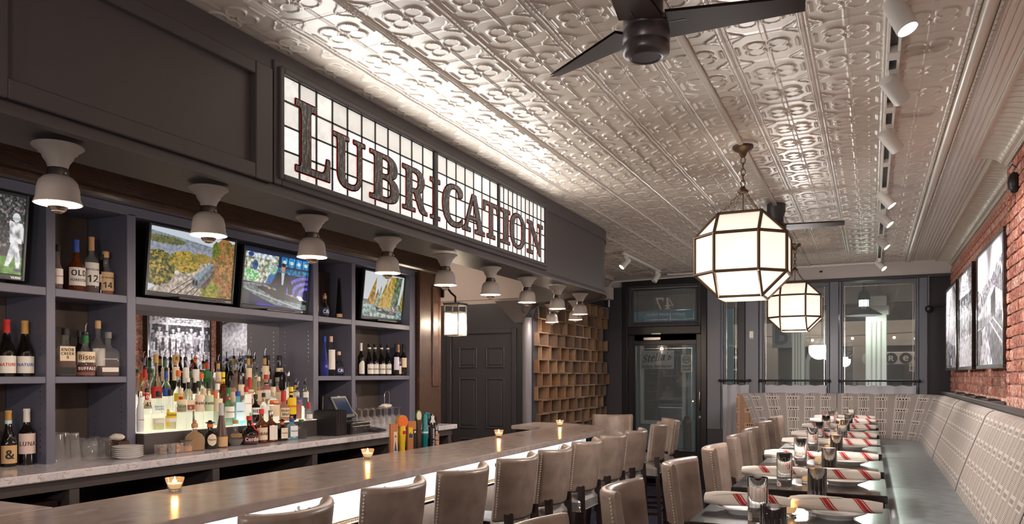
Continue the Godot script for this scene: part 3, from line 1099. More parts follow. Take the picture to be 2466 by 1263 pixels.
func sign_box() -> void:
	# stained glass sign let into the bulkhead: x is the face, z runs along it
	var x := -2.37
	var s := thing("glass_sign", "backlit stained glass sign reading LUBRICATION in red edged dark letters", "sign")
	var z0 := -2.592
	var z1 := -5.584
	var y0 := 2.51
	var y1 := 2.955
	var f := MB.new()
	for q in [[0.05, 0.02], [0.026, 0.035]]:
		var o: float = q[0]
		var d: float = q[1]
		f.box(Vector3(x + d / 2 - 0.02, (y0 + y1) / 2, z0 + o / 2), Vector3(d + 0.02, y1 - y0 + 2 * o, o), 0.004)
		f.box(Vector3(x + d / 2 - 0.02, (y0 + y1) / 2, z1 - o / 2), Vector3(d + 0.02, y1 - y0 + 2 * o, o), 0.004)
		f.box(Vector3(x + d / 2 - 0.02, y0 - o / 2, (z0 + z1) / 2), Vector3(d + 0.02, o, z0 - z1), 0.004)
		f.box(Vector3(x + d / 2 - 0.02, y1 + minf(o, 0.04) / 2, (z0 + z1) / 2), Vector3(d + 0.02, minf(o, 0.04), z0 - z1), 0.004)
	part("frame", f.mesh(), mats.slate_dark, s)
	part("backing", bx(x - 0.012, x - 0.006, y0, y1, z0, z1), mats.enamel, s)
	# panes: 11 + 7 + 11 columns, four rows
	var cols := []
	for q in [[z0, -3.88, 11], [-3.92, -4.74, 7], [-4.765, z1, 11]]:
		for i in q[2]:
			cols.append([lerpf(q[0], q[1], float(i) / q[2]), lerpf(q[0], q[1], float(i + 1) / q[2])])
	var reed := noise_tex(64, 0.3, 61, [], 2)
	var shades := []
	for i in 6:
		var e: float = [1.0, 0.92, 0.85, 0.97, 0.88, 0.8][i]
		shades.append(mat("sign_pane%d" % i, Color8(236, 238, 236), 0.35, 0.0, {"emission_enabled": true, "emission": Color(1.0 * e, 1.0 * e, 0.98 * e), "emission_energy_multiplier": 0.43, "emission_texture": noise_tex(128, 0.02, 62, [[0.0, Color8(205, 205, 205)], [0.5, Color8(245, 245, 245)], [1.0, Color8(255, 255, 255)]], 5) if i == 0 else mats.sign_pane0.emission_texture, "emission_operator": BaseMaterial3D.EMISSION_OP_MULTIPLY, "uv1_triplanar": true, "uv1_scale": Vector3(6, 6, 6)}))
	var k := 0
	var hh := (y1 - y0) / 4
	for c in cols:
		for r in 4:
			var b := MB.new()
			b.box(Vector3(x, y0 + hh * (r + 0.5), (c[0] + c[1]) / 2), Vector3(0.006, hh - 0.006, c[0] - c[1] - 0.006))
			if r < 3 and rng.randf() < 0.6:
				for i in 16:
					b.box(Vector3(x + 0.003, y0 + hh * r + hh * (i + 0.5) / 16, (c[0] + c[1]) / 2), Vector3(0.0026, hh / 32, c[0] - c[1] - 0.008))
			piece("glass_pane", k, b.mesh(), shades[(rng.randi() % 3) + (3 if r == 3 else 0)], s)
			k += 1
	k = 0
	for c in cols:
		piece("lead_came", k, bx(x - 0.004, x + 0.006, y0, y1, c[1] - 0.0055, c[1] + 0.0055), mats.black, s)
		k += 1
	for q in [[-3.88, -3.92], [-4.74, -4.765]]:
		part("divider", bx(x - 0.004, x + 0.016, y0, y1, q[0], q[1], 0.003), mats.charcoal, s)
	for r in 3:
		piece("lead_came", k, bx(x - 0.004, x + 0.006, y0 + hh * (r + 1) - 0.0045, y0 + hh * (r + 1) + 0.0045, z0, z1), mats.black, s)
		k += 1
	# letters: left and right edge, top and foot
	var streak := noise_tex(256, 0.02, 63, [[0.0, Color8(44, 43, 44)], [0.4, Color8(70, 68, 68)], [0.58, Color8(96, 95, 95)], [0.66, Color8(176, 176, 176)], [0.74, Color8(70, 68, 68)], [1.0, Color8(40, 40, 40)]], 5)
	var ink := mat("sign_ink", Color8(255, 255, 255), 0.35, 0.0, {"albedo_texture": streak, "uv1_triplanar": true, "uv1_scale": Vector3(9, 2.0, 9)})
	var red := mat("sign_red", Color8(216, 44, 30), 0.45)
	for q in [["L", -2.68, -2.919, 2.875, 2.55], ["U", -2.944, -3.201, 2.805, 2.55], ["B", -3.244, -3.508, 2.80, 2.55], ["R", -3.549, -3.806, 2.80, 2.555], ["I", -3.843, -3.953, 2.795, 2.555], ["C", -3.983, -4.236, 2.81, 2.55], ["A", -4.231, -4.541, 2.80, 2.555], ["T", -4.523, -4.749, 2.80, 2.56], ["I", -4.788, -4.938, 2.80, 2.56], ["O", -4.938, -5.206, 2.81, 2.555], ["N", -5.237, -5.542, 2.80, 2.555]]:
		var za: float = q[1]
		var w: float = q[1] - q[2]
		var xf := Transform3D(Basis(Vector3(0, 0, -1), Vector3(0, 1, 0), Vector3(1, 0, 0)), Vector3(x + 0.006, 0, za))
		var b := MB.new()
		b.xf = xf
		text_mb(b, q[0], 0.0, w, q[4], q[3], 0.004, true, true)
		# outline: the same letter swollen by a shifted ring
		var o := MB.new()
		for d in 8:
			var a := TAU * d / 8
			o.xf = Transform3D(xf.basis, xf.origin + xf.basis * Vector3(cos(a) * 0.0065, sin(a) * 0.0065, -0.001))
			text_mb(o, q[0], 0.0, w, q[4], q[3], 0.003, true, true)
		var lt := part("letter", b.mesh(), ink, s)
		part("letter_edge", o.mesh(), red, lt)
	area(Vector3(x + 0.05, 2.73, (z0 + z1) / 2), Vector3(1, 0, 0), 2.9, 0.42, 1.5, Color(1.0, 0.99, 0.97), "sign_light")




func back_bar() -> void:
	var xf := -3.95
	var xb := -4.3
	var s := thing("back_bar_shelving", "slate painted back bar shelving with open bays behind the marble counter", "shelving")
	var ups := [[-0.3, -0.36], [-1.66, -1.72], [-2.56, -2.61], [-3.042, -3.1], [-4.685, -4.744], [-5.17, -5.22], [-6.055, -6.15]]
	for q in ups:
		part("upright", bx(xb, xf, 1.14, 2.57, q[0], q[1], 0.003), mats.slate, s)
	part("top_rail", bx(xb, xf, 2.56, 2.615, -0.3, -6.15, 0.003), mats.slate, s)
	for i in ups.size() - 1:
		var z0: float = ups[i][1]
		var z1: float = ups[i + 1][0]
		part("shelf", bx(xb, xf - 0.002, 2.04, 2.085, z0, z1, 0.003), mats.slate, s)
		if i != 3:
			part("shelf", bx(xb, xf - 0.004, 1.573, 1.61, z0, z1, 0.003), mats.slate, s)
			part("back_board", bx(xb - 0.02, xb, 1.144, 2.6, z0, (z0 + z1) / 2 + 0.002), mats.back_panel, s)
			part("back_board", bx(xb - 0.02, xb, 1.144, 2.6, (z0 + z1) / 2 - 0.002, z1), mats.back_panel, s)
		else:
			part("back_board", bx(xb - 0.02, xb, 2.085, 2.6, z0, z1), mats.back_panel, s)
			part("mirror", bx(xb - 0.01, xb + 0.002, 1.2, 2.04, z0, z1), mats.mirror, s)
	# shelf pin holes in the side faces
	var pins := MB.new()
	for i in [2, 3, 4, 5, 6]:
		for k in 24:
			var y := 1.2 + 0.033 * k
			if absf(y - 1.59) > 0.04:
				for x in [-4.0, -4.24]:
					pins.box(Vector3(x, y, ups[i][0] + 0.0006), Vector3(0.006, 0.006, 0.002))
	stuff("pin_hole", pins.mesh(), mats.nickel, s)
	# oak beam over the shelving
	var o := thing("oak_beam", "long varnished dark oak beam above the back bar shelves", "beam")
	part("board", bx(-4.4, -3.9, 2.64, CEIL + 0.01, 1.0, -6.62, 0.006), mats.oak, o)
	part("bead", MB.new().sweep(PackedVector2Array([Vector2(-0.05, 2.615), Vector2(0.02, 2.615), Vector2(0.034, 2.63), Vector2(0.034, 2.645), Vector2(0.02, 2.66), Vector2(0.006, 2.668), Vector2(-0.05, 2.668)]), [Vector3(-3.9, 0, 1.0), Vector3(-3.9, 0, -6.6)]).mesh(), mats.oak, o)
	var c := thing("oak_column", "dark oak column at the end of the back bar", "column")
	part("shaft", bx(-4.3, -3.93, 0, 2.612, -6.37, -6.6, 0.006), mats.oak_upright, c)
	part("casing", bx(-4.28, -3.91, 0, 2.612, -6.17, -6.2, 0.004), mats.oak_upright, c)
	part("fillet", bx(-4.28, -3.925, 0, 2.612, -6.2, -6.37), mats.oak_upright, c)
	part("raised_panel", bx(-3.94, -3.915, 1.5, 2.5, -6.42, -6.55, 0.006), mats.oak_upright, c)
	# counter and the open cabinets under it
	var k := thing("back_counter", "white veined marble counter of the back bar", "counter")
	part("slab", MB.new().box(Vector3(-3.95, 1.122, -3.2), Vector3(0.7, 0.044, 6.3), 0.005).mesh(), mats.carrara, k)
	var cb := thing("back_cabinet", "slate back bar base cabinet with open niches below the marble", "cabinet")
	part("rail", bx(-4.25, -3.63, 1.045, 1.1, -0.1, -6.3), mats.slate_dark, cb)
	for z in [-0.3, -1.5, -2.473, -3.388, -4.302, -5.25, -6.24]:
		part("post", bx(-4.25, -3.635, 0.08, 1.045, z, z - 0.055, 0.003), mats.slate_dark, cb)
	part("back_board", bx(-4.28, -4.25, 0.0, 1.1, -0.1, -6.3), mats.black, cb)
	part("plinth", bx(-4.25, -3.7, 0.0, 0.08, -0.1, -6.3), mats.black, cb)
	for i in 6:
		var z0: float = [-0.3, -1.5, -2.473, -3.388, -4.302, -5.25][i] - 0.055
		var z1: float = [-1.5, -2.473, -3.388, -4.302, -5.25, -6.24][i]
		part("shelf", bx(-4.25, -3.65, 0.72, 0.75, z0, z1), mats.slate_dark, cb)
	# a folded menu pile in the near niche
	var mn := thing("menu_stack", "low stack of worn menus in the niche at the near end", "menus", Vector3(-3.72, 0.75, -2.22))
	for i in 5:
		var m := part("menu", MB.new().box(Vector3(0, 0.026 + i * 0.05, 0), Vector3(0.22, 0.048, 0.36), 0.004).mesh(), [mats.espresso, mats.paper][1 if i == 3 else 0], mn)
		m.rotation.y = 0.12 * (i % 3)
	# stepped, lit bottle display in the mirror bay
	var st := thing("bottle_steps", "three white glowing steps that hold the liquor bottles before the mirror", "display steps")
	var lit := mat("step_glow", Color8(240, 240, 232), 0.4, 0.0, {"emission_enabled": true, "emission": Color(1.0, 0.97, 0.86), "emission_energy_multiplier": 0.34})
	for i in 3:
		part("step", bx(-4.295, [-3.9, -4.03, -4.16][i], [1.145, 1.27, 1.38][i], [1.268, 1.378, 1.488][i], -3.115, -4.67, 0.004), lit if i > 0 else mats.slate_dark, st)
		part("step_front", bx([-3.9, -4.03, -4.16][i], [-3.9, -4.03, -4.16][i] + 0.004, [1.145, 1.27, 1.38][i], [1.25, 1.36, 1.47][i], -3.115, -4.67), lit if i > 0 else mats.slate_dark, st)
	part("lit_top", bx(-4.29, -3.895, 1.268, 1.274, -3.115, -4.67, 0.002), lit, st)
	area(Vector3(-4.0, 1.275, -3.9), Vector3(0, 1, 0), 1.5, 0.1, 0.1, Color(1, 0.97, 0.88), "step_light")
	# sconce by the column
	var sc := thing("wall_lantern", "clear glass box lantern with a bright tube on the oak column's far side", "lantern", Vector3(-3.8, 2.01, -6.66))
	var w := MB.new()
	for q in [[-1, -1], [1, -1], [1, 1], [-1, 1]]:
		w.box(Vector3(q[0] * 0.08, 0.16, q[1] * 0.08), Vector3(0.012, 0.32, 0.012), 0.002)
	for y in [0.006, 0.24, 0.314]:
		for q in [[0, 1], [0, -1]]:
			w.box(Vector3(0, y, q[1] * 0.08), Vector3(0.172, 0.012, 0.012), 0.002)
			w.box(Vector3(q[1] * 0.08, y, 0), Vector3(0.012, 0.012, 0.172), 0.002)
	part("frame", w.mesh(), mats.nickel, sc)
	for q in 4:
		var g := part("pane", MB.new().box(Vector3(0.078, 0.12, 0), Vector3(0.003, 0.23, 0.146)).mesh(), mats.thin_glass, sc)
		g.rotation.y = PI / 2 * q
	part("tube_bulb", MB.new().tube([Vector3(0, 0.04, 0), Vector3(0, 0.21, 0)], 0.016, 10).mesh(), mat("tube_glow", Color8(255, 246, 230), 0.4, 0.0, {"emission_enabled": true, "emission": Color(1, 0.95, 0.86), "emission_energy_multiplier": 4.0}), sc)
	part("roof", MB.new().box(Vector3(0, 0.326, 0), Vector3(0.19, 0.012, 0.19), 0.003).mesh(), mats.black, sc)
	part("hook_arm", MB.new().tube([Vector3(0, 0.33, 0), Vector3(0, 0.4, 0), Vector3(-0.05, 0.44, 0), Vector3(-0.09, 0.5, 0.02), Vector3(-0.13, 0.52, 0.05)], 0.011, 8).mesh(), mats.black, sc)
	part("back_plate", MB.new().box(Vector3(-0.12, 0.5, 0.055), Vector3(0.04, 0.22, 0.02), 0.004).mesh(), mats.black, sc)
	omni(Vector3(-3.8, 2.14, -6.66), 0.25, Color(1, 0.92, 0.8), 0.03, self, "sconce_light")


func bar() -> void:
	var c := Vector3(-3.36, 0, -7.07)
	var b := thing("bar", "long bar with a warm grey marble top, curved far end and lit white front", "bar")
	# slab
	var outer := [Vector3(-2.39, 0, 1.6)] + arc(c, 0.97, 0, PI / 2, 24) + [Vector3(-3.535, 0, -8.04)]
	var inner := [Vector3(-3.535, 0, -7.42)] + arc(Vector3(-3.42, 0, -7.06), 0.36, PI / 2, 0, 10) + [Vector3(-3.06, 0, 1.6)]
	var pl := PackedVector2Array()
	for p in outer + inner:
		pl.append(Vector2(p.x, -p.z))
	var sl := MB.new()
	sl.xf = Transform3D(Basis(Vector3.RIGHT, -PI / 2), Vector3.ZERO)
	sl.prism(pl, 1.03, 1.066, true)
	var inset := Geometry2D.offset_polygon(pl, -0.006, Geometry2D.JOIN_ROUND)[0]
	sl.prism(inset, 1.026, 1.07, true)
	part("top", sl.mesh(), mats.bar_marble, b)
	part("side_leaf", bx(-3.56, -3.07, 1.026, 1.069, -0.4, -2.02, 0.004), mats.bar_marble, b)
	# front panels: path of the panel face
	var pf := [Vector3(-2.6, 0, 1.6)] + arc(c, 0.76, 0, PI / 2, 20) + [Vector3(-3.53, 0, -7.83)]
	part("front_panel", MB.new().sweep(rect(-0.05, 0.84, 0.0, 1.026), pf).mesh(), mat("bar_white", Color8(226, 230, 232), 0.3), b)
	part("die_wall", MB.new().sweep(rect(-0.3, 0.0, -0.05, 1.026), pf).mesh(), mats.slate_dark, b)
	var rl := part("nail_rail", MB.new().sweep(PackedVector2Array([Vector2(-0.02, 0.795), Vector2(0.02, 0.795), Vector2(0.03, 0.805), Vector2(0.024, 0.812), Vector2(0.024, 0.828), Vector2(0.03, 0.834), Vector2(0.022, 0.842), Vector2(-0.02, 0.842)]), pf).mesh(), mats.gilt, b)
	var bd := MB.new()
	for i in 330:
		bd.ball(Vector3(-2.575, 0.82, -0.6 - i * 0.0195), 0.0065, 6)
	stuff("beading", bd.mesh(), mats.gilt, rl)
	# tufted leather: cushions between deep vertical folds
	var k := 0
	for i in 17:
		var z0 := 0.6 - i * 0.46
		var tuft := MB.new()
		tuft.patch(12, 12, func(u, v):
			var bulge := pow(sin(PI * u), 0.35) * pow(sin(PI * clampf(v, 0.02, 1.0)), 0.3)
			var dent := 0.035 * exp(-(pow((u - 0.5) * 5.0, 2.0) + pow((v - 0.5) * 5.0, 2.0)))
			return Vector3(-2.6 + 0.085 * bulge - dent, lerpf(0.79, 0.12, v), z0 - 0.46 * u), true)
		piece("tufted_cushion", k, tuft.mesh(), mats.leather, b)
		k += 1
	var tc := MB.new()
	tc.sweep(PackedVector2Array([Vector2(-0.02, 0.12), Vector2(0.05, 0.16), Vector2(0.075, 0.45), Vector2(0.05, 0.77), Vector2(-0.02, 0.79)]), arc(c, 0.76, 0, PI / 2, 20) + [Vector3(-3.53, 0, -7.83)])
	part("end_padding", tc.mesh(), mats.leather, b)
	part("kick_plate", MB.new().sweep(rect(-0.05, 0.0, -0.005, 0.12), pf).mesh(), mats.black, b)
	var led := mat("led_glow", Color8(255, 255, 255), 0.4, 0.0, {"emission_enabled": true, "emission": Color(0.93, 0.97, 1.0), "emission_energy_multiplier": 1.2})
	part("led_strip", MB.new().sweep(rect(0.13, 1.014, 0.15, 1.026), pf).mesh(), led, b)
	for i in 3:
		area(Vector3(-2.47, 1.008, 0.2 - i * 2.9), Vector3(-0.75, -0.66, 0), 2.85, 0.02, 0.5, Color(0.94, 0.97, 1.0), "led_light")
	area(Vector3(-2.72, 1.008, -7.6), Vector3(-0.5, -0.7, 0.5), 0.7, 0.02, 0.2, Color(0.94, 0.97, 1.0), "led_light")
	# double coat hooks on the white panel
	var hk := MB.new()
	hk.xf = Transform3D(Basis(Vector3(0, 0, 1), PI / 2 * -1.0), Vector3.ZERO)
	hk.lathe([Vector2(0, 0.0), Vector2(0.026, 0.0), Vector2(0.026, 0.004), Vector2(0.012, 0.012), Vector2(0.009, 0.03), Vector2(0.014, 0.055), Vector2(0.024, 0.07), Vector2(0.024, 0.074), Vector2(0, 0.074)], 18)
	var hm := hk.mesh()
	for z in [-0.95, -1.6, -2.28, -2.964, -3.709, -4.582, -5.185, -5.831, -6.475, -7.1]:
		var h := part("coat_hook", hm, mats.nickel, b)
		h.position = Vector3(-2.6, 0.935, z)


func make_stool() -> Node3D:
	var t := thing("bar_stool", "", "bar stool")
	# curved upholstered back, open side towards -x
	var sec := []
	for i in 8:
		var a := PI * i / 7
		sec.append(Vector2(-cos(a) * 0.026 , 0.33 + sin(a) * 0.026))
	sec.append_array([Vector2(0.029, 0.2), Vector2(0.026, 0.02), Vector2(0.018, 0.004), Vector2(-0.018, 0.004), Vector2(-0.026, 0.02), Vector2(-0.03, 0.2)])
	var m := sec.size()
	var R := 0.285
	var at := func(u: float, v: float) -> Vector3:
		var e := absf(u - 0.5) * 2.0
		var an := (u - 0.5) * 1.72
		var k := v * m
		var i := int(floor(k)) % m
		var p: Vector2 = sec[i].lerp(sec[(i + 1) % m], k - floor(k))
		var shrink := 1.0 - 0.45 * pow(maxf(0.0, (e - 0.93) / 0.07), 2.0)
		var r := R + p.x * shrink
		var y := 0.79 + (p.y - 0.17) * (1.0 - 0.04 * (1.0 - shrink)) + 0.17
		y += (0.012 * e * e) * smoothstep(0.2, 0.36, p.y)
		var w := 1.0 - 0.08 * (1.0 - p.y / 0.36)
		return Vector3(r * cos(an) - 0.085 + (p.y) * 0.12 - 0.02, y, r * sin(an) * 1.05 * w)
	var b := MB.new()
	b.patch(26, m, at, true)
	for e in [0.0, 1.0]:
		var ring := []
		var cen := Vector3.ZERO
		for i in m:
			var p: Vector3 = at.call(e, float(i) / m)
			ring.append(p)
			cen += p / m
		for i in m:
			b.poly([ring[i], ring[(i + 1) % m], cen], Vector3(-0.6, 0, 0.8 if e == 1.0 else -0.8))
	var back := part("backrest", b.mesh(), mats.leather, t)
	var nb := MB.new()
	for e in [0.025, 0.975]:
		for i in 21:
			var y := 0.035 + 0.3 * i / 20.0
			var an: float = (e - 0.5) * 1.72
			var p: Vector3 = at.call(e, 0.0)
			var w := 1.0 - 0.08 * (1.0 - y / 0.36)
			nb.ball(Vector3((R + 0.026) * cos(an) - 0.105 + y * 0.12, 0.79 + y, (R + 0.026) * sin(an) * 1.05 * w), 0.0055, 6)
	stuff("nailhead_trim", nb.mesh(), mats.nails, back)
	# seat
	var s := MB.new()
	s.patch(14, 14, func(u, v):
		var x = (u - 0.5) * 2.0
		var z = (v - 0.5) * 2.0
		var k := pow(pow(absf(x), 6.0) + pow(absf(z), 6.0), 1.0 / 6.0)
		return Vector3(x * 0.205 - 0.03, 0.79 - 0.05 * pow(k, 6.0), z * 0.215), true)
	s.box(Vector3(-0.03, 0.7, 0), Vector3(0.412, 0.085, 0.432), 0.012)
	var seat := part("seat", s.mesh(), mats.leather_seat, t)
	var sn := MB.new()
	for i in 28:
		var q := -0.21 + 0.42 * i / 27.0
		for sg in [-1.0, 1.0]:
			sn.ball(Vector3(q - 0.03, 0.668, sg * 0.217), 0.005, 6)
			sn.ball(Vector3(sg * 0.207 - 0.03, 0.668, q), 0.005, 6)
	stuff("nailhead_trim", sn.mesh(), mats.nails, seat)
	for q in [[-0.2, -0.17], [-0.2, 0.17], [0.17, -0.175], [0.17, 0.175]]:
		var l := MB.new()
		var top := Vector3(q[0], 0.66 if q[0] < 0 else 0.84, q[1])
		var foot := Vector3(q[0] * 1.1 + (0.02 if q[0] > 0 else -0.02), 0.0, q[1] * 1.12)
		l.xf = Transform3D(Basis(), Vector3.ZERO)
		for e in 1:
			var hw := 0.02
			var fw := 0.014
			var p := []
			for c in [[-1, -1], [1, -1], [1, 1], [-1, 1]]:
				p.append([top + Vector3(c[0] * hw, 0, c[1] * hw), foot + Vector3(c[0] * fw, 0, c[1] * fw)])
			for i in 4:
				var j := (i + 1) % 4
				l.poly([p[i][0], p[j][0], p[j][1], p[i][1]], Vector3([0, 1, 0, -1][i], 0, [-1, 0, 1, 0][i]))
		part("leg", l.mesh(), mats.leg_wood, t)
	for sg in [-1.0, 1.0]:
		part("stretcher", MB.new().box(Vector3(-0.02, 0.3, sg * 0.182), Vector3(0.4, 0.03, 0.018), 0.003).mesh(), mats.leg_wood, t)
	part("foot_rail", MB.new().box(Vector3(-0.215, 0.22, 0), Vector3(0.022, 0.035, 0.36), 0.004).mesh(), mats.leg_wood, t)
	part("stretcher", MB.new().box(Vector3(0.18, 0.3, 0), Vector3(0.018, 0.03, 0.36), 0.003).mesh(), mats.leg_wood, t)
	return t


func stools() -> void:
	var s := make_stool()
	var g := "leather stools along the bar"
	var where := [[-2.02, -2.1, 0.0], [-2.02, -2.76, 0.02], [-2.02, -3.38, -0.02], [-2.0, -3.98, 0.0], [-1.99, -4.52, 0.03], [-2.0, -5.15, 0.0], [-2.0, -5.75, -0.02], [-1.98, -6.32, 0.02]]
	for i in where.size():
		var q: Array = where[i]
		var l: String = "greige leather bar stool, %s along the bar from the camera" % nth(i)
		if i == 0:
			s.position = Vector3(q[0], 0, q[1])
			tag(s, l, "bar stool", g)
		else:
			dup(s, Vector3(q[0], 0, q[1]), q[2], l, g)
	dup(s, Vector3(-2.7, 0, -8.42), PI * 0.62, "greige leather bar stool behind the far rounded end of the bar", g)
	dup(s, Vector3(-2.02, 0, -7.2), 0.12, "greige leather bar stool at the start of the bar's curved end", g)
	dup(s, Vector3(-2.05, 0, -7.85), 0.5, "greige leather bar stool standing nearest to the glass door", g)
	var h := "leather stools at the dining tables"
	where = [[-0.8, -3.12, PI + 0.05], [-0.79, -4.12, PI - 0.06], [-0.77, -5.08, PI + 0.02], [-0.78, -6.08, PI], [-0.78, -6.82, PI + 0.04], [-0.79, -7.85, PI], [-0.8, -8.9, PI - 0.04], [-0.8, -2.15, PI]]
	for i in where.size():
		var q: Array = where[i]
		dup(s, Vector3(q[0], 0, q[1]), q[2], "greige leather stool facing the banquette, %s" % ["at the table nearest in view", "second along the tables from the camera", "third along the tables from the camera", "fourth along the tables from the camera", "fifth along the tables from the camera", "sixth along the tables from the camera", "last one before the front window table", "at the nearest table, just out of view"][i], h)


func banquette() -> void:
	var b := thing("banquette", "long curved banquette with woven patterned back and grey leather seat", "banquette")
	var pf := PackedVector2Array([Vector2(0.0, 0.78), Vector2(0.03, 0.9), Vector2(0.08, 1.05), Vector2(0.135, 1.2), Vector2(0.17, 1.29), Vector2(0.186, 1.335), Vector2(0.206, 1.362), Vector2(0.235, 1.378), Vector2(0.27, 1.374), Vector2(0.27, 0.3), Vector2(0.0, 0.3)])
	var seat := PackedVector2Array([Vector2(0.04, 0.7), Vector2(0.04, 0.822), Vector2(-0.36, 0.826), Vector2(-0.405, 0.815), Vector2(-0.425, 0.79), Vector2(-0.425, 0.7)])
	var a1 := arc(Vector3(0.11, 0, -10.1), 0.4, 0, PI / 2, 12)
	var a2 := arc(Vector3(-0.88, 0, -10.1), 0.4, PI / 2, PI, 12)
	var runs := [
		[Vector3(0.51, 0, 0.3), Vector3(0.51, 0, -1.6)],
		[Vector3(0.51, 0, -1.606), Vector3(0.51, 0, -3.81)],
		[Vector3(0.51, 0, -3.816), Vector3(0.51, 0, -5.97)],
		[Vector3(0.51, 0, -5.976), Vector3(0.51, 0, -8.13)],
		[Vector3(0.51, 0, -8.136)] + a1 + [Vector3(-0.4, 0, -10.5)],
		[Vector3(-0.406, 0, -10.5)] + a2 + [Vector3(-1.28, 0, -9.95)]]
	for i in runs.size():
		part("back_panel", MB.new().sweep(pf, runs[i]).mesh(), mats.weave, b)
		if i < 5:
			part("seat_cushion", MB.new().sweep(seat, runs[i] if i < 4 else [Vector3(0.51, 0, -8.136), Vector3(0.51, 0, -10.06)]).mesh(), mats.bench_leather, b)
	# corner and front seat as one upholstered piece
	var poly := PackedVector2Array([Vector2(0.085, 10.066), Vector2(0.51, 10.066)])
	for p in a1:
		poly.append(Vector2(p.x + 0.005, -p.z))
	for p in a2:
		poly.append(Vector2(p.x, -p.z))
	poly.append_array([Vector2(-1.27, 10.08), Vector2(-0.1, 10.08)])
	var fs := MB.new()
	fs.xf = Transform3D(Basis(Vector3.RIGHT, -PI / 2), Vector3.ZERO)
	fs.prism(poly, 0.7, 0.82)
	part("seat_cushion", fs.mesh(), mats.bench_leather, b)
	# end cap of the wing, darker weave, and seams
	var ec := PackedVector2Array()
	for p in pf:
		ec.append(Vector2(-1.28 - p.x, p.y))
	part("end_cap", MB.new().prism(ec, -9.95, -9.938).mesh(), mats.weave_end, b)
	for z in [-1.603, -3.813, -5.973, -8.133]:
		var sp := []
		for i in 8:
			sp.append(Vector3(0.511 + pf[i].x, pf[i].y, z))
		part("seam_piping", MB.new().tube(sp, 0.005, 6).mesh(), mats.piping, b)
	var sp2 := []
	for i in 8:
		sp2.append(Vector3(-0.403, pf[i].y, -10.501 - pf[i].x))
	part("seam_piping", MB.new().tube(sp2, 0.005, 6).mesh(), mats.piping, b)
	part("base", bx(0.14, 0.78, 0.0, 0.7, 0.3, -10.1), mats.espresso, b)
	part("base", bx(-1.2, 0.14, 0.0, 0.7, -10.14, -10.74), mats.espresso, b)
	# ledge on top of the low wall
	var l := thing("wall_ledge", "dark painted ledge between banquette back and brick wall", "ledge")
	part("board", bx(0.768, 0.9, 1.385, 1.42, 1.0, -10.76, 0.004), mats.slate_dark, l)
	part("low_wall", bx(0.79, 0.9, 0, 1.385, 1.0, -10.76), mats.slate_dark, l)
	for i in 5:
		var v := thing("ledge_vent", "flat black vent grille lying on the ledge, %s from the brick pier" % nth(i), "vent", Vector3(0.845, 1.42, -6.15 - i * 0.78), 0.0, "vent grilles on the ledge")
		part("plate", MB.new().box(Vector3(0, 0.004, 0), Vector3(0.085, 0.008, 0.34), 0.002).mesh(), mats.black_satin, v)
		for j in 5:
			part("slat", MB.new().box(Vector3(-0.03 + j * 0.015, 0.0105, 0), Vector3(0.006, 0.005, 0.3)).mesh(), mats.black, v)


func make_votive() -> Node3D:
	var t := thing("votive_candle", "", "candle")
	part("glass_cup", MB.new().lathe([Vector2(0.026, 0.009), Vector2(0.03, 0.012), Vector2(0.035, 0.032), Vector2(0.0425, 0.061), Vector2(0.043, 0.063), Vector2(0.0415, 0.064), Vector2(0.0405, 0.062)], 24).mesh(), mats.thin_glass, t)
	part("foot", MB.new().lathe([Vector2(0, 0), Vector2(0.026, 0), Vector2(0.029, 0.003), Vector2(0.029, 0.0095), Vector2(0, 0.0095)], 20).mesh(), mats.clear_glass, t)
	part("wax", MB.new().lathe([Vector2(0, 0.0125), Vector2(0.022, 0.0135), Vector2(0.029, 0.026), Vector2(0.033, 0.038), Vector2(0.014, 0.036), Vector2(0, 0.036)], 20).mesh(), mats.wax, t)
	part("wick", MB.new().tube([Vector3(0, 0.036, 0), Vector3(0.001, 0.046, 0)], 0.001, 5).mesh(), mats.black, t)
	part("flame", MB.new().lathe([Vector2(0, 0.042), Vector2(0.004, 0.047), Vector2(0.005, 0.053), Vector2(0.003, 0.063), Vector2(0, 0.072)], 10).mesh(), mats.flame, t)
	return t


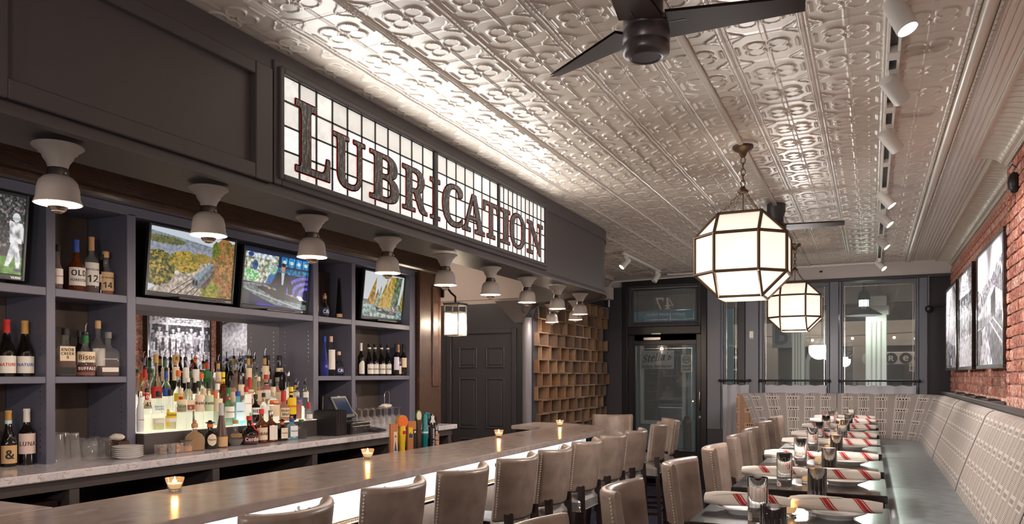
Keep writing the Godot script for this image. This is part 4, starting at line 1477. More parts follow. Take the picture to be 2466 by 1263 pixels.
func tables() -> void:
	var zs := [-3.15, -4.12, -5.05, -6.1, -6.84, -7.92, -8.95, -9.68, -2.2]
	var names := ["nearest in view", "second from the camera", "third from the camera", "fourth from the camera", "fifth from the camera", "sixth from the camera", "seventh from the camera", "at the front window bench", "at the bottom edge of the view"]
	var tb := thing("dining_table", "", "table")
	part("tabletop", MB.new().box(Vector3(0, 1.052, 0), Vector3(0.69, 0.036, 0.62), 0.004).mesh(), mats.espresso, tb)
	part("apron", MB.new().box(Vector3(0, 1.014, 0), Vector3(0.64, 0.04, 0.57), 0.003).mesh(), mats.espresso, tb)
	part("pedestal", MB.new().lathe([Vector2(0, 1.0), Vector2(0.04, 1.0), Vector2(0.035, 0.05), Vector2(0, 0.05)], 18).mesh(), mats.black, tb)
	part("foot", MB.new().lathe([Vector2(0, 0.0), Vector2(0.24, 0.0), Vector2(0.24, 0.014), Vector2(0.05, 0.05), Vector2(0, 0.05)], 24).mesh(), mats.black, tb)
	# place setting pieces
	var pl := thing("dinner_plate", "", "plate")
	part("dish", MB.new().lathe([Vector2(0, 0.004), Vector2(0.055, 0.004), Vector2(0.057, 0.0), Vector2(0.064, 0.0), Vector2(0.066, 0.006), Vector2(0.112, 0.024), Vector2(0.113, 0.026), Vector2(0.11, 0.027), Vector2(0.07, 0.012), Vector2(0, 0.01)], 32).mesh(), mats.plate, pl)
	part("rim", MB.new().lathe([Vector2(0.108, 0.0262), Vector2(0.1132, 0.0258), Vector2(0.1134, 0.0275), Vector2(0.1105, 0.0285), Vector2(0.108, 0.0275)], 32).mesh(), mats.plate, pl)
	var nk := thing("napkin_roll", "", "napkin")
	var roll := func(u: float, v: float) -> Vector3:
		var x := (u - 0.5) * 0.33
		var a := TAU * v
		var e := absf(u - 0.5) * 2.0
		var wob := 1.0 + 0.05 * sin(u * 9.0) + 0.03 * sin(a * 3.0 + u * 5.0)
		var ry := (0.027 + 0.004 * sin(u * 4.0)) * wob * (1.0 - 0.14 * pow(e, 5.0))
		var rz := (0.038 + 0.003 * cos(u * 6.0)) * wob * (1.0 - 0.1 * pow(e, 5.0))
		return Vector3(x, 0.03 + ry * sin(a) * (0.8 if sin(a) < 0 else 1.0), rz * cos(a))
	var rb := MB.new()
	rb.patch(30, 24, roll)
	for e in [0.0, 1.0]:
		for i in 24:
			rb.poly([roll.call(e, i / 24.0), roll.call(e, (i + 1) / 24.0), Vector3((e - 0.5) * 0.31, 0.03, 0)], Vector3(1 if e == 1.0 else -1, 0, 0))
	var rollm := part("cloth", rb.mesh(), mats.linen, nk)
	part("flap", MB.new().patch(20, 6, func(u, v):
		var p: Vector3 = roll.call(0.08 + 0.5 * u, 0.1 + 0.22 * v + 0.12 * u)
		return p + Vector3(0, p.y - 0.03, p.z).normalized() * (0.002 * (1.0 - v * 0.5))).mesh(), mats.linen, nk)
	for q in [[0.3, 0.008], [0.34, 0.024], [0.385, 0.008], [0.68, 0.008], [0.72, 0.024], [0.765, 0.008]]:
		part("red_stripe", MB.new().patch(2, 20, func(u, v):
			var vv: float = -0.12 + 0.62 * v
			var uu: float = clampf(q[0] + 0.42 * (0.25 - vv) + q[1] * (u - 0.5) * 2.0, 0.01, 0.99)
			var p: Vector3 = roll.call(uu, vv)
			return p + Vector3(0, p.y - 0.03, p.z).normalized() * 0.0013).mesh(), mats.linen_red, nk)
	var gl := thing("tumbler_glass", "", "glass")
	part("glass", MB.new().lathe([Vector2(0, 0), Vector2(0.033, 0), Vector2(0.0355, 0.004), Vector2(0.036, 0.03), Vector2(0.037, 0.1635), Vector2(0.0365, 0.165), Vector2(0.0345, 0.165), Vector2(0.034, 0.163), Vector2(0.0325, 0.045), Vector2(0.026, 0.034), Vector2(0, 0.032)], 26).mesh(), mats.tumbler_glass, gl)
	var fl := MB.new()
	for i in 14:
		var a := TAU * i / 14
		fl.tube([Vector3(cos(a) * 0.0367, 0.03, sin(a) * 0.0367), Vector3(cos(a) * 0.0371, 0.13, sin(a) * 0.0371)], 0.0022, 6)
	part("flute", fl.mesh(), mats.tumbler_glass, gl)
	var vc := make_votive()
	var first := {"t": true, "p": true, "n": true, "g": true, "v": true}
	var put := func(key: String, o: Node3D, at: Vector3, turn: float, label: String, group: String) -> void:
		if first[key]:
			first[key] = false
			o.position = at
			o.rotation.y = turn
			tag(o, label, o.get_meta("category"), group)
		else:
			dup(o, at, turn, label, group)
	for i in zs.size():
		var z: float = zs[i]
		var n: String = names[i]
		put.call("t", tb, Vector3(-0.277, 0, z), 0.0, "high dark wood dining table, %s" % n, "dining tables along the banquette")
		var y := 1.07
		var zf := z - 0.0
		if i < 8:
			var dx := 0.0 if i != 7 else 0.0
			for sd in 2:
				var x: float = [-0.125, -0.455][sd] + dx
				var zz: float = zf + [-0.02, 0.02][sd] + rng.randf_range(-0.02, 0.02)
				put.call("p", pl, Vector3(x, y, zz), 0.0, "white plate on the %s side of the table %s" % [["banquette", "stool"][sd], n], "plates on the dining tables")
				put.call("n", nk, Vector3(x + [0.0, 0.01][sd], y + 0.017, zz), rng.randf_range(-0.08, 0.08) + (0.0 if sd == 0 else PI * (i % 2)), "red striped napkin roll, %s side, table %s" % [["banquette", "stool"][sd], n], "napkin rolls on the plates")
			put.call("g", gl, Vector3(-0.2, y, z - 0.19), 0.0, "clear tumbler by the banquette side plate, table %s" % n, "tumblers on the dining tables")
			put.call("g", gl, Vector3(-0.385, y, z + 0.19), 0.2, "clear tumbler by the stool side plate, table %s" % n, "tumblers on the dining tables")
			var cv := Vector3(-0.29, y, z + 0.03)
			put.call("v", vc, cv, 0.0, "lit votive candle in a glass cup on the table %s" % n, "candles on the dining tables")
			omni(cv + Vector3(0, 0.056, 0), 0.012, Color(1, 0.7, 0.4), 0.012, self, "candle_light")
		else:
			put.call("g", gl, Vector3(-0.26, y, -2.34), 0.0, "clear tumbler cut off by the bottom edge of the view", "tumblers on the dining tables")
	# candles along the bar
	var q := [[-2.965, -2.535], [-2.968, -4.05], [-2.95, -5.937], [-3.0, -7.5]]
	for i in 4:
		dup(vc, Vector3(q[i][0], 1.07, q[i][1]), 0.0, "lit votive candle on the bar, %s" % ["nearest to the camera", "before the tap handles", "halfway to the curved end", "at the curved far end"][i], "candles on the bar")
		omni(Vector3(q[i][0], 1.126, q[i][1]), 0.012, Color(1, 0.7, 0.4), 0.012, self, "candle_light")


func lanterns() -> void:
	var w := 0.128
	var R := 0.269
	var hm := 0.115
	var ht := 0.255
	var ring := [Vector2(w, R), Vector2(R, w), Vector2(R, -w), Vector2(w, -R), Vector2(-w, -R), Vector2(-R, -w), Vector2(-R, w), Vector2(-w, R)]
	var sq := [Vector2(w, w), Vector2(w, w), Vector2(w, -w), Vector2(w, -w), Vector2(-w, -w), Vector2(-w, -w), Vector2(-w, w), Vector2(-w, w)]
	var l := thing("lantern", "", "lantern")
	var fr := mat("frosted", Color(0.96, 0.94, 0.91, 0.4), 0.5, 0.0, {"refraction_enabled": true, "refraction_scale": 0.03, "emission_enabled": true, "emission": Color(1.0, 0.96, 0.91), "emission_energy_multiplier": 0.2})
	var faces := []
	for i in 8:
		var j := (i + 1) % 8
		var a := Vector3(ring[i].x, 0, ring[i].y)
		var b := Vector3(ring[j].x, 0, ring[j].y)
		var up := Vector3(0, hm, 0)
		faces.append([a - up, b - up, b + up, a + up])
		for s in [1.0, -1.0]:
			var ta := Vector3(sq[i].x, ht * s, sq[i].y)
			var tb := Vector3(sq[j].x, ht * s, sq[j].y)
			faces.append([a + up * s, b + up * s, tb] if ta.is_equal_approx(tb) else [a + up * s, b + up * s, tb, ta])
	faces.append([Vector3(w, -ht, w), Vector3(w, -ht, -w), Vector3(-w, -ht, -w), Vector3(-w, -ht, w)])
	for f in faces:
		var c := Vector3.ZERO
		for p in f:
			c += p / f.size()
		var nn: Vector3 = (f[1] - f[0]).cross(f[2] - f[0]).normalized()
		if nn.dot(c) < 0:
			nn = -nn
		var m := MB.new()
		var fo := []
		var fi := []
		for p in f:
			var q: Vector3 = c + (p - c) * 0.975
			fo.append(q - nn * 0.001)
			fi.append(q - nn * 0.004)
		m.poly(fo, nn)
		m.poly(fi, -nn)
		for i in f.size():
			var j = (i + 1) % f.size()
			m.poly([fo[i], fo[j], fi[j], fi[i]], ((fo[i] + fo[j]) / 2 - c).normalized())
		part("pane", m.mesh(), fr, l)
	var bars := MB.new()
	for i in 8:
		var j := (i + 1) % 8
		for s in [1.0, -1.0]:
			var a := Vector3(ring[i].x, hm * s, ring[i].y)
			var b := Vector3(ring[j].x, hm * s, ring[j].y)
			bars.tube([a, b], 0.0105, 6)
			var t := Vector3(sq[i].x, ht * s, sq[i].y)
			bars.tube([a, t], 0.0105, 6)
			if i % 2 == 1:
				bars.tube([t, Vector3(sq[j].x, ht * s, sq[j].y)], 0.0105, 6)
			bars.ball(a, 0.012, 6)
		bars.tube([Vector3(ring[i].x, -hm, ring[i].y), Vector3(ring[i].x, hm, ring[i].y)], 0.0105, 6)
	part("frame", bars.mesh(), mats.bronze, l)
	var cap := MB.new().lathe([Vector2(0, 0.69), Vector2(0.062, 0.69), Vector2(0.064, 0.676), Vector2(0.05, 0.662), Vector2(0.026, 0.65), Vector2(0.02, 0.63), Vector2(0.012, 0.62), Vector2(0, 0.618)].duplicate(), 24)
	part("ceiling_cup", cap.mesh(), mats.bronze, l)
	part("ceiling_block", MB.new().lathe([Vector2(0, 0.69), Vector2(0.088, 0.69), Vector2(0.088, 0.712), Vector2(0, 0.712)], 28).mesh(), mats.white_paint, l)
	# chain links
	var link := func(b: MB, p: Vector3, d: Vector3, k: int, s: float) -> void:
		var side := d.cross(Vector3(0.3, 0.1, 0.9)).normalized()
		if k % 2 == 1:
			side = side.cross(d).normalized()
		var pts := []
		for i in 10:
			var a := TAU * i / 10
			pts.append(p + d * cos(a) * s + side * sin(a) * s * 0.55)
		b.tube(pts, s * 0.13, 5, true)
	var ch := MB.new()
	for k in 5:
		link.call(ch, Vector3(0, 0.6 - 0.036 * k, 0), Vector3(0, 1, 0), k, 0.024)
	for q in [[1, 1], [1, -1], [-1, 1], [-1, -1]]:
		var a := Vector3(q[0] * 0.02, 0.4, q[1] * 0.02)
		var b := Vector3(q[0] * w, ht, q[1] * w)
		for k in 8:
			var t := (k + 0.5) / 8.0
			var p := a.lerp(b, t) - Vector3(0, 0.02 * sin(PI * t), 0)
			link.call(ch, p, (b - a).normalized(), k, 0.0145)
	part("chain", ch.mesh(), mats.bronze, l)
	part("hub", MB.new().lathe([Vector2(0, 0.44), Vector2(0.012, 0.438), Vector2(0.022, 0.42), Vector2(0.034, 0.412), Vector2(0.034, 0.4), Vector2(0.02, 0.392), Vector2(0, 0.39)], 16).mesh(), mats.bronze, l)
	part("cord", MB.new().tube([Vector3(0, 0.39, 0), Vector3(0, 0.1, 0)], 0.004, 6).mesh(), mats.bronze, l)
	part("bulb", MB.new().ball(Vector3(0, 0, 0), 0.06, 16).mesh(), mat("lantern_bulb", Color8(255, 240, 220), 0.4, 0.0, {"emission_enabled": true, "emission": Color(1, 0.96, 0.9), "emission_energy_multiplier": 2.4}), l)
	var zs := [-4.86, -8.75, 0.45, 3.2]  # last two hang out of view, placed to light the near stools
	for i in 4:
		var p := Vector3(-0.72 if i != 1 else -0.75, 2.352, zs[i])
		if i == 0:
			l.position = p
			tag(l, "faceted frosted glass lantern in a bronze frame, the large one nearest in view", "lantern", "lanterns down the middle of the room")
		else:
			dup(l, p, 0.0, ["", "faceted frosted glass lantern in a bronze frame, the farther one before the windows", "faceted frosted glass lantern over the camera, out of view, lighting the near stools", "faceted frosted glass lantern behind the camera, out of view, lighting the near stools"][i])
		omni(p, 0.03, Color(1, 0.97, 0.94), 0.045, self, "lantern_bulb_light")
		omni(p - Vector3(0, 0.33, 0), [1.15, 1.0, 1.4, 1.6][i], Color(1, 0.975, 0.955), 0.16, self, "lantern_light")


func fans() -> void:
	var f := thing("ceiling_fan", "", "ceiling fan")
	part("canopy", MB.new().lathe([Vector2(0, 0.3), Vector2(0.075, 0.3), Vector2(0.075, 0.24), Vector2(0.06, 0.2), Vector2(0.06, 0.14), Vector2(0, 0.14)].duplicate(), 28).mesh(), mats.charcoal, f)
	part("motor", MB.new().lathe([Vector2(0, 0.0), Vector2(0.052, 0.0), Vector2(0.054, -0.003), Vector2(0.058, -0.003), Vector2(0.062, 0.001), Vector2(0.074, 0.004), Vector2(0.083, 0.014), Vector2(0.084, 0.04), Vector2(0.08, 0.045), Vector2(0.08, 0.05), Vector2(0.084, 0.055), Vector2(0.084, 0.09), Vector2(0.08, 0.096), Vector2(0.08, 0.101), Vector2(0.083, 0.106), Vector2(0.08, 0.135), Vector2(0.06, 0.15), Vector2(0, 0.15)], 36).mesh(), mat("fan_metal", Color8(96, 90, 92), 0.35, 0.5), f)
	var tx := MB.new()
	tx.xf = Transform3D(Basis(Vector3.RIGHT, PI / 2), Vector3(0, -0.0032, 0))
	text_mb(tx, "FAN CO", -0.016, 0.016, -0.004, 0.004, 0.0005)
	for q in [6.0, 150.0, 272.0]:
		var b := MB.new()
		b.patch(10, 3, func(u, v):
			var x := lerpf(0.075, 0.53, u)
			var wd := lerpf(0.08, 0.03, u)
			return Vector3(x, 0.11 - (v - 0.5) * 0.02 + 0.004, (v - 0.5) * -wd * 2.0 + 0.0), false)
		b.patch(10, 3, func(u, v):
			var x := lerpf(0.075, 0.53, u)
			var wd := lerpf(0.08, 0.03, u)
			return Vector3(x, 0.104 - (v - 0.5) * 0.02, (v - 0.5) * -wd * 2.0), true)
		var arm := part("blade", b.mesh(), mat("fan_blade", Color8(66, 52, 50), 0.5), f)
		arm.rotation.y = deg_to_rad(q)
		var ir := part("blade_iron", MB.new().box(Vector3(0.1, 0.112, 0), Vector3(0.09, 0.012, 0.05), 0.003).mesh(), mats.charcoal, arm)
	f.position = Vector3(-0.725, 2.752, -2.64)
	tag(f, "dark three bladed ceiling fan, the large one nearest in view", "ceiling fan", "ceiling fans")
	dup(f, Vector3(-0.725, 2.752, -6.72), deg_to_rad(-4.0), "dark three bladed ceiling fan, far one mostly hidden behind the near lantern", "ceiling fans")
	var c := thing("ceiling_conduit", "slim painted conduit running along the ceiling between fans and lanterns", "conduit")
	part("tube", MB.new().box(Vector3(-0.725, CEIL - 0.008, -4.9), Vector3(0.03, 0.02, 11.6), 0.005).mesh(), mats.tin_trim, c)


func track_head(at: Vector3, to: Vector3, lit: bool, called: String, label: String, group: String) -> void:
	var t := thing(called, label, "track light", at, 0.0, group)
	part("adapter", MB.new().box(Vector3(0, -0.012, 0), Vector3(0.036, 0.026, 0.075), 0.004).mesh(), mats.white_paint, t)
	part("stem", MB.new().lathe([Vector2(0, -0.055), Vector2(0.03, -0.052), Vector2(0.032, -0.035), Vector2(0.03, -0.022), Vector2(0, -0.02)].duplicate(), 18).mesh(), mats.white_paint, t)
	var d := (to - at).normalized()
	var c := Vector3(0, -0.07, 0)
	var b := Basis(Quaternion(Vector3.UP, d))
	var can := part("can", MB.new().lathe([Vector2(0, -0.05), Vector2(0.034, -0.05), Vector2(0.038, -0.046), Vector2(0.038, 0.085), Vector2(0.035, 0.086), Vector2(0.034, 0.07), Vector2(0, 0.07)], 24).mesh(), mats.white_paint, t)
	can.transform = Transform3D(b, c)
	var g := mat("track_glow", Color8(255, 250, 240), 0.4, 0.0, {"emission_enabled": true, "emission": Color(1, 0.97, 0.92), "emission_energy_multiplier": 5.0}) if lit else mat("track_lens", Color8(200, 200, 200), 0.2)
	part("lens", MB.new().lathe([Vector2(0, 0.0725), Vector2(0.033, 0.0725), Vector2(0.033, 0.0745), Vector2(0, 0.0745)].duplicate(), 24).mesh(), g, can)
	spot(at + c + d * 0.1, to, 1.2 if lit else 0.8, Color(1, 0.98, 0.955), 30.0, 0.03, "track_spot")


func tracks() -> void:
	var t := thing("light_track", "long white lighting track along the right side of the ceiling", "track")
	var b := MB.new()
	for s in [-0.021, 0.021]:
		b.box(Vector3(0.088 + s, CEIL - 0.018, -6.5), Vector3(0.011, 0.036, 8.6), 0.001)
	part("rail", b.mesh(), mats.enamel, t)
	part("channel", MB.new().box(Vector3(0.088, CEIL - 0.004, -6.5), Vector3(0.034, 0.008, 8.6)).mesh(), mats.charcoal, t)
	for z in [-3.7, -4.45, -5.6]:
		part("coupler", MB.new().box(Vector3(0.088, CEIL - 0.02, z), Vector3(0.055, 0.038, 0.09), 0.003).mesh(), mats.white_paint, t)
	var zs := [-3.1, -3.9, -4.74, -6.32, -7.13, -8.38, -10.1]
	var aims := [Vector3(0.5, 2.0, -2.9), Vector3(0.85, 2.1, -4.9), Vector3(0.85, 2.1, -5.5), Vector3(0.8, 2.1, -6.2), Vector3(0.8, 2.2, -6.95), Vector3(0.8, 2.2, -8.2), Vector3(0.8, 2.2, -9.7)]
	for i in 7:
		track_head(Vector3(0.088, CEIL - 0.032, zs[i]), aims[i], i != 1 and i != 2, "track_spotlight", "white spotlight on the long track, %s counting from the camera" % nth(i), "spotlights on the long track")
	var s := thing("light_track", "short white lighting track near the entrance door", "track")
	part("rail", MB.new().box(Vector3(-2.61, CEIL - 0.016, -9.35), Vector3(0.034, 0.032, 1.7), 0.003).mesh(), mats.white_paint, s)
	track_head(Vector3(-2.61, CEIL - 0.032, -8.62), Vector3(-3.3, 2.0, -8.0), true, "track_spotlight", "white spotlight on the short track, at the end toward the crates", "spotlights on the short track")
	track_head(Vector3(-2.61, CEIL - 0.032, -10.05), Vector3(-3.3, 1.6, -9.5), false, "track_spotlight", "white spotlight on the short track, nearest the door", "spotlights on the short track")


# a small painter for flat prints and screens; coordinates run 0..1, down from the top
class Ink:
	var im: Image
	var w: int
	var h: int
	var nz := FastNoiseLite.new()

	func _init(w_: int, h_: int, c: Color) -> void:
		w = w_
		h = h_
		im = Image.create(w, h, false, Image.FORMAT_RGB8)
		im.fill(c)
		nz.seed = 9
		nz.frequency = 0.03
		nz.fractal_octaves = 2

	func px(x: int, y: int, c: Color, mottle: float) -> void:
		if mottle > 0.0:
			var k := 1.0 + nz.get_noise_2d(x * 1.7, y * 1.7) * mottle * 2.2
			c = Color(c.r * k, c.g * k, c.b * k)
		im.set_pixel(x, y, c)

	func rect(x0: float, y0: float, x1: float, y1: float, c: Color, m := 0.0) -> void:
		for y in range(maxi(0, int(y0 * h)), mini(h, int(y1 * h) + 1)):
			for x in range(maxi(0, int(x0 * w)), mini(w, int(x1 * w) + 1)):
				px(x, y, c, m)

	func shape(pts: Array, c: Color, m := 0.0) -> void:
		var pl := PackedVector2Array()
		var lo := Vector2(1e9, 1e9)
		var hi := -lo
		for p in pts:
			var q := Vector2(p[0] * w, p[1] * h)
			pl.append(q)
			lo = lo.min(q)
			hi = hi.max(q)
		for y in range(maxi(0, int(lo.y)), mini(h, int(hi.y) + 1)):
			for x in range(maxi(0, int(lo.x)), mini(w, int(hi.x) + 1)):
				if Geometry2D.is_point_in_polygon(Vector2(x + 0.5, y + 0.5), pl):
					px(x, y, c, m)

	func dot(cx: float, cy: float, rx: float, ry: float, c: Color, m := 0.0) -> void:
		for y in range(maxi(0, int((cy - ry) * h)), mini(h, int((cy + ry) * h) + 1)):
			for x in range(maxi(0, int((cx - rx) * w)), mini(w, int((cx + rx) * w) + 1)):
				var d := Vector2(((x + 0.5) / w - cx) / rx, ((y + 0.5) / h - cy) / ry)
				if d.length() < 1.0:
					px(x, y, c, m)

	func line(x0: float, y0: float, x1: float, y1: float, t: float, c: Color) -> void:
		var d := Vector2(x1 - x0, y1 - y0).normalized()
		shape([[x0 - d.y * t, y0 + d.x * t], [x1 - d.y * t, y1 + d.x * t], [x1 + d.y * t, y1 - d.x * t], [x0 + d.y * t, y0 - d.x * t]], c)

	# leafy speckle in an ellipse
	func leaves(cx: float, cy: float, rx: float, ry: float, cols: Array, n: int, r: RandomNumberGenerator, s := 0.018) -> void:
		for i in n:
			var a := r.randf() * TAU
			var q := sqrt(r.randf())
			var c: Color = cols[r.randi() % cols.size()]
			dot(cx + cos(a) * rx * q, cy + sin(a) * ry * q, s * r.randf_range(0.5, 1.2), s * r.randf_range(0.6, 1.6), c)

	func tex() -> ImageTexture:
		return ImageTexture.create_from_image(im)


func g8(v: int) -> Color:
	return Color8(v, v - 2, v + 4 if v < 250 else 255)


func pictures() -> void:
	var r := RandomNumberGenerator.new()
	r.seed = 5
	# 1: old station street with rails, hills behind
	var a := Ink.new(320, 208, g8(222))
	for i in 14:
		a.rect(0, i * 0.02, 1, i * 0.02 + 0.02, g8(226 - i * 2))
	a.shape([[0, 0.5], [0, 0.3], [0.2, 0.38], [0.5, 0.32], [0.75, 0.2], [1, 0.14], [1, 0.55], [0, 0.6]], g8(150), 0.5)
	a.leaves(0.6, 0.4, 0.45, 0.12, [g8(110), g8(130), g8(160), g8(90)], 500, r, 0.012)
	a.shape([[0, 0.62], [0.0, 0.56], [0.62, 0.34], [1.0, 0.46], [1, 0.56], [0.6, 0.6]], g8(206), 0.2)
	a.shape([[0.55, 0.6], [0.55, 0.43], [0.72, 0.36], [0.72, 0.6]], g8(60), 0.3)
	for i in 60:
		a.rect(i / 60.0, 0.56 + r.randf() * 0.04, i / 60.0 + 0.01, 0.66, g8(r.randi_range(30, 190)))
	a.shape([[0, 0.68], [1, 0.6], [1, 1], [0, 1]], g8(120), 0.3)
	a.shape([[0.12, 1], [0.2, 0.68], [0.34, 0.66], [0.62, 1]], g8(190), 0.3)
	for q in [[0.2, 0.68, 0.3, 1], [0.26, 0.67, 0.46, 1], [0.5, 0.63, 1.0, 0.86], [0.62, 0.61, 1.0, 0.76]]:
		a.line(q[0], q[1], q[2], q[3], 0.008, g8(225))
	a.shape([[0.5, 0.8], [0.62, 0.7], [1, 0.9], [1, 1], [0.62, 1]], g8(84), 0.3)
	a.rect(0.13, 0.7, 0.19, 0.82, g8(40))
	# 2: a crew of workmen on a plank floor
	var b := Ink.new(320, 256, g8(206))
	b.rect(0, 0, 1, 0.24, g8(220), 0.4)
	for i in 40:
		b.rect(r.randf(), r.randf() * 0.2, r.randf(), r.randf() * 0.02, g8(60))
	for i in 90:
		var x := r.randf()
		var y := r.randf() * 0.2
		b.line(x, y, x + r.randf_range(0.01, 0.09), y + r.randf_range(-0.01, 0.01), 0.004, g8(r.randi_range(40, 110)))
	b.rect(0, 0.24, 1, 0.7, g8(66), 0.4)
	b.rect(0, 0.2, 1, 0.225, g8(235))
	for x in [0.1, 0.95, 0.7]:
		b.rect(x, 0.0, x + 0.035, 0.7, g8(210))
	b.shape([[0, 0.68], [1, 0.68], [1, 1], [0, 1]], g8(214), 0.15)
	for i in 26:
		b.line(0.5 + (i - 13) * 0.06, 0.69, 0.5 + (i - 13) * 0.17, 1.0, 0.004, g8(96))
	var men := [0.05, 0.15, 0.25, 0.32, 0.39, 0.46, 0.53, 0.62, 0.73, 0.84, 0.94]
	for i in men.size():
		var x: float = men[i]
		var top := 0.27 + 0.03 * (i % 3)
		var lg := g8([120, 210, 150, 216, 132, 190, 226, 236, 206, 140, 204][i])
		b.rect(x - 0.028, 0.52, x - 0.004, 0.72, lg, 0.3)
		b.rect(x + 0.004, 0.52, x + 0.03, 0.72, lg, 0.3)
		b.shape([[x - 0.042, top + 0.09], [x + 0.042, top + 0.09], [x + 0.034, 0.54], [x - 0.034, 0.54]], g8([90, 190, 226, 220, 214, 150, 232, 240, 226, 220, 110][i]), 0.25)
		b.rect(x - 0.05, top + 0.1, x - 0.036, 0.46, g8(216))
		b.rect(x + 0.036, top + 0.1, x + 0.05, 0.46, g8(216))
		b.dot(x, top + 0.05, 0.02, 0.034, g8(204))
		b.dot(x, top + 0.024, 0.026, 0.014, g8([60, 235, 240, 230, 80, 225, 236, 230, 60, 226, 50][i]))
	b.rect(0.19, 0.46, 0.3, 0.56, g8(40))
	for i in 6:
		b.rect(0.2 + i * 0.018, 0.46, 0.207 + i * 0.018, 0.56, g8(220))
	# 3: a mast and boom over rooftops
	var c := Ink.new(280, 208, g8(208))
	for i in 20:
		c.rect(0, i * 0.035, 1, i * 0.035 + 0.04, g8(214 - int(26.0 * sin(i * 0.4))), 0.12)
	c.shape([[0, 0.64], [0.3, 0.66], [0.6, 0.72], [1, 0.76], [1, 1], [0, 1]], g8(120), 0.5)
	for i in 160:
		var x := r.randf()
		var y := r.randf_range(0.72, 0.98)
		c.rect(x, y, x + 0.03, y + 0.03, g8(r.randi_range(50, 190)))
	c.shape([[0.3, 1], [0.3, 0.8], [0.45, 0.85], [0.6, 0.8], [0.6, 1]], g8(64), 0.2)
	c.rect(0.47, 0.88, 0.57, 0.97, g8(214))
	c.line(0.16, 0.7, 0.46, 0.1, 0.014, g8(70))
	c.line(0.26, 0.6, 0.5, 0.16, 0.006, g8(90))
	c.line(0.1, 0.3, 0.4, 0.34, 0.006, g8(110))
	for i in 8:
		c.line(0.18 + i * 0.035, 0.66 - i * 0.07, 0.24 + i * 0.03, 0.6 - i * 0.055, 0.004, g8(60))
	c.line(0.7, 0.0, 1.0, 0.16, 0.02, g8(80))
	var data := [[a, -5.88, -7.22, "street with rails and hills"], [b, -7.58, -8.68, "workmen on a plank floor"], [c, -8.93, -10.1, "mast and boom over rooftops"]]
	for i in 3:
		var q: Array = data[i]
		var z0: float = q[1]
		var z1: float = q[2]
		var y0 := 1.695
		var y1 := 2.565
		var p := thing("framed_photograph", "black and white photograph in a deep dark frame, %s" % q[3], "picture", Vector3(0.785, 0, 0), 0.0, "photographs on the brick wall")
		var f := MB.new()
		var fo := 0.03
		f.box(Vector3(0.05, y1 + fo / 2, (z0 + z1) / 2), Vector3(0.112, fo, z0 - z1 + 2 * fo), 0.003)
		f.box(Vector3(0.05, y0 - fo / 2, (z0 + z1) / 2), Vector3(0.112, fo, z0 - z1 + 2 * fo), 0.003)
		f.box(Vector3(0.05, (y0 + y1) / 2, z0 + fo / 2), Vector3(0.112, y1 - y0, fo), 0.003)
		f.box(Vector3(0.05, (y0 + y1) / 2, z1 - fo / 2), Vector3(0.112, y1 - y0, fo), 0.003)
		part("frame", f.mesh(), mats.espresso, p)
		var m := MB.new()
		m.poly([Vector3(0, y1, z1), Vector3(0, y1, z0), Vector3(0, y0, z0), Vector3(0, y0, z1)], Vector3(-1, 0, 0), [Vector2(0, 0), Vector2(1, 0), Vector2(1, 1), Vector2(0, 1)])
		m.box(Vector3(0.02, (y0 + y1) / 2, (z0 + z1) / 2), Vector3(0.038, y1 - y0, z0 - z1))
		# only the front face carries the print
		var body := MB.new().box(Vector3(0.022, (y0 + y1) / 2, (z0 + z1) / 2), Vector3(0.036, y1 - y0, z0 - z1))
		part("panel", body.mesh(), mats.paper, p)
		var pr := MB.new()
		pr.poly([Vector3(0.003, y1, z1), Vector3(0.003, y1, z0), Vector3(0.003, y0, z0), Vector3(0.003, y0, z1)], Vector3(-1, 0, 0), [Vector2(0, 0), Vector2(1, 0), Vector2(1, 1), Vector2(0, 1)])
		part("print", pr.mesh(), mat("photo_print%d" % i, Color8(236, 234, 240), 0.55, 0.0, {"albedo_texture": q[0].tex()}), p)


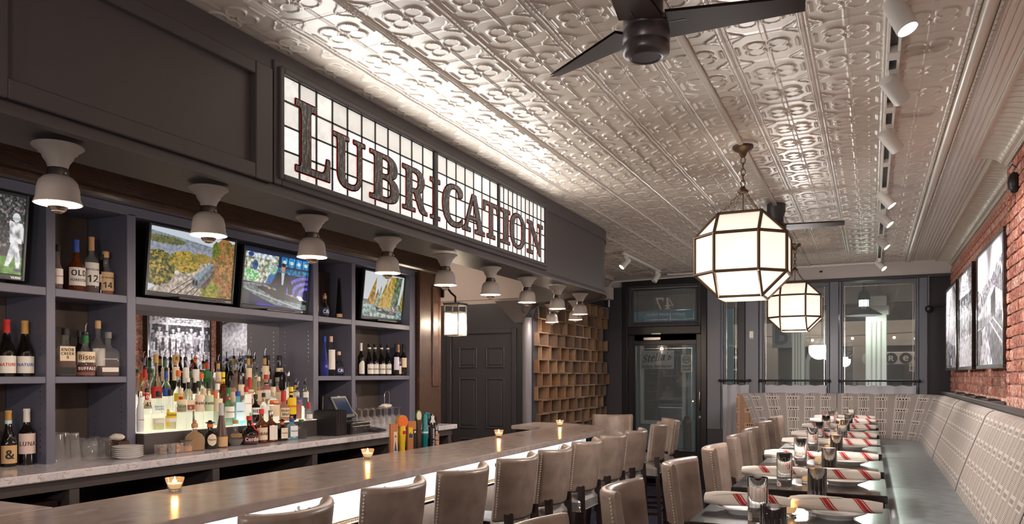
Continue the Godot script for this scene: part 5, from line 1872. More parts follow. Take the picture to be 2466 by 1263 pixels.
func crates() -> void:
	var pitch := 0.169
	var hgt := 0.16
	var wid := 0.272
	var dep := 0.32
	var t := 0.009
	var base := thing("low_cabinet", "dark plinth cabinet that the wooden crates stand on", "cabinet")
	part("body", bx(-3.84, -3.52, 0, 0.835, -8.27, -10.7, 0.004), mats.black_satin, base)
	var proto: Array = []
	var kinds := 5
	for v in kinds:
		var c := thing("wooden_crate", "", "crate", Vector3.ZERO, 0.0, "open wooden wine crates stacked by the door")
		for s in [-1.0, 1.0]:
			part("side_board", MB.new().box(Vector3(0, hgt / 2, s * (wid / 2 - t / 2)), Vector3(dep, hgt, t), 0.0015).mesh(), mats["crate%d" % v], c)
			part("face_board", MB.new().box(Vector3(0, t / 2 if s < 0 else hgt - t / 2, 0), Vector3(dep, t, wid - 2 * t), 0.0015).mesh(), mats["crate%d" % ((v + 1) % kinds)], c)
		part("back_board", MB.new().box(Vector3(-dep / 2 + t / 2, hgt / 2, 0), Vector3(t, hgt - 2 * t, wid - 2 * t)).mesh(), mats["crate%d" % ((v + 2) % kinds)], c)
		if v % 2 == 0:
			var tx := MB.new()
			tx.xf = Transform3D(Basis(Vector3.UP, 0.0), Vector3(0.02, hgt / 2, -wid / 2 + t + 0.0003))
			text_mb(tx, ["82", "N", "750"][v / 2], -0.07, 0.03, -0.03, 0.03, 0.0004, true, true)
			part("stencil", tx.mesh(), mats.white_paint if v == 0 else mats.espresso, c)
		proto.append(c)
	var usedp := [false, false, false, false, false]
	var r := RandomNumberGenerator.new()
	r.seed = 12
	for row in 11:
		var z := -8.08 - r.randf_range(0.0, 0.05) - (0.09 if row % 2 == 0 else 0.0)
		var k := 0
		while z - wid > FRONT + 0.09:
			var v := r.randi() % kinds
			var at := Vector3(-3.66 + r.randf_range(-0.012, 0.012), 0.835 + pitch * row - 0.0, z - wid / 2)
			at.y = 0.835 + (hgt + 0.0004) * row
			var l := "open wooden wine crate, %s from the hall corner in the %s row up" % [nth(k), nth(row)]
			if not usedp[v]:
				usedp[v] = true
				proto[v].position = at
				proto[v].rotation.y = r.randf_range(-0.02, 0.02)
				tag(proto[v], l, "crate", "open wooden wine crates stacked by the door")
			else:
				dup(proto[v], at, r.randf_range(-0.02, 0.02), l)
			z -= wid + r.randf_range(0.004, 0.014)
			k += 1


func hall() -> void:
	var hl := thing("unseen_hall_dome", "unseen white dome light on the hall ceiling, placed to light the upper wall", "lamp", Vector3(-4.7, CEIL, -7.2))  # lamp out of view, placed to light the beige wall over the door
	part("dome", MB.new().lathe([Vector2(0, -0.07), Vector2(0.06, -0.06), Vector2(0.1, -0.03), Vector2(0.11, 0.0), Vector2(0, 0)].duplicate(), 24).mesh(), mat("hall_glow", Color8(255, 250, 240), 0.4, 0.0, {"emission_enabled": true, "emission": Color(1, 0.93, 0.85), "emission_energy_multiplier": 0.5}), hl)
	part("ring", MB.new().lathe([Vector2(0.11, -0.012), Vector2(0.118, -0.01), Vector2(0.12, 0.0)], 24).mesh(), mats.nickel, hl)
	omni(Vector3(-4.7, 2.9, -7.2), 0.22, Color(1, 0.93, 0.86), 0.08, self, "unseen_hall_light")
	# six panel door in the dark hall wall
	var d := struct("door_2", frame_mb(MB.new(), -4.7, -3.76, -0.06, 2.17, -8.04, 0.06, 0.04, 0.006).mesh(), mats.charcoal, "dark six panel door at the end of the hall behind the bar")
	var leaf := part("door_leaf", bx(-4.63, -3.83, 0.01, 2.1, -8.045, -8.055), mats.charcoal, d)
	for i in 2:
		for q in [[0.2, 0.85], [0.97, 1.58], [1.7, 1.95]]:
			var x0: float = [-4.54, -4.17][i]
			var b := MB.new()
			frame_mb(b, x0, x0 + 0.25, q[0], q[1], -8.04, 0.02, 0.014, 0.006)
			b.box(Vector3(x0 + 0.125, (q[0] + q[1]) / 2, -8.042), Vector3(0.18, q[1] - q[0] - 0.07, 0.012), 0.005)
			part("panel", b.mesh(), mats.charcoal, leaf)
	for y in [0.3, 1.75]:
		part("hinge", MB.new().tube([Vector3(-4.64, y - 0.045, -8.032), Vector3(-4.64, y + 0.045, -8.032)], 0.008, 8).mesh(), mats.charcoal, d)
	struct("trim_4", bx(-5.38, -5.4, 1.2, 1.26, -6.62, -8.05, 0.003), mats.black, "black chair rail on the beige hall wall")
	var c := thing("pipe_column", "round dark grey pipe column between the hall door and the crates", "column", Vector3(-3.6, 0, -7.98))
	part("shaft", MB.new().lathe([Vector2(0.055, 0.0), Vector2(0.055, 2.3)], 24).mesh(), mats.steel_paint, c)
	part("head", MB.new().lathe([Vector2(0.055, 2.28), Vector2(0.075, 2.3), Vector2(0.09, 2.36), Vector2(0.09, 2.42), Vector2(0, 2.42)], 24).mesh(), mats.charcoal, c)


func tv(called: String, label: String, z0: float, z1: float, y0: float, y1: float, x: float, ink: Ink, glow: float) -> void:
	var w := z0 - z1
	var h := y1 - y0
	var t := thing(called, label, "television", Vector3(x, y0 - 0.02, (z0 + z1) / 2), 0.0, "televisions on the top shelf")
	# built facing +z, then turned to face the room and tipped down
	var g := Basis(Vector3.UP, PI / 2) * Basis(Vector3.RIGHT, 0.1)
	var xf := Transform3D(g, Vector3(0, 0.03 + h / 2, 0))
	var b := MB.new()
	b.xf = xf
	frame_mb(b, -w / 2 - 0.014, w / 2 + 0.014, -h / 2 - 0.03, h / 2 + 0.014, 0.0, 0.014, 0.03, 0.003)
	b.box(Vector3(0, -h / 2 - 0.012, 0.0), Vector3(w, 0.026, 0.03), 0.003)
	b.box(Vector3(0, 0, -0.022), Vector3(w * 0.98, h * 0.98, 0.02), 0.004)
	part("case", b.mesh(), mats.black_satin, t)
	var s := MB.new()
	s.xf = xf
	s.box(Vector3(0, 0, 0.002), Vector3(w, h, 0.004))
	part("screen_glass", s.mesh(), mats.black, t)
	var m := MB.new()
	m.xf = xf
	m.poly([Vector3(-w / 2, h / 2, 0.005), Vector3(w / 2, h / 2, 0.005), Vector3(w / 2, -h / 2, 0.005), Vector3(-w / 2, -h / 2, 0.005)], Vector3(0, 0, 1), [Vector2(0, 0), Vector2(1, 0), Vector2(1, 1), Vector2(0, 1)])
	part("screen", m.mesh(), mat(called + "_picture%d" % int(-z0 * 10), Color8(12, 12, 12), 0.2, 0.0, {"emission_enabled": true, "emission": Color(1, 1, 1), "emission_texture": ink.tex(), "emission_energy_multiplier": glow, "emission_operator": BaseMaterial3D.EMISSION_OP_MULTIPLY}), t)
	var lo := MB.new()
	lo.xf = Transform3D(xf.basis, xf * Vector3(w / 2 - 0.06, -h / 2 - 0.016, 0.0152))
	text_mb(lo, "VIZIO", 0, 0.05, -0.005, 0.006, 0.0005)
	part("maker_mark", lo.mesh(), mats.nickel, t)
	part("stand", MB.new().box(Vector3(-0.03, 0.0, 0), Vector3(0.16, 0.018, 0.3), 0.004).mesh(), mats.black_satin, t)


func screens() -> void:
	var r := RandomNumberGenerator.new()
	r.seed = 31
	# football
	var f := Ink.new(256, 152, Color8(58, 58, 60))
	for i in 1500:
		f.dot(r.randf(), r.randf() * 0.72, 0.008, 0.016, [Color8(120, 110, 108), Color8(40, 52, 48), Color8(92, 96, 96), Color8(30, 34, 34), Color8(150, 140, 136)][r.randi() % 5])
	f.rect(0, 0.78, 1, 1, Color8(96, 140, 58), 0.25)
	for q in [[0.2, Color8(24, 70, 50), Color8(200, 172, 110)], [0.45, Color8(232, 232, 236), Color8(226, 226, 230)], [0.72, Color8(20, 66, 48), Color8(206, 178, 120)], [0.94, Color8(236, 236, 240), Color8(228, 228, 232)]]:
		var x: float = q[0]
		f.shape([[x - 0.03, 0.58], [x + 0.02, 0.58], [x + 0.045, 0.8], [x + 0.04, 0.92], [x + 0.015, 0.92], [x + 0.0, 0.75], [x - 0.04, 0.9], [x - 0.07, 0.9]], q[2], 0.2)
		f.shape([[x - 0.05, 0.32], [x + 0.05, 0.34], [x + 0.05, 0.6], [x - 0.04, 0.6]], q[1], 0.3)
		f.line(x + 0.04, 0.38, x + 0.08, 0.62, 0.016, q[1])
		f.dot(x, 0.27, 0.028, 0.06, q[1])
		f.rect(x - 0.02, 0.27, x + 0.03, 0.3, Color8(190, 196, 200))
		f.dot(x + 0.03, 0.94, 0.03, 0.02, Color8(20, 60, 50))
	tv("television", "flat television showing a football game, cut by the left edge", -1.78, -2.462, 2.127, 2.528, -3.99, f, 0.5)
	# train by a river
	var t := Ink.new(384, 226, Color8(196, 204, 214))
	t.shape([[0, 0.06], [0.3, 0.1], [0.7, 0.16], [1, 0.2], [1, 0.4], [0, 0.4]], Color8(126, 134, 142), 0.1)
	t.shape([[0, 0.13], [0.25, 0.13], [0.45, 0.22], [0.7, 0.26], [0.72, 0.5], [0, 0.5]], Color8(140, 144, 158), 0.1)
	t.leaves(0.16, 0.18, 0.22, 0.05, [Color8(70, 84, 52), Color8(96, 104, 62), Color8(120, 110, 66)], 500, r, 0.012)
	t.shape([[0.0, 1], [0.3, 0.68], [0.66, 0.44], [0.72, 0.42], [0.78, 0.6], [0.62, 1]], Color8(166, 154, 142), 0.2)
	t.leaves(0.1, 0.62, 0.18, 0.26, [Color8(92, 96, 30), Color8(140, 124, 36), Color8(60, 66, 28), Color8(170, 146, 50), Color8(44, 50, 24)], 1300, r)
	t.leaves(0.4, 0.48, 0.17, 0.16, [Color8(128, 120, 40), Color8(164, 138, 44), Color8(84, 88, 34), Color8(188, 150, 60)], 900, r)
	t.leaves(0.6, 0.38, 0.1, 0.06, [Color8(120, 112, 44), Color8(160, 130, 50)], 250, r)
	t.shape([[0.74, 0.12], [1, 0.04], [1, 1], [0.62, 1], [0.74, 0.6]], Color8(132, 104, 62), 0.3)
	t.leaves(0.88, 0.5, 0.16, 0.5, [Color8(150, 118, 66), Color8(110, 96, 44), Color8(178, 130, 76), Color8(170, 92, 60), Color8(96, 92, 40)], 1700, r)
	t.leaves(0.72, 0.88, 0.1, 0.14, [Color8(130, 140, 50), Color8(166, 150, 60), Color8(100, 110, 40)], 500, r)
	t.leaves(0.77, 0.2, 0.04, 0.12, [Color8(80, 96, 34), Color8(120, 116, 40)], 220, r)
	for q in [[0.24, 1.0, 0.5, 0.72], [0.33, 1.0, 0.53, 0.74], [0.43, 1.0, 0.55, 0.84], [0.51, 1.0, 0.6, 0.84]]:
		t.line(q[0], q[1], q[2], q[3], 0.005, Color8(70, 50, 42))
	t.shape([[0.5, 0.72], [0.72, 0.44], [0.755, 0.45], [0.755, 0.52], [0.6, 0.86], [0.53, 0.88], [0.5, 0.84]], Color8(104, 108, 110), 0.15)
	t.shape([[0.5, 0.72], [0.71, 0.43], [0.745, 0.44], [0.585, 0.74]], Color8(122, 142, 152), 0.1)
	t.rect(0.505, 0.745, 0.525, 0.81, Color8(36, 36, 40))
	t.rect(0.54, 0.755, 0.56, 0.82, Color8(36, 36, 40))
	t.shape([[0.6, 0.86], [0.76, 0.52], [0.77, 0.58], [0.66, 0.88]], Color8(88, 78, 70), 0.2)
	tv("television", "flat television showing a silver train on tracks by a river", -3.225, -3.9, 2.127, 2.528, -4.0, t, 0.62)
	# newsreader
	var n := Ink.new(320, 190, Color8(28, 40, 74))
	n.rect(0.0, 0.06, 0.5, 0.58, Color8(176, 180, 160), 0.35)
	n.shape([[0.32, 0.58], [0.4, 0.36], [0.5, 0.2], [0.5, 0.58]], Color8(30, 104, 176), 0.2)
	n.leaves(0.42, 0.3, 0.07, 0.1, [Color8(216, 224, 232), Color8(120, 200, 120), Color8(196, 150, 210)], 120, r, 0.014)
	n.leaves(0.12, 0.46, 0.1, 0.1, [Color8(216, 226, 222), Color8(90, 190, 90)], 120, r, 0.016)
	n.dot(0.16, 0.28, 0.04, 0.09, Color8(44, 90, 140), 0.2)
	n.rect(0.04, 0.07, 0.44, 0.14, Color8(206, 214, 224), 0.2)
	n.dot(0.09, 0.1, 0.04, 0.04, Color8(40, 70, 140))
	for i in 4:
		n.rect(0.55 + 0.115 * i, 0.05, 0.645 + 0.115 * i, 0.22, Color8(38, 140, 206), 0.3)
		n.dot(0.6 + 0.115 * i, 0.14, 0.03, 0.035, Color8(220, 226, 210))
	n.rect(0.5, 0.26, 1, 0.36, Color8(34, 110, 150), 0.3)
	for i in 6:
		n.dot(1.0, 0.72, 0.38 - i * 0.055, 0.36 - i * 0.05, [Color8(110, 96, 200), Color8(44, 40, 80)][i % 2], 0.15)
	n.rect(0, 0.6, 0.1, 1, Color8(60, 66, 66))
	n.shape([[0, 0.62], [0.24, 0.58], [0.5, 0.66], [1, 0.82], [1, 1], [0.5, 0.96], [0.15, 0.8], [0, 0.7]], Color8(112, 124, 124), 0.2)
	n.shape([[0.18, 0.66], [0.3, 0.64], [1, 0.84], [1, 0.9], [0.5, 0.84]], Color8(26, 32, 34))
	n.line(0.05, 0.72, 0.95, 1.0, 0.01, Color8(176, 190, 190))
	n.shape([[0.2, 1], [0.24, 0.94], [0.6, 1]], Color8(70, 50, 170))
	n.shape([[0.5, 0.34], [0.66, 0.34], [0.73, 0.52], [0.76, 0.72], [0.7, 0.74], [0.66, 0.58], [0.66, 0.74], [0.5, 0.72], [0.49, 0.56], [0.42, 0.66], [0.38, 0.64], [0.44, 0.5]], Color8(34, 32, 34), 0.15)
	n.shape([[0.56, 0.34], [0.61, 0.34], [0.6, 0.56], [0.575, 0.58]], Color8(190, 204, 214))
	n.dot(0.585, 0.26, 0.032, 0.075, Color8(190, 140, 118))
	n.dot(0.585, 0.2, 0.034, 0.035, Color8(40, 28, 24))
	n.dot(0.39, 0.66, 0.018, 0.022, Color8(196, 150, 128))
	n.dot(0.75, 0.75, 0.018, 0.022, Color8(196, 150, 128))
	n.shape([[0.82, 0.74], [0.9, 0.74], [0.96, 0.82], [0.88, 0.82]], Color8(226, 228, 236))
	tv("television", "flat television showing a newsreader at a curved desk", -3.995, -4.668, 2.113, 2.512, -4.0, n, 0.55)
	# sailing boats
	var s := Ink.new(256, 152, Color8(204, 206, 208))
	s.rect(0, 0.66, 1, 1, Color8(128, 146, 142), 0.3)
	s.rect(0, 0.62, 0.16, 0.67, Color8(84, 110, 126))
	for q in [[0.08, 0.3, 0.1, 0.72, Color8(152, 116, 50), 0.24], [0.24, 0.36, 0.34, 0.7, Color8(140, 116, 60), 0.34], [0.3, 0.44, 0.26, 0.68, Color8(130, 150, 140), 0.38], [0.34, 0.6, 0.04, 0.78, Color8(160, 130, 56), 0.46], [0.9, 1.02, 0.14, 0.8, Color8(140, 130, 60), 0.98]]:
		s.shape([[q[0], q[3]], [q[1], q[2]], [q[5] + 0.04, q[3]]], q[4], 0.25)
	s.shape([[0.44, 0.76], [0.66, 0.04], [0.84, 0.02], [0.68, 0.8]], Color8(176, 146, 64), 0.15)
	s.shape([[0.68, 0.8], [0.8, 0.03], [0.96, 0.02], [0.86, 0.74]], Color8(86, 104, 78), 0.3)
	for i in 6:
		s.line(0.63 - i * 0.03, 0.14 + i * 0.1, 0.82 - i * 0.025, 0.2 + i * 0.1, 0.004, Color8(140, 112, 50))
	s.shape([[0.3, 0.76], [0.72, 0.84], [0.86, 0.86], [0.82, 0.92], [0.5, 0.9], [0.38, 0.88]], Color8(34, 36, 40), 0.2)
	for i in 60:
		s.dot(0.74 + r.randf_range(-0.06, 0.1), r.randf_range(0.72, 0.86), 0.012, 0.02, [Color8(200, 206, 206), Color8(60, 76, 70), Color8(150, 70, 60)][r.randi() % 3])
	for i in 70:
		var x := r.randf()
		var y := r.randf_range(0.74, 0.98)
		s.line(x, y, x + 0.08, y + 0.012, 0.004, [Color8(176, 190, 184), Color8(86, 112, 100)][r.randi() % 2])
	tv("television", "flat television showing a fleet of sailing boats, at the right end", -5.428, -6.045, 2.13, 2.528, -4.03, s, 0.6)


var ordinal := {}
var shells := {}


func tint(key: String) -> Color:
	var t := {"white": Color8(236, 234, 230), "paper": Color8(228, 224, 216), "cream": Color8(226, 208, 176), "black": Color8(26, 24, 24), "red": Color8(184, 36, 34), "blue": Color8(34, 74, 160), "sky": Color8(196, 224, 236), "green": Color8(40, 110, 60), "yellow": Color8(236, 200, 30), "orange": Color8(226, 110, 40), "peach": Color8(236, 204, 180), "sage": Color8(196, 212, 176), "gold": Color8(190, 150, 80), "tan": Color8(206, 168, 120), "tanp": Color8(206, 176, 134), "brown": Color8(92, 60, 40), "maroon": Color8(84, 30, 32), "navy": Color8(40, 54, 110), "oval": Color8(228, 214, 190), "ovalw": Color8(226, 232, 236), "arch": Color8(216, 216, 206), "pinkish": Color8(226, 204, 196), "lilac": Color8(216, 210, 232), "silver": Color8(190, 190, 194), "pink": Color8(232, 190, 168), "cork": Color8(196, 150, 104), "white2": Color8(240, 240, 240)}
	return t.get(key, Color8(120, 120, 120))


func flat(key: String) -> StandardMaterial3D:
	return mat("label_" + key, tint(key), 0.55)


func glass_mat(key: String) -> StandardMaterial3D:
	var g := {"clear": [Color8(236, 242, 240), 0.05], "green": [Color8(10, 120, 48), 0.62], "blue": [Color8(64, 190, 222), 0.6], "amber": [Color8(96, 44, 16), 0.86], "deepblue": [Color8(30, 44, 150), 0.72], "paleblue": [Color8(120, 186, 210), 0.4]}
	if key == "dark":
		return mat("glass_dark", Color8(17, 14, 13), 0.06, 0.0, {"metallic_specular": 0.6})
	if key == "white":
		return mat("glass_white", Color8(226, 230, 234), 0.35, 0.0, {"backlight_enabled": true, "backlight": Color(0.6, 0.6, 0.6)})
	if key == "brown":
		return mat("glass_brown", Color8(88, 62, 54), 0.35)
	var q: Array = g[key]
	var c: Color = q[0]
	c.a = q[1]
	return mat("glass_" + key, c, 0.04, 0.0, {"transparency": BaseMaterial3D.TRANSPARENCY_ALPHA, "backlight_enabled": key != "clear" and key != "amber", "backlight": Color(0.5, 0.5, 0.5)})


func liquor(key: String) -> StandardMaterial3D:
	var g := {"clear": [Color8(200, 206, 200), 0.12], "straw": [Color8(206, 200, 120), 0.5], "amber": [Color8(186, 78, 14), 0.92], "orange": [Color8(216, 70, 12), 0.94], "red": [Color8(190, 26, 12), 0.94], "gold": [Color8(180, 128, 30), 0.88], "brown": [Color8(60, 22, 10), 0.96], "whisky": [Color8(92, 34, 10), 0.94], "milk": [Color8(206, 208, 196), 0.9], "green": [Color8(150, 190, 140), 0.5]}
	var q: Array = g[key]
	var c: Color = q[0]
	c.a = q[1]
	return mat("liquor_" + key, c, 0.08, 0.0, {"transparency": BaseMaterial3D.TRANSPARENCY_ALPHA, "backlight_enabled": key != "clear", "backlight": Color(0.9, 0.9, 0.9) if key != "straw" else Color(0.5, 0.5, 0.5)})


# outline of a bottle up to the lip; returns [points, radius of the neck, height of the lip, top of the straight part]
func outline(kind: String, h: float, r: float, tall: bool) -> Array:
	var g := h * (0.78 if tall else 0.9)
	var n := clampf(r * 0.36, 0.011, 0.0155)
	var p := []
	var st := 0.6
	if kind == "wine":
		p = [[0, 0], [r * 0.93, 0], [r, 0.012], [r, g * 0.6], [r * 0.93, g * 0.655], [r * 0.66, g * 0.71], [n * 1.15, g * 0.77], [n, g * 0.82], [n, g]]
		st = 0.6
	elif kind == "burg":
		p = [[0, 0], [r * 0.93, 0], [r, 0.012], [r, g * 0.44], [r * 0.95, g * 0.51], [r * 0.76, g * 0.6], [r * 0.52, g * 0.69], [n * 1.2, g * 0.78], [n, g * 0.84], [n, g]]
		st = 0.44
	elif kind == "squat":
		p = [[0, 0], [r * 0.92, 0], [r, 0.01], [r * 1.0, g * 0.4], [r * 0.95, g * 0.5], [r * 0.76, g * 0.58], [r * 0.5, g * 0.635], [n * 1.15, g * 0.69], [n, g * 0.75], [n, g]]
		st = 0.46
	elif kind == "round2":
		p = [[0, 0], [r * 0.9, 0], [r * 0.97, 0.012], [r, g * 0.45], [r * 0.94, g * 0.54], [r * 0.72, g * 0.625], [r * 0.5, g * 0.68], [n * 1.2, g * 0.74], [n, g * 0.8], [n, g]]
		st = 0.46
	elif kind == "round":
		p = [[0, 0], [r * 0.6, 0], [r * 0.62, g * 0.03]]
		for i in 9:
			var a := lerpf(-0.9, 1.2, i / 8.0)
			p.append([maxf(n, cos(a) * r), g * 0.3 + sin(a) * g * 0.29])
		p.append_array([[n, g * 0.66], [n, g]])
		st = 0.45
	elif kind == "cone":
		p = [[0, 0], [r * 0.94, 0], [r, 0.012], [r, g * 0.26], [r * 0.9, g * 0.38], [r * 0.66, g * 0.54], [n * 1.3, g * 0.72], [n, g * 0.82], [n, g]]
		st = 0.26
	elif kind == "spire":
		p = [[0, 0], [r, 0], [r, 0.008], [r * 0.8, g * 0.2], [r * 0.6, g * 0.5], [r * 0.36, g * 0.85], [r * 0.3, g * 0.93], [0.004, g], [0, g]]
		st = 0.2
	else:
		p = [[0, 0], [r * 0.93, 0], [r, 0.01], [r, g * 0.58], [r * 0.95, g * 0.63], [r * 0.76, g * 0.685], [n * 1.3, g * 0.735], [n, g * 0.78], [n, g]]
		st = 0.58
	var v := []
	for q in p:
		v.append(Vector2(q[0], q[1]))
	return [v, n, g, st * g]


# a round body made square or flask shaped (width kept along x)
func squared(b: MB, pw: float, deep: float, upto: float) -> void:
	for i in b.v.size():
		var p := b.v[i]
		var k := 1.0 - smoothstep(upto, upto * 1.35, p.y)
		var d := Vector2(p.x, p.z)
		if d.length() < 1e-6 or k <= 0.0:
			continue
		var u := d.normalized()
		var s := 1.0 / pow(pow(absf(u.x), pw) + pow(absf(u.y), pw), 1.0 / pw)
		s = lerpf(1.0, s * 0.93, k)
		var z := lerpf(1.0, deep, k)
		b.v[i] = Vector3(p.x * s, p.y, p.z * s * z)
		if absf(b.n[i].y) < 0.9:
			var g := Vector3(signf(u.x) * pow(absf(u.x), pw - 1.0), b.n[i].y, signf(u.y) * pow(absf(u.y), pw - 1.0) / z)
			b.n[i] = b.n[i].lerp(g.normalized(), k).normalized()


func bt(place: String, at: Vector3, h: float, r: float, kind: String, glass: String, liq: String, fill: float, cap: String, labels: Array, desc: String) -> void:
	var t := thing("wine_bottle" if kind in ["wine", "burg"] and place.find("step") < 0 else "liquor_bottle", "%s, %s" % [desc, ("on the " if place.find("first") < 0 else "on the ") + place], "bottle", at, 1.25 + rng.randf_range(-0.14, 0.1), "bottles on the " + place)
	var tall := cap.begins_with("pour") or cap == "spire"
	if kind == "spire":
		tall = false
	var o := outline(kind, h, r, tall)
	var n: float = o[1]
	var g: float = o[2]
	var flatk := kind == "sq" or kind == "flat"
	var b := MB.new().lathe(o[0], 28)
	var deep := 1.0 if kind == "sq" else 0.6
	if flatk:
		squared(b, 6.0, deep, g * 0.6)
	var full := glass == "clear" and liq == "clear"
	part("glass", b.mesh(), mats.spirit_glass if full else glass_mat(glass), t)
	if liq != "none" and not full:
		var top = g * 0.93 * fill if fill > 0.62 else o[3] * fill * 1.5
		var lp := [Vector2(0, 0.006)]
		var prev := Vector2(0, 0)
		for q in o[0]:
			if q.y > 0.004 or q.x > 0.0:
				var w := Vector2(maxf(0.0, q.x - 0.0028), maxf(q.y, 0.006))
				if w.y >= top:
					var pr: Vector2 = lp[-1]
					var f = (top - pr.y) / maxf(1e-5, w.y - pr.y)
					lp.append(pr.lerp(w, clampf(f, 0.0, 1.0)))
					break
				lp.append(w)
		lp.append(Vector2(0, lp[-1].y))
		var lb := MB.new().lathe(lp, 24)
		if flatk:
			squared(lb, 6.0, deep, g * 0.6)
		part("liquid", lb.mesh(), liquor(liq), t)
	# stopper, capsule or pourer
	var cm := MB.new()
	if cap.begins_with("pour"):
		cm.lathe([Vector2(n * 1.02, g - 0.004), Vector2(n * 1.12, g), Vector2(n * 1.05, g + 0.014), Vector2(0.006, g + 0.02), Vector2(0, g + 0.02)], 16)
		var cp := part("pourer", cm.mesh(), mats.black_satin, t)
		part("spout", MB.new().tube([Vector3(0, g + 0.015, 0), Vector3(0.002, h - 0.012, 0.002), Vector3(0.008, h, 0.006)], 0.0042, 8).mesh(), mats.chrome, cp)
		var foilk := cap.trim_prefix("pour")
		if foilk != "":
			part("neck_foil", MB.new().lathe([Vector2(n * 1.2, g * 0.8), Vector2(n * 1.1, g * 0.81), Vector2(n * 1.08, g - 0.004), Vector2(n, g - 0.002)], 18).mesh(), flat(foilk), t)
	elif cap.begins_with("long"):
		var two := cap.trim_prefix("long")
		var wb := two == "whiteb"
		part("capsule", MB.new().lathe([Vector2(n * 1.1, h * 0.76), Vector2(n * 1.12, h * 0.77), Vector2(n * 1.06, h - 0.016), Vector2(n * 1.16, h - 0.014), Vector2(n * 1.16, h - 0.002), Vector2(n * 0.9, h), Vector2(0, h)], 20).mesh(), flat("black" if wb else ("cork" if two == "tan" else two)), t)
		if wb:
			part("neck_band", MB.new().lathe([Vector2(n * 1.14, h * 0.84), Vector2(n * 1.16, h * 0.842), Vector2(n * 1.14, h * 0.885), Vector2(n * 1.1, h * 0.887)], 18).mesh(), flat("paper"), t)
		elif two == "gold" and glass == "dark" and desc.find("ampersand") > 0:
			part("neck_band", MB.new().lathe([Vector2(n * 1.16, h * 0.76), Vector2(n * 1.16, h * 0.82), Vector2(n * 1.1, h * 0.822)], 18).mesh(), flat("sky"), t)
	elif cap == "foil":
		part("neck_foil", MB.new().lathe([Vector2(n * 1.3, h * 0.72), Vector2(n * 1.1, h * 0.82), Vector2(n * 1.1, h - 0.002), Vector2(0, h)], 18).mesh(), flat("silver"), t)
	elif cap == "corkball" or cap == "corkblue" or cap == "silverp":
		cm.ball(Vector3(0, g + (h - g) * 0.45, 0), (h - g) * 0.62, 16)
		part("stopper", cm.mesh(), mats.cork if cap != "silverp" else mats.nickel, t)
		part("neck_ring", MB.new().lathe([Vector2(n * 1.2, g * 0.84), Vector2(n * 1.3, g * 0.86), Vector2(n * 1.3, g * 0.97), Vector2(n, g)], 18).mesh(), flat("blue" if cap == "corkblue" else "cork"), t)
	elif cap == "hat":
		cm.lathe([Vector2(0, g), Vector2(n * 1.9, g), Vector2(n * 1.9, g + 0.005), Vector2(n * 0.9, g + 0.009), Vector2(n * 0.6, h), Vector2(0, h)], 18)
		part("stopper", cm.mesh(), mats.black_satin, t)
		part("neck_ring", MB.new().lathe([Vector2(n * 1.15, g * 0.84), Vector2(n * 1.2, g * 0.86), Vector2(n * 1.2, g * 0.98), Vector2(n, g)], 18).mesh(), flat("orange"), t)
	elif kind != "spire":
		var key := cap.trim_suffix("band").trim_suffix("cork")
		cm.lathe([Vector2(n * 1.02, g * 0.95), Vector2(n * 1.22, g * 0.955), Vector2(n * 1.24, h - 0.003), Vector2(n * 1.1, h), Vector2(0, h)], 18)
		part("cap", cm.mesh(), mats.nickel if key == "silver" else flat(key), t)
		if desc.find("red wax") > 0 or desc.find("red neck") > 0:
			part("wax", MB.new().lathe([Vector2(n * 1.5, g * 0.72), Vector2(n * 1.3, g * 0.76), Vector2(n * 1.24, h * 0.96), Vector2(n * 0.9, h + 0.001), Vector2(0, h + 0.001)], 18).mesh(), flat("red"), t)
		if desc.find("yellow neck") > 0:
			part("neck_band", MB.new().lathe([Vector2(n * 1.2, g * 0.84), Vector2(n * 1.22, g * 0.9), Vector2(n, g * 0.905)], 18).mesh(), flat("yellow"), t)
	if desc.find("red ribbon") > 0:
		part("ribbon", MB.new().tube([Vector3(n * 0.6, g * 0.9, n), Vector3(r * 0.35, g * 0.62, r * 0.5), Vector3(r * 0.75, g * 0.5, r * 0.75), Vector3(r * 0.8, g * 0.36, r * 0.72)], 0.006, 6).mesh(), flat("red"), t)
	if desc.find("yellow stripe") > 0:
		part("stripe", MB.new().patch(4, 2, func(u, v):
			var a: float = lerpf(-1.05, -0.55, u)
			return Vector3(sin(a) * (r + 0.0008), lerpf(o[3] * 1.0, 0.02, v), cos(a) * (r + 0.0008)), true).mesh(), flat("yellow"), t)
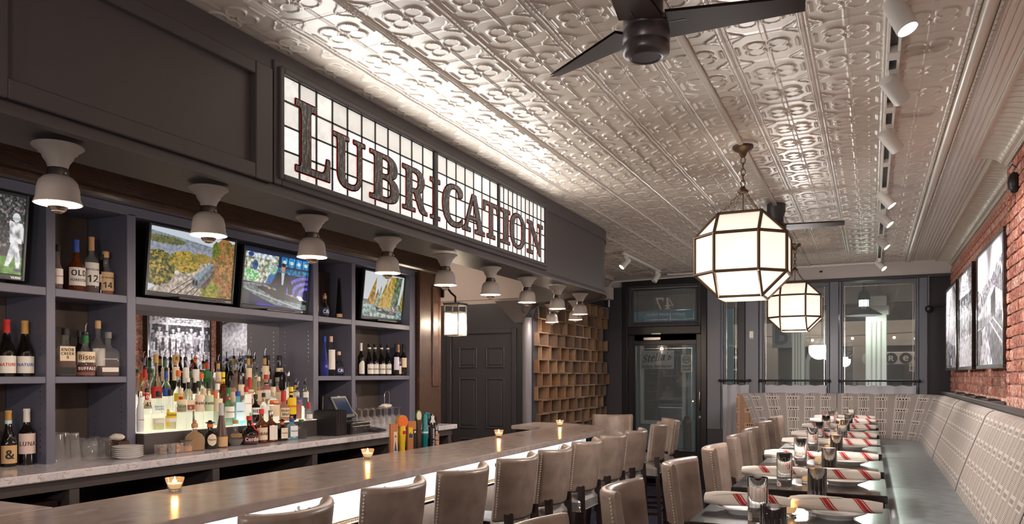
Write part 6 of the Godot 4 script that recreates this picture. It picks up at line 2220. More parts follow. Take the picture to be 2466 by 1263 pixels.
	# labels wrap the front, which faces the room
	for l in labels:
		var y0: float = h * l[1]
		var y1: float = y0 + h * l[2]
		# radius at the label's middle
		var rr := r
		var pts: Array = o[0]
		var ym := (y0 + y1) / 2
		for i in pts.size() - 1:
			if pts[i].y <= ym and pts[i + 1].y >= ym and pts[i + 1].y > pts[i].y:
				rr = lerpf(pts[i].x, pts[i + 1].x, (ym - pts[i].y) / (pts[i + 1].y - pts[i].y))
		var key: String = l[3]
		var lb: Node = t
		if flatk:
			var zf := rr * deep * 0.935
			if key != "none":
				var m := MB.new()
				m.box(Vector3(0, (y0 + y1) / 2, zf + 0.0006), Vector3(rr * 1.5, y1 - y0, 0.0012))
				lb = part("label", m.mesh(), flat(key), t)
			if l[0] != "":
				label_text(lb, l[0], rr * 1.3, y0, y1, zf + 0.0013, 0.0, l[4])
		else:
			var ow: float = 0.62 if key in ["oval", "ovalw"] else 1.15
			if rr < r * 0.7:
				ow = 1.5
			if key != "none":
				var oval := key in ["oval", "ovalw", "arch"]
				lb = part("label", MB.new().patch(12, 8, func(u, v):
					var s: float = (v - 0.5) * 2.0
					var wd: float = ow * (sqrt(maxf(0.0, 1.0 - s * s * 0.98)) if oval and key != "arch" else 1.0)
					var a: float = lerpf(-wd, wd, u)
					var yy := lerpf(y1, y0, v)
					if key == "arch":
						yy = lerpf(y1 - (y1 - y0) * 0.3 * pow(absf(u - 0.5) * 2.0, 2.0), y0, v)
					return Vector3(sin(a) * (rr + 0.0009), yy, cos(a) * (rr + 0.0009)), true).mesh(), flat(key), t)
			if l[0] != "":
				label_text(lb, l[0], rr * ow * 1.7, y0, y1, 0.0, rr + 0.0013, l[4])


func label_text(parent: Node, s: String, w: float, y0: float, y1: float, z: float, bend: float, color: String) -> void:
	var b := MB.new()
	var lines := s.split("|")
	var h := (y1 - y0) * (0.8 if lines.size() > 1 else 0.62)
	var ya := (y0 + y1) / 2 + h / 2
	for i in lines.size():
		var hh := h / lines.size()
		var k := MB.new()
		text_mb(k, lines[i], -w / 2, w / 2, ya - hh * (i + 0.9), ya - hh * (i + 0.1), 0.0004, true, false, true, bend)
		var at := b.v.size()
		b.v.append_array(k.v)
		b.n.append_array(k.n)
		b.uv.append_array(k.uv)
		for q in k.idx:
			b.idx.append(at + q)
	if bend > 0.0:
		for i in b.v.size():
			b.v[i].z += bend
	else:
		for i in b.v.size():
			b.v[i].z += z
	part("lettering", b.mesh(), flat(color), parent)


func bottles() -> void:
	bt("front glowing step", Vector3(-3.965, 1.275, -3.14), 0.246, 0.0206, "std", "white", "none", 0, "silver", [["Y GOOSE", 0.25, 0.1, "white", "blue"]], "frosted white bottle with pale blue print and silver cap")
	bt("front glowing step", Vector3(-3.965, 1.275, -3.187), 0.31, 0.03, "std", "clear", "clear", 0.45, "pour", [["41", 0.45, 0.17, "cream", "black"], ["O", 0.62, 0.12, "red", "white"]], "clear bottle with red and green label and number")
	bt("front glowing step", Vector3(-3.965, 1.275, -3.269), 0.243, 0.0356, "std", "clear", "straw", 0.4, "black", [["ABSOLUT|VODKA", 0.5, 0.16, "none", "blue"], ["", 0.2, 0.09, "white", "black"]], "clear bottle with blue lettering and black cap")
	bt("front glowing step", Vector3(-3.965, 1.275, -3.358), 0.25, 0.0345, "std", "clear", "straw", 0.45, "black", [["Suntory", 0.3, 0.14, "yellow", "black"], ["", 0.2, 0.1, "white", "black"]], "clear bottle with broad yellow stripe and black cap")
	bt("front glowing step", Vector3(-3.965, 1.275, -3.436), 0.26, 0.0342, "std", "clear", "clear", 0.5, "cream", [["Nine", 0.42, 0.3, "cream", "green"], ["", 0.7, 0.09, "red", "white"]], "clear bottle with fruit label and cream cap")
	bt("front glowing step", Vector3(-3.965, 1.275, -3.5), 0.297, 0.031, "sq", "clear", "clear", 0.4, "black", [["Ketel", 0.38, 0.24, "cream", "red"], ["K", 0.4, 0.1, "red", "white"]], "tall square clear bottle with small red square label")
	bt("front glowing step", Vector3(-3.965, 1.275, -3.578), 0.303, 0.0314, "std", "clear", "clear", 0.5, "black", [["Ketel", 0.35, 0.36, "peach", "black"]], "clear bottle with peach blossom label and black cap")
	bt("front glowing step", Vector3(-3.965, 1.275, -3.659), 0.297, 0.0319, "std", "clear", "clear", 0.5, "black", [["Ketel", 0.35, 0.36, "sage", "black"]], "clear bottle with green leaf label and black cap")
	bt("front glowing step", Vector3(-3.965, 1.275, -3.735), 0.285, 0.0324, "std", "clear", "green", 0.5, "white", [["", 0.35, 0.3, "cream", "black"]], "clear green tinted bottle with white cap")
	bt("front glowing step", Vector3(-3.965, 1.275, -3.832), 0.256, 0.0376, "round2", "green", "none", 0, "green", [["Tanqueray", 0.2, 0.3, "paper", "green"], ["O", 0.66, 0.1, "red", "white"]], "bright green bottle with pale label and red seal")
	bt("front glowing step", Vector3(-3.965, 1.275, -3.917), 0.23, 0.0401, "sq", "blue", "none", 0, "blue", [["BOMBAY", 0.12, 0.55, "sky", "blue"]], "turquoise blue square bottle with tall pale label")
	bt("front glowing step", Vector3(-3.965, 1.275, -3.993), 0.26, 0.0339, "sq", "clear", "clear", 0.6, "red", [["BEEFEATER", 0.3, 0.5, "white", "red"]], "square clear bottle with white label, red guard and red cap")
	bt("front glowing step", Vector3(-3.965, 1.275, -4.083), 0.205, 0.0324, "std", "dark", "none", 0, "black", [["HEN", 0.3, 0.24, "white", "black"]], "stout black bottle with white diamond label")
	bt("front glowing step", Vector3(-3.965, 1.275, -4.161), 0.213, 0.0298, "std", "clear", "clear", 0.5, "black", [["", 0.3, 0.28, "white", "black"]], "clear bottle with pale diamond label and black cap")
	bt("front glowing step", Vector3(-3.965, 1.275, -4.259), 0.256, 0.0455, "std", "clear", "clear", 0.5, "cream", [["TITO", 0.5, 0.12, "orange", "white"], ["", 0.16, 0.3, "cream", "black"]], "clear bottle with orange band over cream label")
	bt("front glowing step", Vector3(-3.965, 1.275, -4.368), 0.223, 0.0422, "squat", "clear", "amber", 0.8, "red", [["Maker's|Mark", 0.14, 0.3, "cream", "black"]], "amber bottle with cream label and dripped red wax neck")
	bt("front glowing step", Vector3(-3.965, 1.275, -4.447), 0.253, 0.0396, "std", "dark", "none", 0, "yellow", [["Kahlua", 0.18, 0.5, "yellow", "red"]], "dark brown bottle with yellow label and yellow neck band")
	bt("front glowing step", Vector3(-3.965, 1.275, -4.52), 0.294, 0.0317, "std", "clear", "red", 0.85, "pour", [["APEROL", 0.42, 0.16, "blue", "orange"]], "orange red liqueur bottle with blue label and pourer")
	bt("front glowing step", Vector3(-3.84, 1.275, -4.5), 0.138, 0.0268, "cone", "clear", "milk", 0.5, "silver", [["", 0.1, 0.24, "white", "black"]], "pale bottle with smooth tapered neck and white label")
	bt("middle glowing step", Vector3(-4.095, 1.378, -3.16), 0.276, 0.0187, "std", "clear", "orange", 0.9, "orange", [["", 0.5, 0.2, "blue", "white"]], "orange capped bottle with blue label")
	bt("middle glowing step", Vector3(-4.095, 1.378, -3.278), 0.358, 0.0258, "std", "clear", "clear", 0.5, "pourred", [["SVEDKA", 0.3, 0.12, "orange", "white"]], "clear bottle with red neck foil and orange band")
	bt("middle glowing step", Vector3(-4.095, 1.378, -3.358), 0.371, 0.0349, "round2", "clear", "clear", 0.5, "gold", [["", 0.25, 0.2, "red", "white"]], "wide shouldered clear bottle with gold top")
	bt("middle glowing step", Vector3(-4.095, 1.378, -3.435), 0.344, 0.0274, "std", "clear", "clear", 0.4, "pourblue", [["", 0.3, 0.14, "blue", "white"]], "clear bottle with blue neck foil and blue band")
	bt("middle glowing step", Vector3(-4.095, 1.378, -3.531), 0.271, 0.0343, "squat", "clear", "clear", 0.5, "orange", [["", 0.25, 0.2, "yellow", "black"]], "clear bottle with orange stopper and yellow label")
	bt("middle glowing step", Vector3(-4.095, 1.378, -3.606), 0.219, 0.0274, "sq", "white", "none", 0, "white", [["S", 0.4, 0.2, "cream", "black"]], "square white bottle with white cap")
	bt("middle glowing step", Vector3(-4.095, 1.378, -3.72), 0.249, 0.028, "std", "clear", "clear", 0.5, "orange", [["", 0.4, 0.2, "cream", "red"]], "slim clear bottle with orange cap")
	bt("middle glowing step", Vector3(-4.095, 1.378, -3.825), 0.259, 0.0237, "std", "clear", "straw", 0.6, "silver", [["", 0.3, 0.2, "orange", "black"]], "pale straw bottle with silver cap")
	bt("middle glowing step", Vector3(-4.095, 1.378, -3.908), 0.261, 0.027, "std", "amber", "none", 0, "yellow", [["8", 0.62, 0.16, "yellow", "black"]], "amber bottle with yellow neck label")
	bt("middle glowing step", Vector3(-4.095, 1.378, -3.991), 0.237, 0.0293, "std", "clear", "amber", 0.75, "black", [["", 0.2, 0.3, "cream", "red"]], "amber liquor bottle with black stopper, low label")
	bt("middle glowing step", Vector3(-4.095, 1.378, -4.071), 0.311, 0.0267, "std", "clear", "brown", 0.8, "pour", [["", 0.3, 0.25, "cream", "black"]], "brown liquor bottle with dark neck and pourer")
	bt("middle glowing step", Vector3(-4.095, 1.378, -4.158), 0.222, 0.0281, "std", "clear", "red", 0.8, "red", [["SOUTHERN|COMFORT", 0.3, 0.3, "cream", "red"]], "red liqueur bottle with red neck and cream label")
	bt("middle glowing step", Vector3(-4.095, 1.378, -4.247), 0.227, 0.0295, "squat", "clear", "gold", 0.8, "cream", [["", 0.2, 0.35, "cream", "black"]], "pale gold bottle with cream stopper")
	bt("middle glowing step", Vector3(-4.095, 1.378, -4.325), 0.242, 0.0381, "std", "clear", "red", 0.9, "redband", [["CAMPARI", 0.62, 0.14, "black", "white"], ["", 0.25, 0.28, "paper", "blue"]], "red bitter bottle with white label and dark banner")
	bt("middle glowing step", Vector3(-4.095, 1.378, -4.363), 0.206, 0.026, "std", "clear", "amber", 0.5, "cork", [["", 0.25, 0.25, "cream", "black"]], "half full amber bottle with cork")
	bt("middle glowing step", Vector3(-4.095, 1.378, -4.441), 0.221, 0.0347, "squat", "clear", "amber", 0.85, "cork", [["", 0.15, 0.35, "cream", "brown"]], "wide amber whiskey bottle with cork")
	bt("middle glowing step", Vector3(-4.095, 1.378, -4.56), 0.269, 0.041, "round", "clear", "clear", 0.4, "silver", [], "clear round decanter with tall silver neck")
	bt("middle glowing step", Vector3(-3.96, 1.378, -4.6), 0.218, 0.0262, "std", "clear", "clear", 0.5, "pour", [["", 0.3, 0.2, "paper", "red"]], "clear slim bottle with chrome pourer")
	bt("middle glowing step", Vector3(-4.09, 1.378, -4.64), 0.209, 0.0287, "std", "clear", "clear", 0.4, "pourgold", [["", 0.3, 0.2, "paper", "black"]], "clear bottle with gold foil and pourer")
	bt("back glowing step", Vector3(-4.225, 1.488, -3.17), 0.185, 0.0131, "std", "clear", "orange", 0.9, "orange", [], "orange liqueur bottle by the shelf upright")
	bt("back glowing step", Vector3(-4.225, 1.488, -3.368), 0.282, 0.0266, "burg", "clear", "orange", 0.9, "pour", [["", 0.2, 0.3, "orange", "black"]], "deep orange liqueur bottle with pourer")
	bt("back glowing step", Vector3(-4.225, 1.488, -3.436), 0.168, 0.0179, "std", "clear", "gold", 0.8, "green", [], "small golden bottle with green cap")
	bt("back glowing step", Vector3(-4.225, 1.488, -3.533), 0.296, 0.0273, "std", "green", "none", 0, "pourgreen", [["", 0.3, 0.3, "cream", "black"]], "tall green bottle with pourer")
	bt("back glowing step", Vector3(-4.225, 1.488, -3.616), 0.308, 0.0259, "wine", "dark", "none", 0, "pourgold", [["R", 0.7, 0.16, "gold", "black"], ["", 0.3, 0.3, "cream", "black"]], "dark bottle with gold neck foil and pourer")
	bt("back glowing step", Vector3(-4.225, 1.488, -3.7), 0.301, 0.0235, "wine", "dark", "none", 0, "pour", [["", 0.25, 0.35, "paper", "black"]], "black bottle with white label and pourer")
	bt("back glowing step", Vector3(-4.225, 1.488, -3.742), 0.208, 0.0236, "std", "clear", "clear", 0.4, "pour", [], "clear bottle half hidden, with chrome spout")
	bt("back glowing step", Vector3(-4.225, 1.488, -3.783), 0.308, 0.0267, "wine", "dark", "none", 0, "pour", [["7", 0.7, 0.14, "orange", "black"], ["", 0.25, 0.3, "paper", "black"]], "black bottle with orange neck label")
	bt("back glowing step", Vector3(-4.225, 1.488, -3.885), 0.282, 0.031, "burg", "green", "none", 0, "pourred", [["", 0.25, 0.3, "green", "black"]], "bright green bottle with dark red neck foil")
	bt("back glowing step", Vector3(-4.225, 1.488, -3.986), 0.275, 0.0246, "std", "clear", "amber", 0.6, "pourgold", [["", 0.3, 0.25, "cream", "black"]], "amber bottle with gold foil, before the brick in the mirror")
	bt("back glowing step", Vector3(-4.225, 1.488, -4.101), 0.227, 0.0251, "std", "dark", "none", 0, "black", [], "dark bottle with broad black stopper")
	bt("back glowing step", Vector3(-4.225, 1.488, -4.206), 0.301, 0.0255, "wine", "dark", "none", 0, "pour", [], "thin necked dark bottle with tall pourer")
	bt("back glowing step", Vector3(-4.225, 1.488, -4.276), 0.328, 0.0259, "std", "clear", "amber", 0.5, "pourgold", [["", 0.3, 0.25, "cream", "black"]], "amber bottle with tall pourer")
	bt("back glowing step", Vector3(-4.225, 1.488, -4.335), 0.298, 0.026, "std", "clear", "straw", 0.5, "pour", [], "clear bottle with steel pourer")
	bt("back glowing step", Vector3(-4.225, 1.488, -4.365), 0.211, 0.0262, "std", "clear", "clear", 0.4, "pour", [], "low clear bottle with steel pourer")
	bt("back glowing step", Vector3(-4.225, 1.488, -4.447), 0.334, 0.0319, "std", "clear", "gold", 0.6, "pourgold", [["", 0.3, 0.3, "cream", "black"]], "golden bottle with tan foil and pourer")
	bt("back glowing step", Vector3(-4.225, 1.488, -4.484), 0.282, 0.0235, "wine", "dark", "none", 0, "black", [], "narrow black bottle in the back corner")
	bt("back glowing step", Vector3(-4.225, 1.488, -4.605), 0.284, 0.0457, "squat", "dark", "none", 0, "black", [["T", 0.45, 0.2, "cream", "black"]], "large black apothecary bottle with cream label")
	bt("back glowing step", Vector3(-4.225, 1.488, -4.645), 0.121, 0.0242, "sq", "white", "none", 0, "cream", [["", 0.2, 0.4, "paper", "black"]], "pale boxy bottle by the side wall")
	bt("counter before the steps", Vector3(-3.83, 1.144, -3.425), 0.191, 0.0606, "squat", "clear", "gold", 0.85, "corkball", [], "wide golden tequila bottle with round cork")
	bt("counter before the steps", Vector3(-3.83, 1.144, -3.547), 0.183, 0.0476, "squat", "dark", "none", 0, "hat", [["Tequila", 0.12, 0.42, "oval", "black"]], "dark bottle with oval label and flat black stopper")
	bt("counter before the steps", Vector3(-3.83, 1.144, -3.639), 0.292, 0.0395, "cone", "brown", "none", 0, "foil", [["", 0.03, 0.22, "tan", "brown"]], "matte brown tapered bottle with tan label")
	bt("counter before the steps", Vector3(-3.83, 1.144, -3.762), 0.173, 0.0496, "round", "clear", "brown", 0.4, "gold", [["CHAMBORD", 0.36, 0.12, "gold", "brown"]], "round ribbed decanter with gold band")
	bt("counter before the steps", Vector3(-3.83, 1.144, -3.885), 0.194, 0.0583, "squat", "dark", "none", 0, "red", [["Cordon", 0.06, 0.28, "maroon", "white"]], "squat dark bottle with red ribbon and maroon label")
	bt("counter before the steps", Vector3(-3.83, 1.144, -3.999), 0.237, 0.0402, "std", "amber", "none", 0, "red", [["DRAM", 0.1, 0.36, "cream", "black"]], "brown bottle with red cap and cream label")
	bt("counter before the steps", Vector3(-3.83, 1.144, -4.089), 0.223, 0.0409, "sq", "amber", "none", 0, "silver", [["", 0.08, 0.45, "paper", "orange"]], "square orange brown bottle with pale label")
	bt("counter before the steps", Vector3(-3.83, 1.144, -4.202), 0.157, 0.0357, "sq", "dark", "none", 0, "hat", [["Tequila", 0.12, 0.48, "oval", "black"]], "short dark square bottle with oval label")
	bt("counter before the steps", Vector3(-3.83, 1.144, -4.303), 0.174, 0.0393, "sq", "paleblue", "none", 0, "corkblue", [["Tequila", 0.15, 0.44, "ovalw", "black"]], "short pale blue bottle with blue neck band")
	bt("counter before the steps", Vector3(-3.83, 1.144, -4.405), 0.142, 0.0431, "squat", "clear", "clear", 0.5, "green", [], "short round clear tequila bottle with green ribbon")
	bt("second bay middle shelf", Vector3(-4.09, 1.61, -2.665), 0.303, 0.0273, "std", "clear", "gold", 0.7, "black", [], "pale gold bottle tucked against the upright")
	bt("second bay middle shelf", Vector3(-4.09, 1.61, -2.777), 0.257, 0.0276, "wine", "dark", "none", 0, "black", [], "dark bottle standing at the back")
	bt("second bay middle shelf", Vector3(-4.09, 1.61, -2.842), 0.262, 0.028, "wine", "dark", "none", 0, "black", [], "dark capped bottle behind the bison label")
	bt("second bay middle shelf", Vector3(-4.09, 1.61, -2.957), 0.326, 0.0368, "std", "clear", "amber", 0.4, "tan", [["", 0.1, 0.4, "paper", "brown"]], "slim bottle with tan wrapped neck")
	bt("second bay middle shelf", Vector3(-4.02, 1.61, -2.713), 0.268, 0.051, "flat", "clear", "whisky", 0.55, "black", [["KNOB|CREEK|9", 0.32, 0.3, "cream", "black"], ["", 0.05, 0.14, "black", "white"]], "square shouldered whiskey bottle with cream label, nine on it")
	bt("second bay middle shelf", Vector3(-4.02, 1.61, -2.829), 0.302, 0.0511, "squat", "clear", "amber", 0.4, "pourgreen", [["BUFFALO", 0.08, 0.14, "maroon", "white"], ["Bison", 0.26, 0.2, "cream", "brown"]], "whiskey bottle with a bison label and pourer")
	bt("second bay middle shelf", Vector3(-4, 1.61, -2.955), 0.257, 0.06, "flat", "clear", "whisky", 0.3, "cork", [["WOODFORD RESERVE", 0.34, 0.1, "none", "white"], ["", 0.1, 0.1, "paper", "black"]], "broad flask shaped whiskey bottle with white lettering")
	bt("first bay middle shelf", Vector3(-4.06, 1.61, -2.42), 0.298, 0.043, "burg", "dark", "none", 0, "longred", [["NATURE", 0.06, 0.3, "paper", "red"]], "wine bottle with red foil and white label")
	bt("first bay middle shelf", Vector3(-4.06, 1.61, -2.514), 0.298, 0.043, "burg", "dark", "none", 0, "longgold", [["NATURE", 0.06, 0.3, "paper", "blue"]], "wine bottle with gold foil and white label")
	bt("first bay middle shelf", Vector3(-4.06, 1.61, -2.325), 0.215, 0.0444, "std", "clear", "clear", 0.5, "black", [["", 0.06, 0.3, "paper", "black"]], "clear bottle cut by the edge of the view")
	bt("first bay counter", Vector3(-4.04, 1.144, -2.335), 0.217, 0.0352, "wine", "dark", "none", 0, "black", [["", 0.15, 0.35, "paper", "green"]], "wine bottle with leafy label at the view edge")
	bt("first bay counter", Vector3(-4.04, 1.144, -2.418), 0.291, 0.038, "burg", "dark", "none", 0, "longgold", [["&", 0.06, 0.32, "tan", "black"]], "wine bottle with tan label bearing an ampersand")
	bt("first bay counter", Vector3(-4.04, 1.144, -2.512), 0.296, 0.041, "wine", "dark", "none", 0, "longwhite", [["LUNA", 0.2, 0.36, "pinkish", "brown"]], "wine bottle with pale pink label and white foil")
	bt("fourth bay middle shelf", Vector3(-4.05, 1.61, -4.79), 0.27, 0.0212, "std", "clear", "amber", 0.3, "silver", [["", 0.3, 0.35, "sage", "black"]], "slim bottle with green label by the upright")
	bt("fourth bay middle shelf", Vector3(-4.05, 1.61, -4.938), 0.326, 0.0315, "cone", "deepblue", "none", 0, "blue", [], "cobalt blue tequila bottle")
	bt("fourth bay middle shelf", Vector3(-4.05, 1.61, -5.022), 0.329, 0.0331, "std", "clear", "clear", 0.4, "pink", [["", 0.16, 0.5, "paper", "black"]], "clear bottle with pink top and drawn label")
	bt("fourth bay middle shelf", Vector3(-4.05, 1.61, -5.125), 0.205, 0.0376, "squat", "clear", "clear", 0.4, "pinkcork", [["CAL", 0.1, 0.25, "navy", "white"]], "short clear bottle with blue label")
	bt("fifth bay middle shelf", Vector3(-4.05, 1.61, -5.25), 0.302, 0.0187, "wine", "dark", "none", 0, "black", [["", 0.1, 0.6, "yellow", "black"]], "wine bottle with tall yellow label")
	bt("fifth bay middle shelf", Vector3(-4.05, 1.61, -5.43), 0.289, 0.0297, "wine", "dark", "none", 0, "longwhite", [["", 0.06, 0.4, "arch", "black"]], "wine bottle with arched label and white foil")
	bt("fifth bay middle shelf", Vector3(-4.05, 1.61, -5.552), 0.285, 0.037, "burg", "dark", "none", 0, "longwhiteb", [["BAROLO", 0.06, 0.3, "paper", "black"]], "wine bottle with white label, first of four alike")
	bt("fifth bay middle shelf", Vector3(-4.05, 1.61, -5.635), 0.288, 0.0347, "burg", "dark", "none", 0, "longwhiteb", [["BAROLO", 0.06, 0.3, "paper", "black"]], "wine bottle with white label, second of four alike")
	bt("fifth bay middle shelf", Vector3(-4.05, 1.61, -5.739), 0.289, 0.0352, "burg", "dark", "none", 0, "longwhiteb", [["BAROLO", 0.06, 0.3, "paper", "black"]], "wine bottle with white label, third of four alike")
	bt("fifth bay middle shelf", Vector3(-4.05, 1.61, -5.837), 0.29, 0.0342, "burg", "dark", "none", 0, "longwhiteb", [["BAROLO", 0.06, 0.3, "paper", "black"]], "wine bottle with white label, fourth of four alike")
	bt("fifth bay middle shelf", Vector3(-4, 1.61, -5.895), 0.3, 0.0303, "wine", "dark", "none", 0, "longblack", [["", 0.18, 0.4, "lilac", "blue"]], "wine bottle with pale lilac label and black foil")
	bt("fifth bay middle shelf", Vector3(-4.02, 1.61, -5.965), 0.292, 0.0292, "wine", "dark", "none", 0, "longtan", [["", 0.06, 0.26, "pinkish", "black"]], "wine bottle with low pink label and tan foil")
	bt("fifth bay middle shelf", Vector3(-4, 1.61, -6.02), 0.303, 0.031, "wine", "dark", "none", 0, "longblack", [["", 0.26, 0.3, "cream", "black"]], "wine bottle with cream label by the end upright")
	bt("second bay top shelf", Vector3(-4, 2.085, -2.655), 0.242, 0.0247, "squat", "clear", "whisky", 0.9, "black", [["REDBREAST", 0.12, 0.34, "paper", "red"]], "whiskey bottle with red bordered label and black top")
	bt("second bay top shelf", Vector3(-4.06, 2.085, -2.801), 0.299, 0.0474, "squat", "amber", "none", 0, "longblue", [["OLD|FORESTER", 0.12, 0.34, "paper", "black"]], "dark amber whiskey bottle with blue wrapped neck")
	bt("second bay top shelf", Vector3(-4.06, 2.085, -2.895), 0.33, 0.0387, "std", "clear", "whisky", 0.55, "longtan", [["MACALLAN|12", 0.14, 0.4, "paper", "black"]], "tall scotch bottle with white label and tan foil")
	bt("second bay top shelf", Vector3(-4.06, 2.085, -2.955), 0.239, 0.0196, "std", "dark", "none", 0, "black", [["", 0.3, 0.2, "cream", "black"]], "dark bottle behind the tall scotch bottle")
	bt("second bay top shelf", Vector3(-4.06, 2.085, -2.985), 0.258, 0.043, "round2", "clear", "amber", 0.6, "tan", [["THE BALVENIE|14", 0.1, 0.42, "tanp", "black"]], "scotch bottle with wide tan label and tan cap")
	bt("fourth bay top shelf", Vector3(-4.05, 2.085, -4.82), 0.177, 0.0314, "squat", "dark", "none", 0, "red", [["Tequila", 0.15, 0.45, "oval", "black"]], "dark tequila bottle with red neck and oval label")
	bt("fourth bay top shelf", Vector3(-4.05, 2.085, -4.94), 0.208, 0.0355, "squat", "clear", "clear", 0.4, "silverp", [["CAL", 0.1, 0.3, "navy", "white"]], "clear tequila bottle with dark blue label")
	bt("fourth bay top shelf", Vector3(-4.05, 2.085, -5.125), 0.387, 0.0306, "spire", "dark", "none", 0, "none", [["", 0.02, 0.1, "tan", "black"]], "tall slender black spire bottle")


func barware() -> void:
	var gm: StandardMaterial3D = mats.thin_glass
	# inverted pint glasses in the second bay
	var shell := func(r0: float, r1: float, h: float) -> ArrayMesh:
		return MB.new().lathe([Vector2(0, h), Vector2(r0 * 0.96, h), Vector2(r0, h - 0.006), Vector2(r1, 0.003), Vector2(r1 + 0.001, 0.0015), Vector2(r1, 0), Vector2(r1 - 0.002, 0.001)], 24).mesh()
	var base := func(r0: float, h: float) -> ArrayMesh:
		return MB.new().lathe([Vector2(0, h - 0.016), Vector2(r0 * 0.98, h - 0.016), Vector2(r0 * 0.97, h - 0.001), Vector2(0, h - 0.001)], 20).mesh()
	var p := thing("pint_glass", "", "glass")
	part("wall", shell.call(0.031, 0.042, 0.152), gm, p)
	part("foot", base.call(0.031, 0.152), mats.clear_glass, p)
	var k := 0
	for i in 3:
		for j in 2:
			var at := Vector3(-4.02 - 0.092 * i, 1.144, -2.662 - 0.092 * j)
			var l := "upturned pint glass in the second bay, %s row, %s from the left upright" % [["front", "middle", "back"][i], nth(j)]
			if k == 0:
				p.position = at
				tag(p, l, "glass", "upturned pint glasses")
			else:
				dup(p, at, 0.0, l, "upturned pint glasses")
			k += 1
	var s := thing("stemless_glass", "", "glass")
	part("bowl", MB.new().lathe([Vector2(0, 0.115), Vector2(0.026, 0.115), Vector2(0.036, 0.1), Vector2(0.043, 0.07), Vector2(0.042, 0.04), Vector2(0.036, 0.008), Vector2(0.0365, 0.0)], 24).mesh(), gm, s)
	part("foot", MB.new().lathe([Vector2(0, 0.104), Vector2(0.03, 0.104), Vector2(0.025, 0.1145), Vector2(0, 0.1145)], 20).mesh(), mats.clear_glass, s)
	k = 0
	for i in 2:
		for j in 2:
			var at := Vector3(-4.0 - 0.095 * i, 1.144, -2.845 - 0.092 * j)
			var l := "upturned stemless wine glass beside the pint glasses, %s row, %s" % [["front", "back"][i], ["left one", "right one"][j]]
			if k == 0:
				s.position = at
				tag(s, l, "glass", "upturned stemless glasses in the second bay")
			else:
				dup(s, at, 0.0, l, "upturned stemless glasses in the second bay")
			k += 1
	# plates
	for i in 6:
		var pl := thing("side_plate", "white side plate, %s up in the pile on the marble counter" % nth(i), "plate", Vector3(-3.8, 1.144 + 0.0108 * i, -2.93), 0.0, "pile of side plates")
		part("dish", MB.new().lathe([Vector2(0, 0.003), Vector2(0.04, 0.003), Vector2(0.042, 0.0), Vector2(0.046, 0.0), Vector2(0.05, 0.004), Vector2(0.082, 0.017), Vector2(0.083, 0.019), Vector2(0.08, 0.02), Vector2(0.05, 0.009), Vector2(0, 0.007)], 32).mesh(), mats.plate, pl)
	var wb := thing("wooden_box", "small brown wooden box holding folded cloths behind the plates", "box", Vector3(-3.98, 1.144, -3.0), 0.05)
	part("body", MB.new().box(Vector3(0, 0.045, 0), Vector3(0.12, 0.09, 0.075), 0.006).mesh(), mats.oak_upright, wb)
	var cl := thing("folded_cloth", "white cloth with dark print bundled on the wooden box", "cloth", Vector3(-3.98, 1.234, -2.995))
	part("cloth", MB.new().patch(14, 10, func(u, v):
		var a: float = TAU * u
		var e: float = PI * (v - 0.5)
		var q := 1.0 + 0.12 * sin(a * 3.0 + v * 5.0)
		return Vector3(cos(a) * cos(e) * 0.05 * q, 0.02 + sin(e) * 0.02 * q, sin(a) * cos(e) * 0.036 * q), true).mesh(), mats.linen, cl)
	# garnish boxes and sugar jar
	for i in 3:
		var z: float = [-3.165, -3.225, -3.285][i]
		var j := thing("garnish_box", "small clear box of %s on the marble counter" % ["dried citrus wheels", "dried berries", "orange peel"][i], "jar", Vector3(-3.82, 1.144, z), 0.0, "clear garnish boxes")
		var b := MB.new()
		for q in 4:
			var m := MB.new().box(Vector3(0.0235, 0.03, 0), Vector3(0.0015, 0.058, 0.048)).mesh()
			var o := part("wall", m, gm, j)
			o.rotation.y = PI / 2 * q
		part("floor", MB.new().box(Vector3(0, 0.002, 0), Vector3(0.046, 0.003, 0.046)).mesh(), mats.clear_glass, j)
		for q in 9:
			var m := MB.new()
			if i == 0:
				m.tube([Vector3(-0.0, 0, 0), Vector3(0, 0.003, 0)], 0.015, 12)
				m.ball(Vector3(0, 0.003, 0), 0.004, 6)
			else:
				m.ball(Vector3.ZERO, 0.012, 8, 0.6)
			var o := part("garnish", m.mesh(), mat("garnish%d" % i, [Color8(150, 104, 60), Color8(96, 52, 30), Color8(206, 140, 80)][i], 0.8), j)
			o.position = Vector3(rng.randf_range(-0.009, 0.009), 0.012 + 0.004 * q, rng.randf_range(-0.009, 0.009))
			o.rotation = Vector3(rng.randf_range(-1, 1), 0, rng.randf_range(-1, 1))
	var sj := thing("sugar_jar", "lidded glass jar half full of brown sugar", "jar", Vector3(-3.82, 1.144, -3.352))
	part("jar", MB.new().lathe([Vector2(0, 0), Vector2(0.034, 0), Vector2(0.037, 0.004), Vector2(0.037, 0.05), Vector2(0.031, 0.058), Vector2(0.031, 0.066)], 24).mesh(), gm, sj)
	part("sugar", MB.new().lathe([Vector2(0, 0.003), Vector2(0.034, 0.003), Vector2(0.034, 0.034), Vector2(0, 0.037)], 20).mesh(), mat("sugar", Color8(190, 146, 104), 0.9), sj)
	part("lid", MB.new().lathe([Vector2(0, 0.066), Vector2(0.035, 0.066), Vector2(0.035, 0.072), Vector2(0, 0.076)], 20).mesh(), mats.clear_glass, sj)
	# register corner
	var mf := thing("check_folders", "upright row of black check folders beside the liquor steps", "folders", Vector3(-3.83, 1.144, -4.752), 0.12)
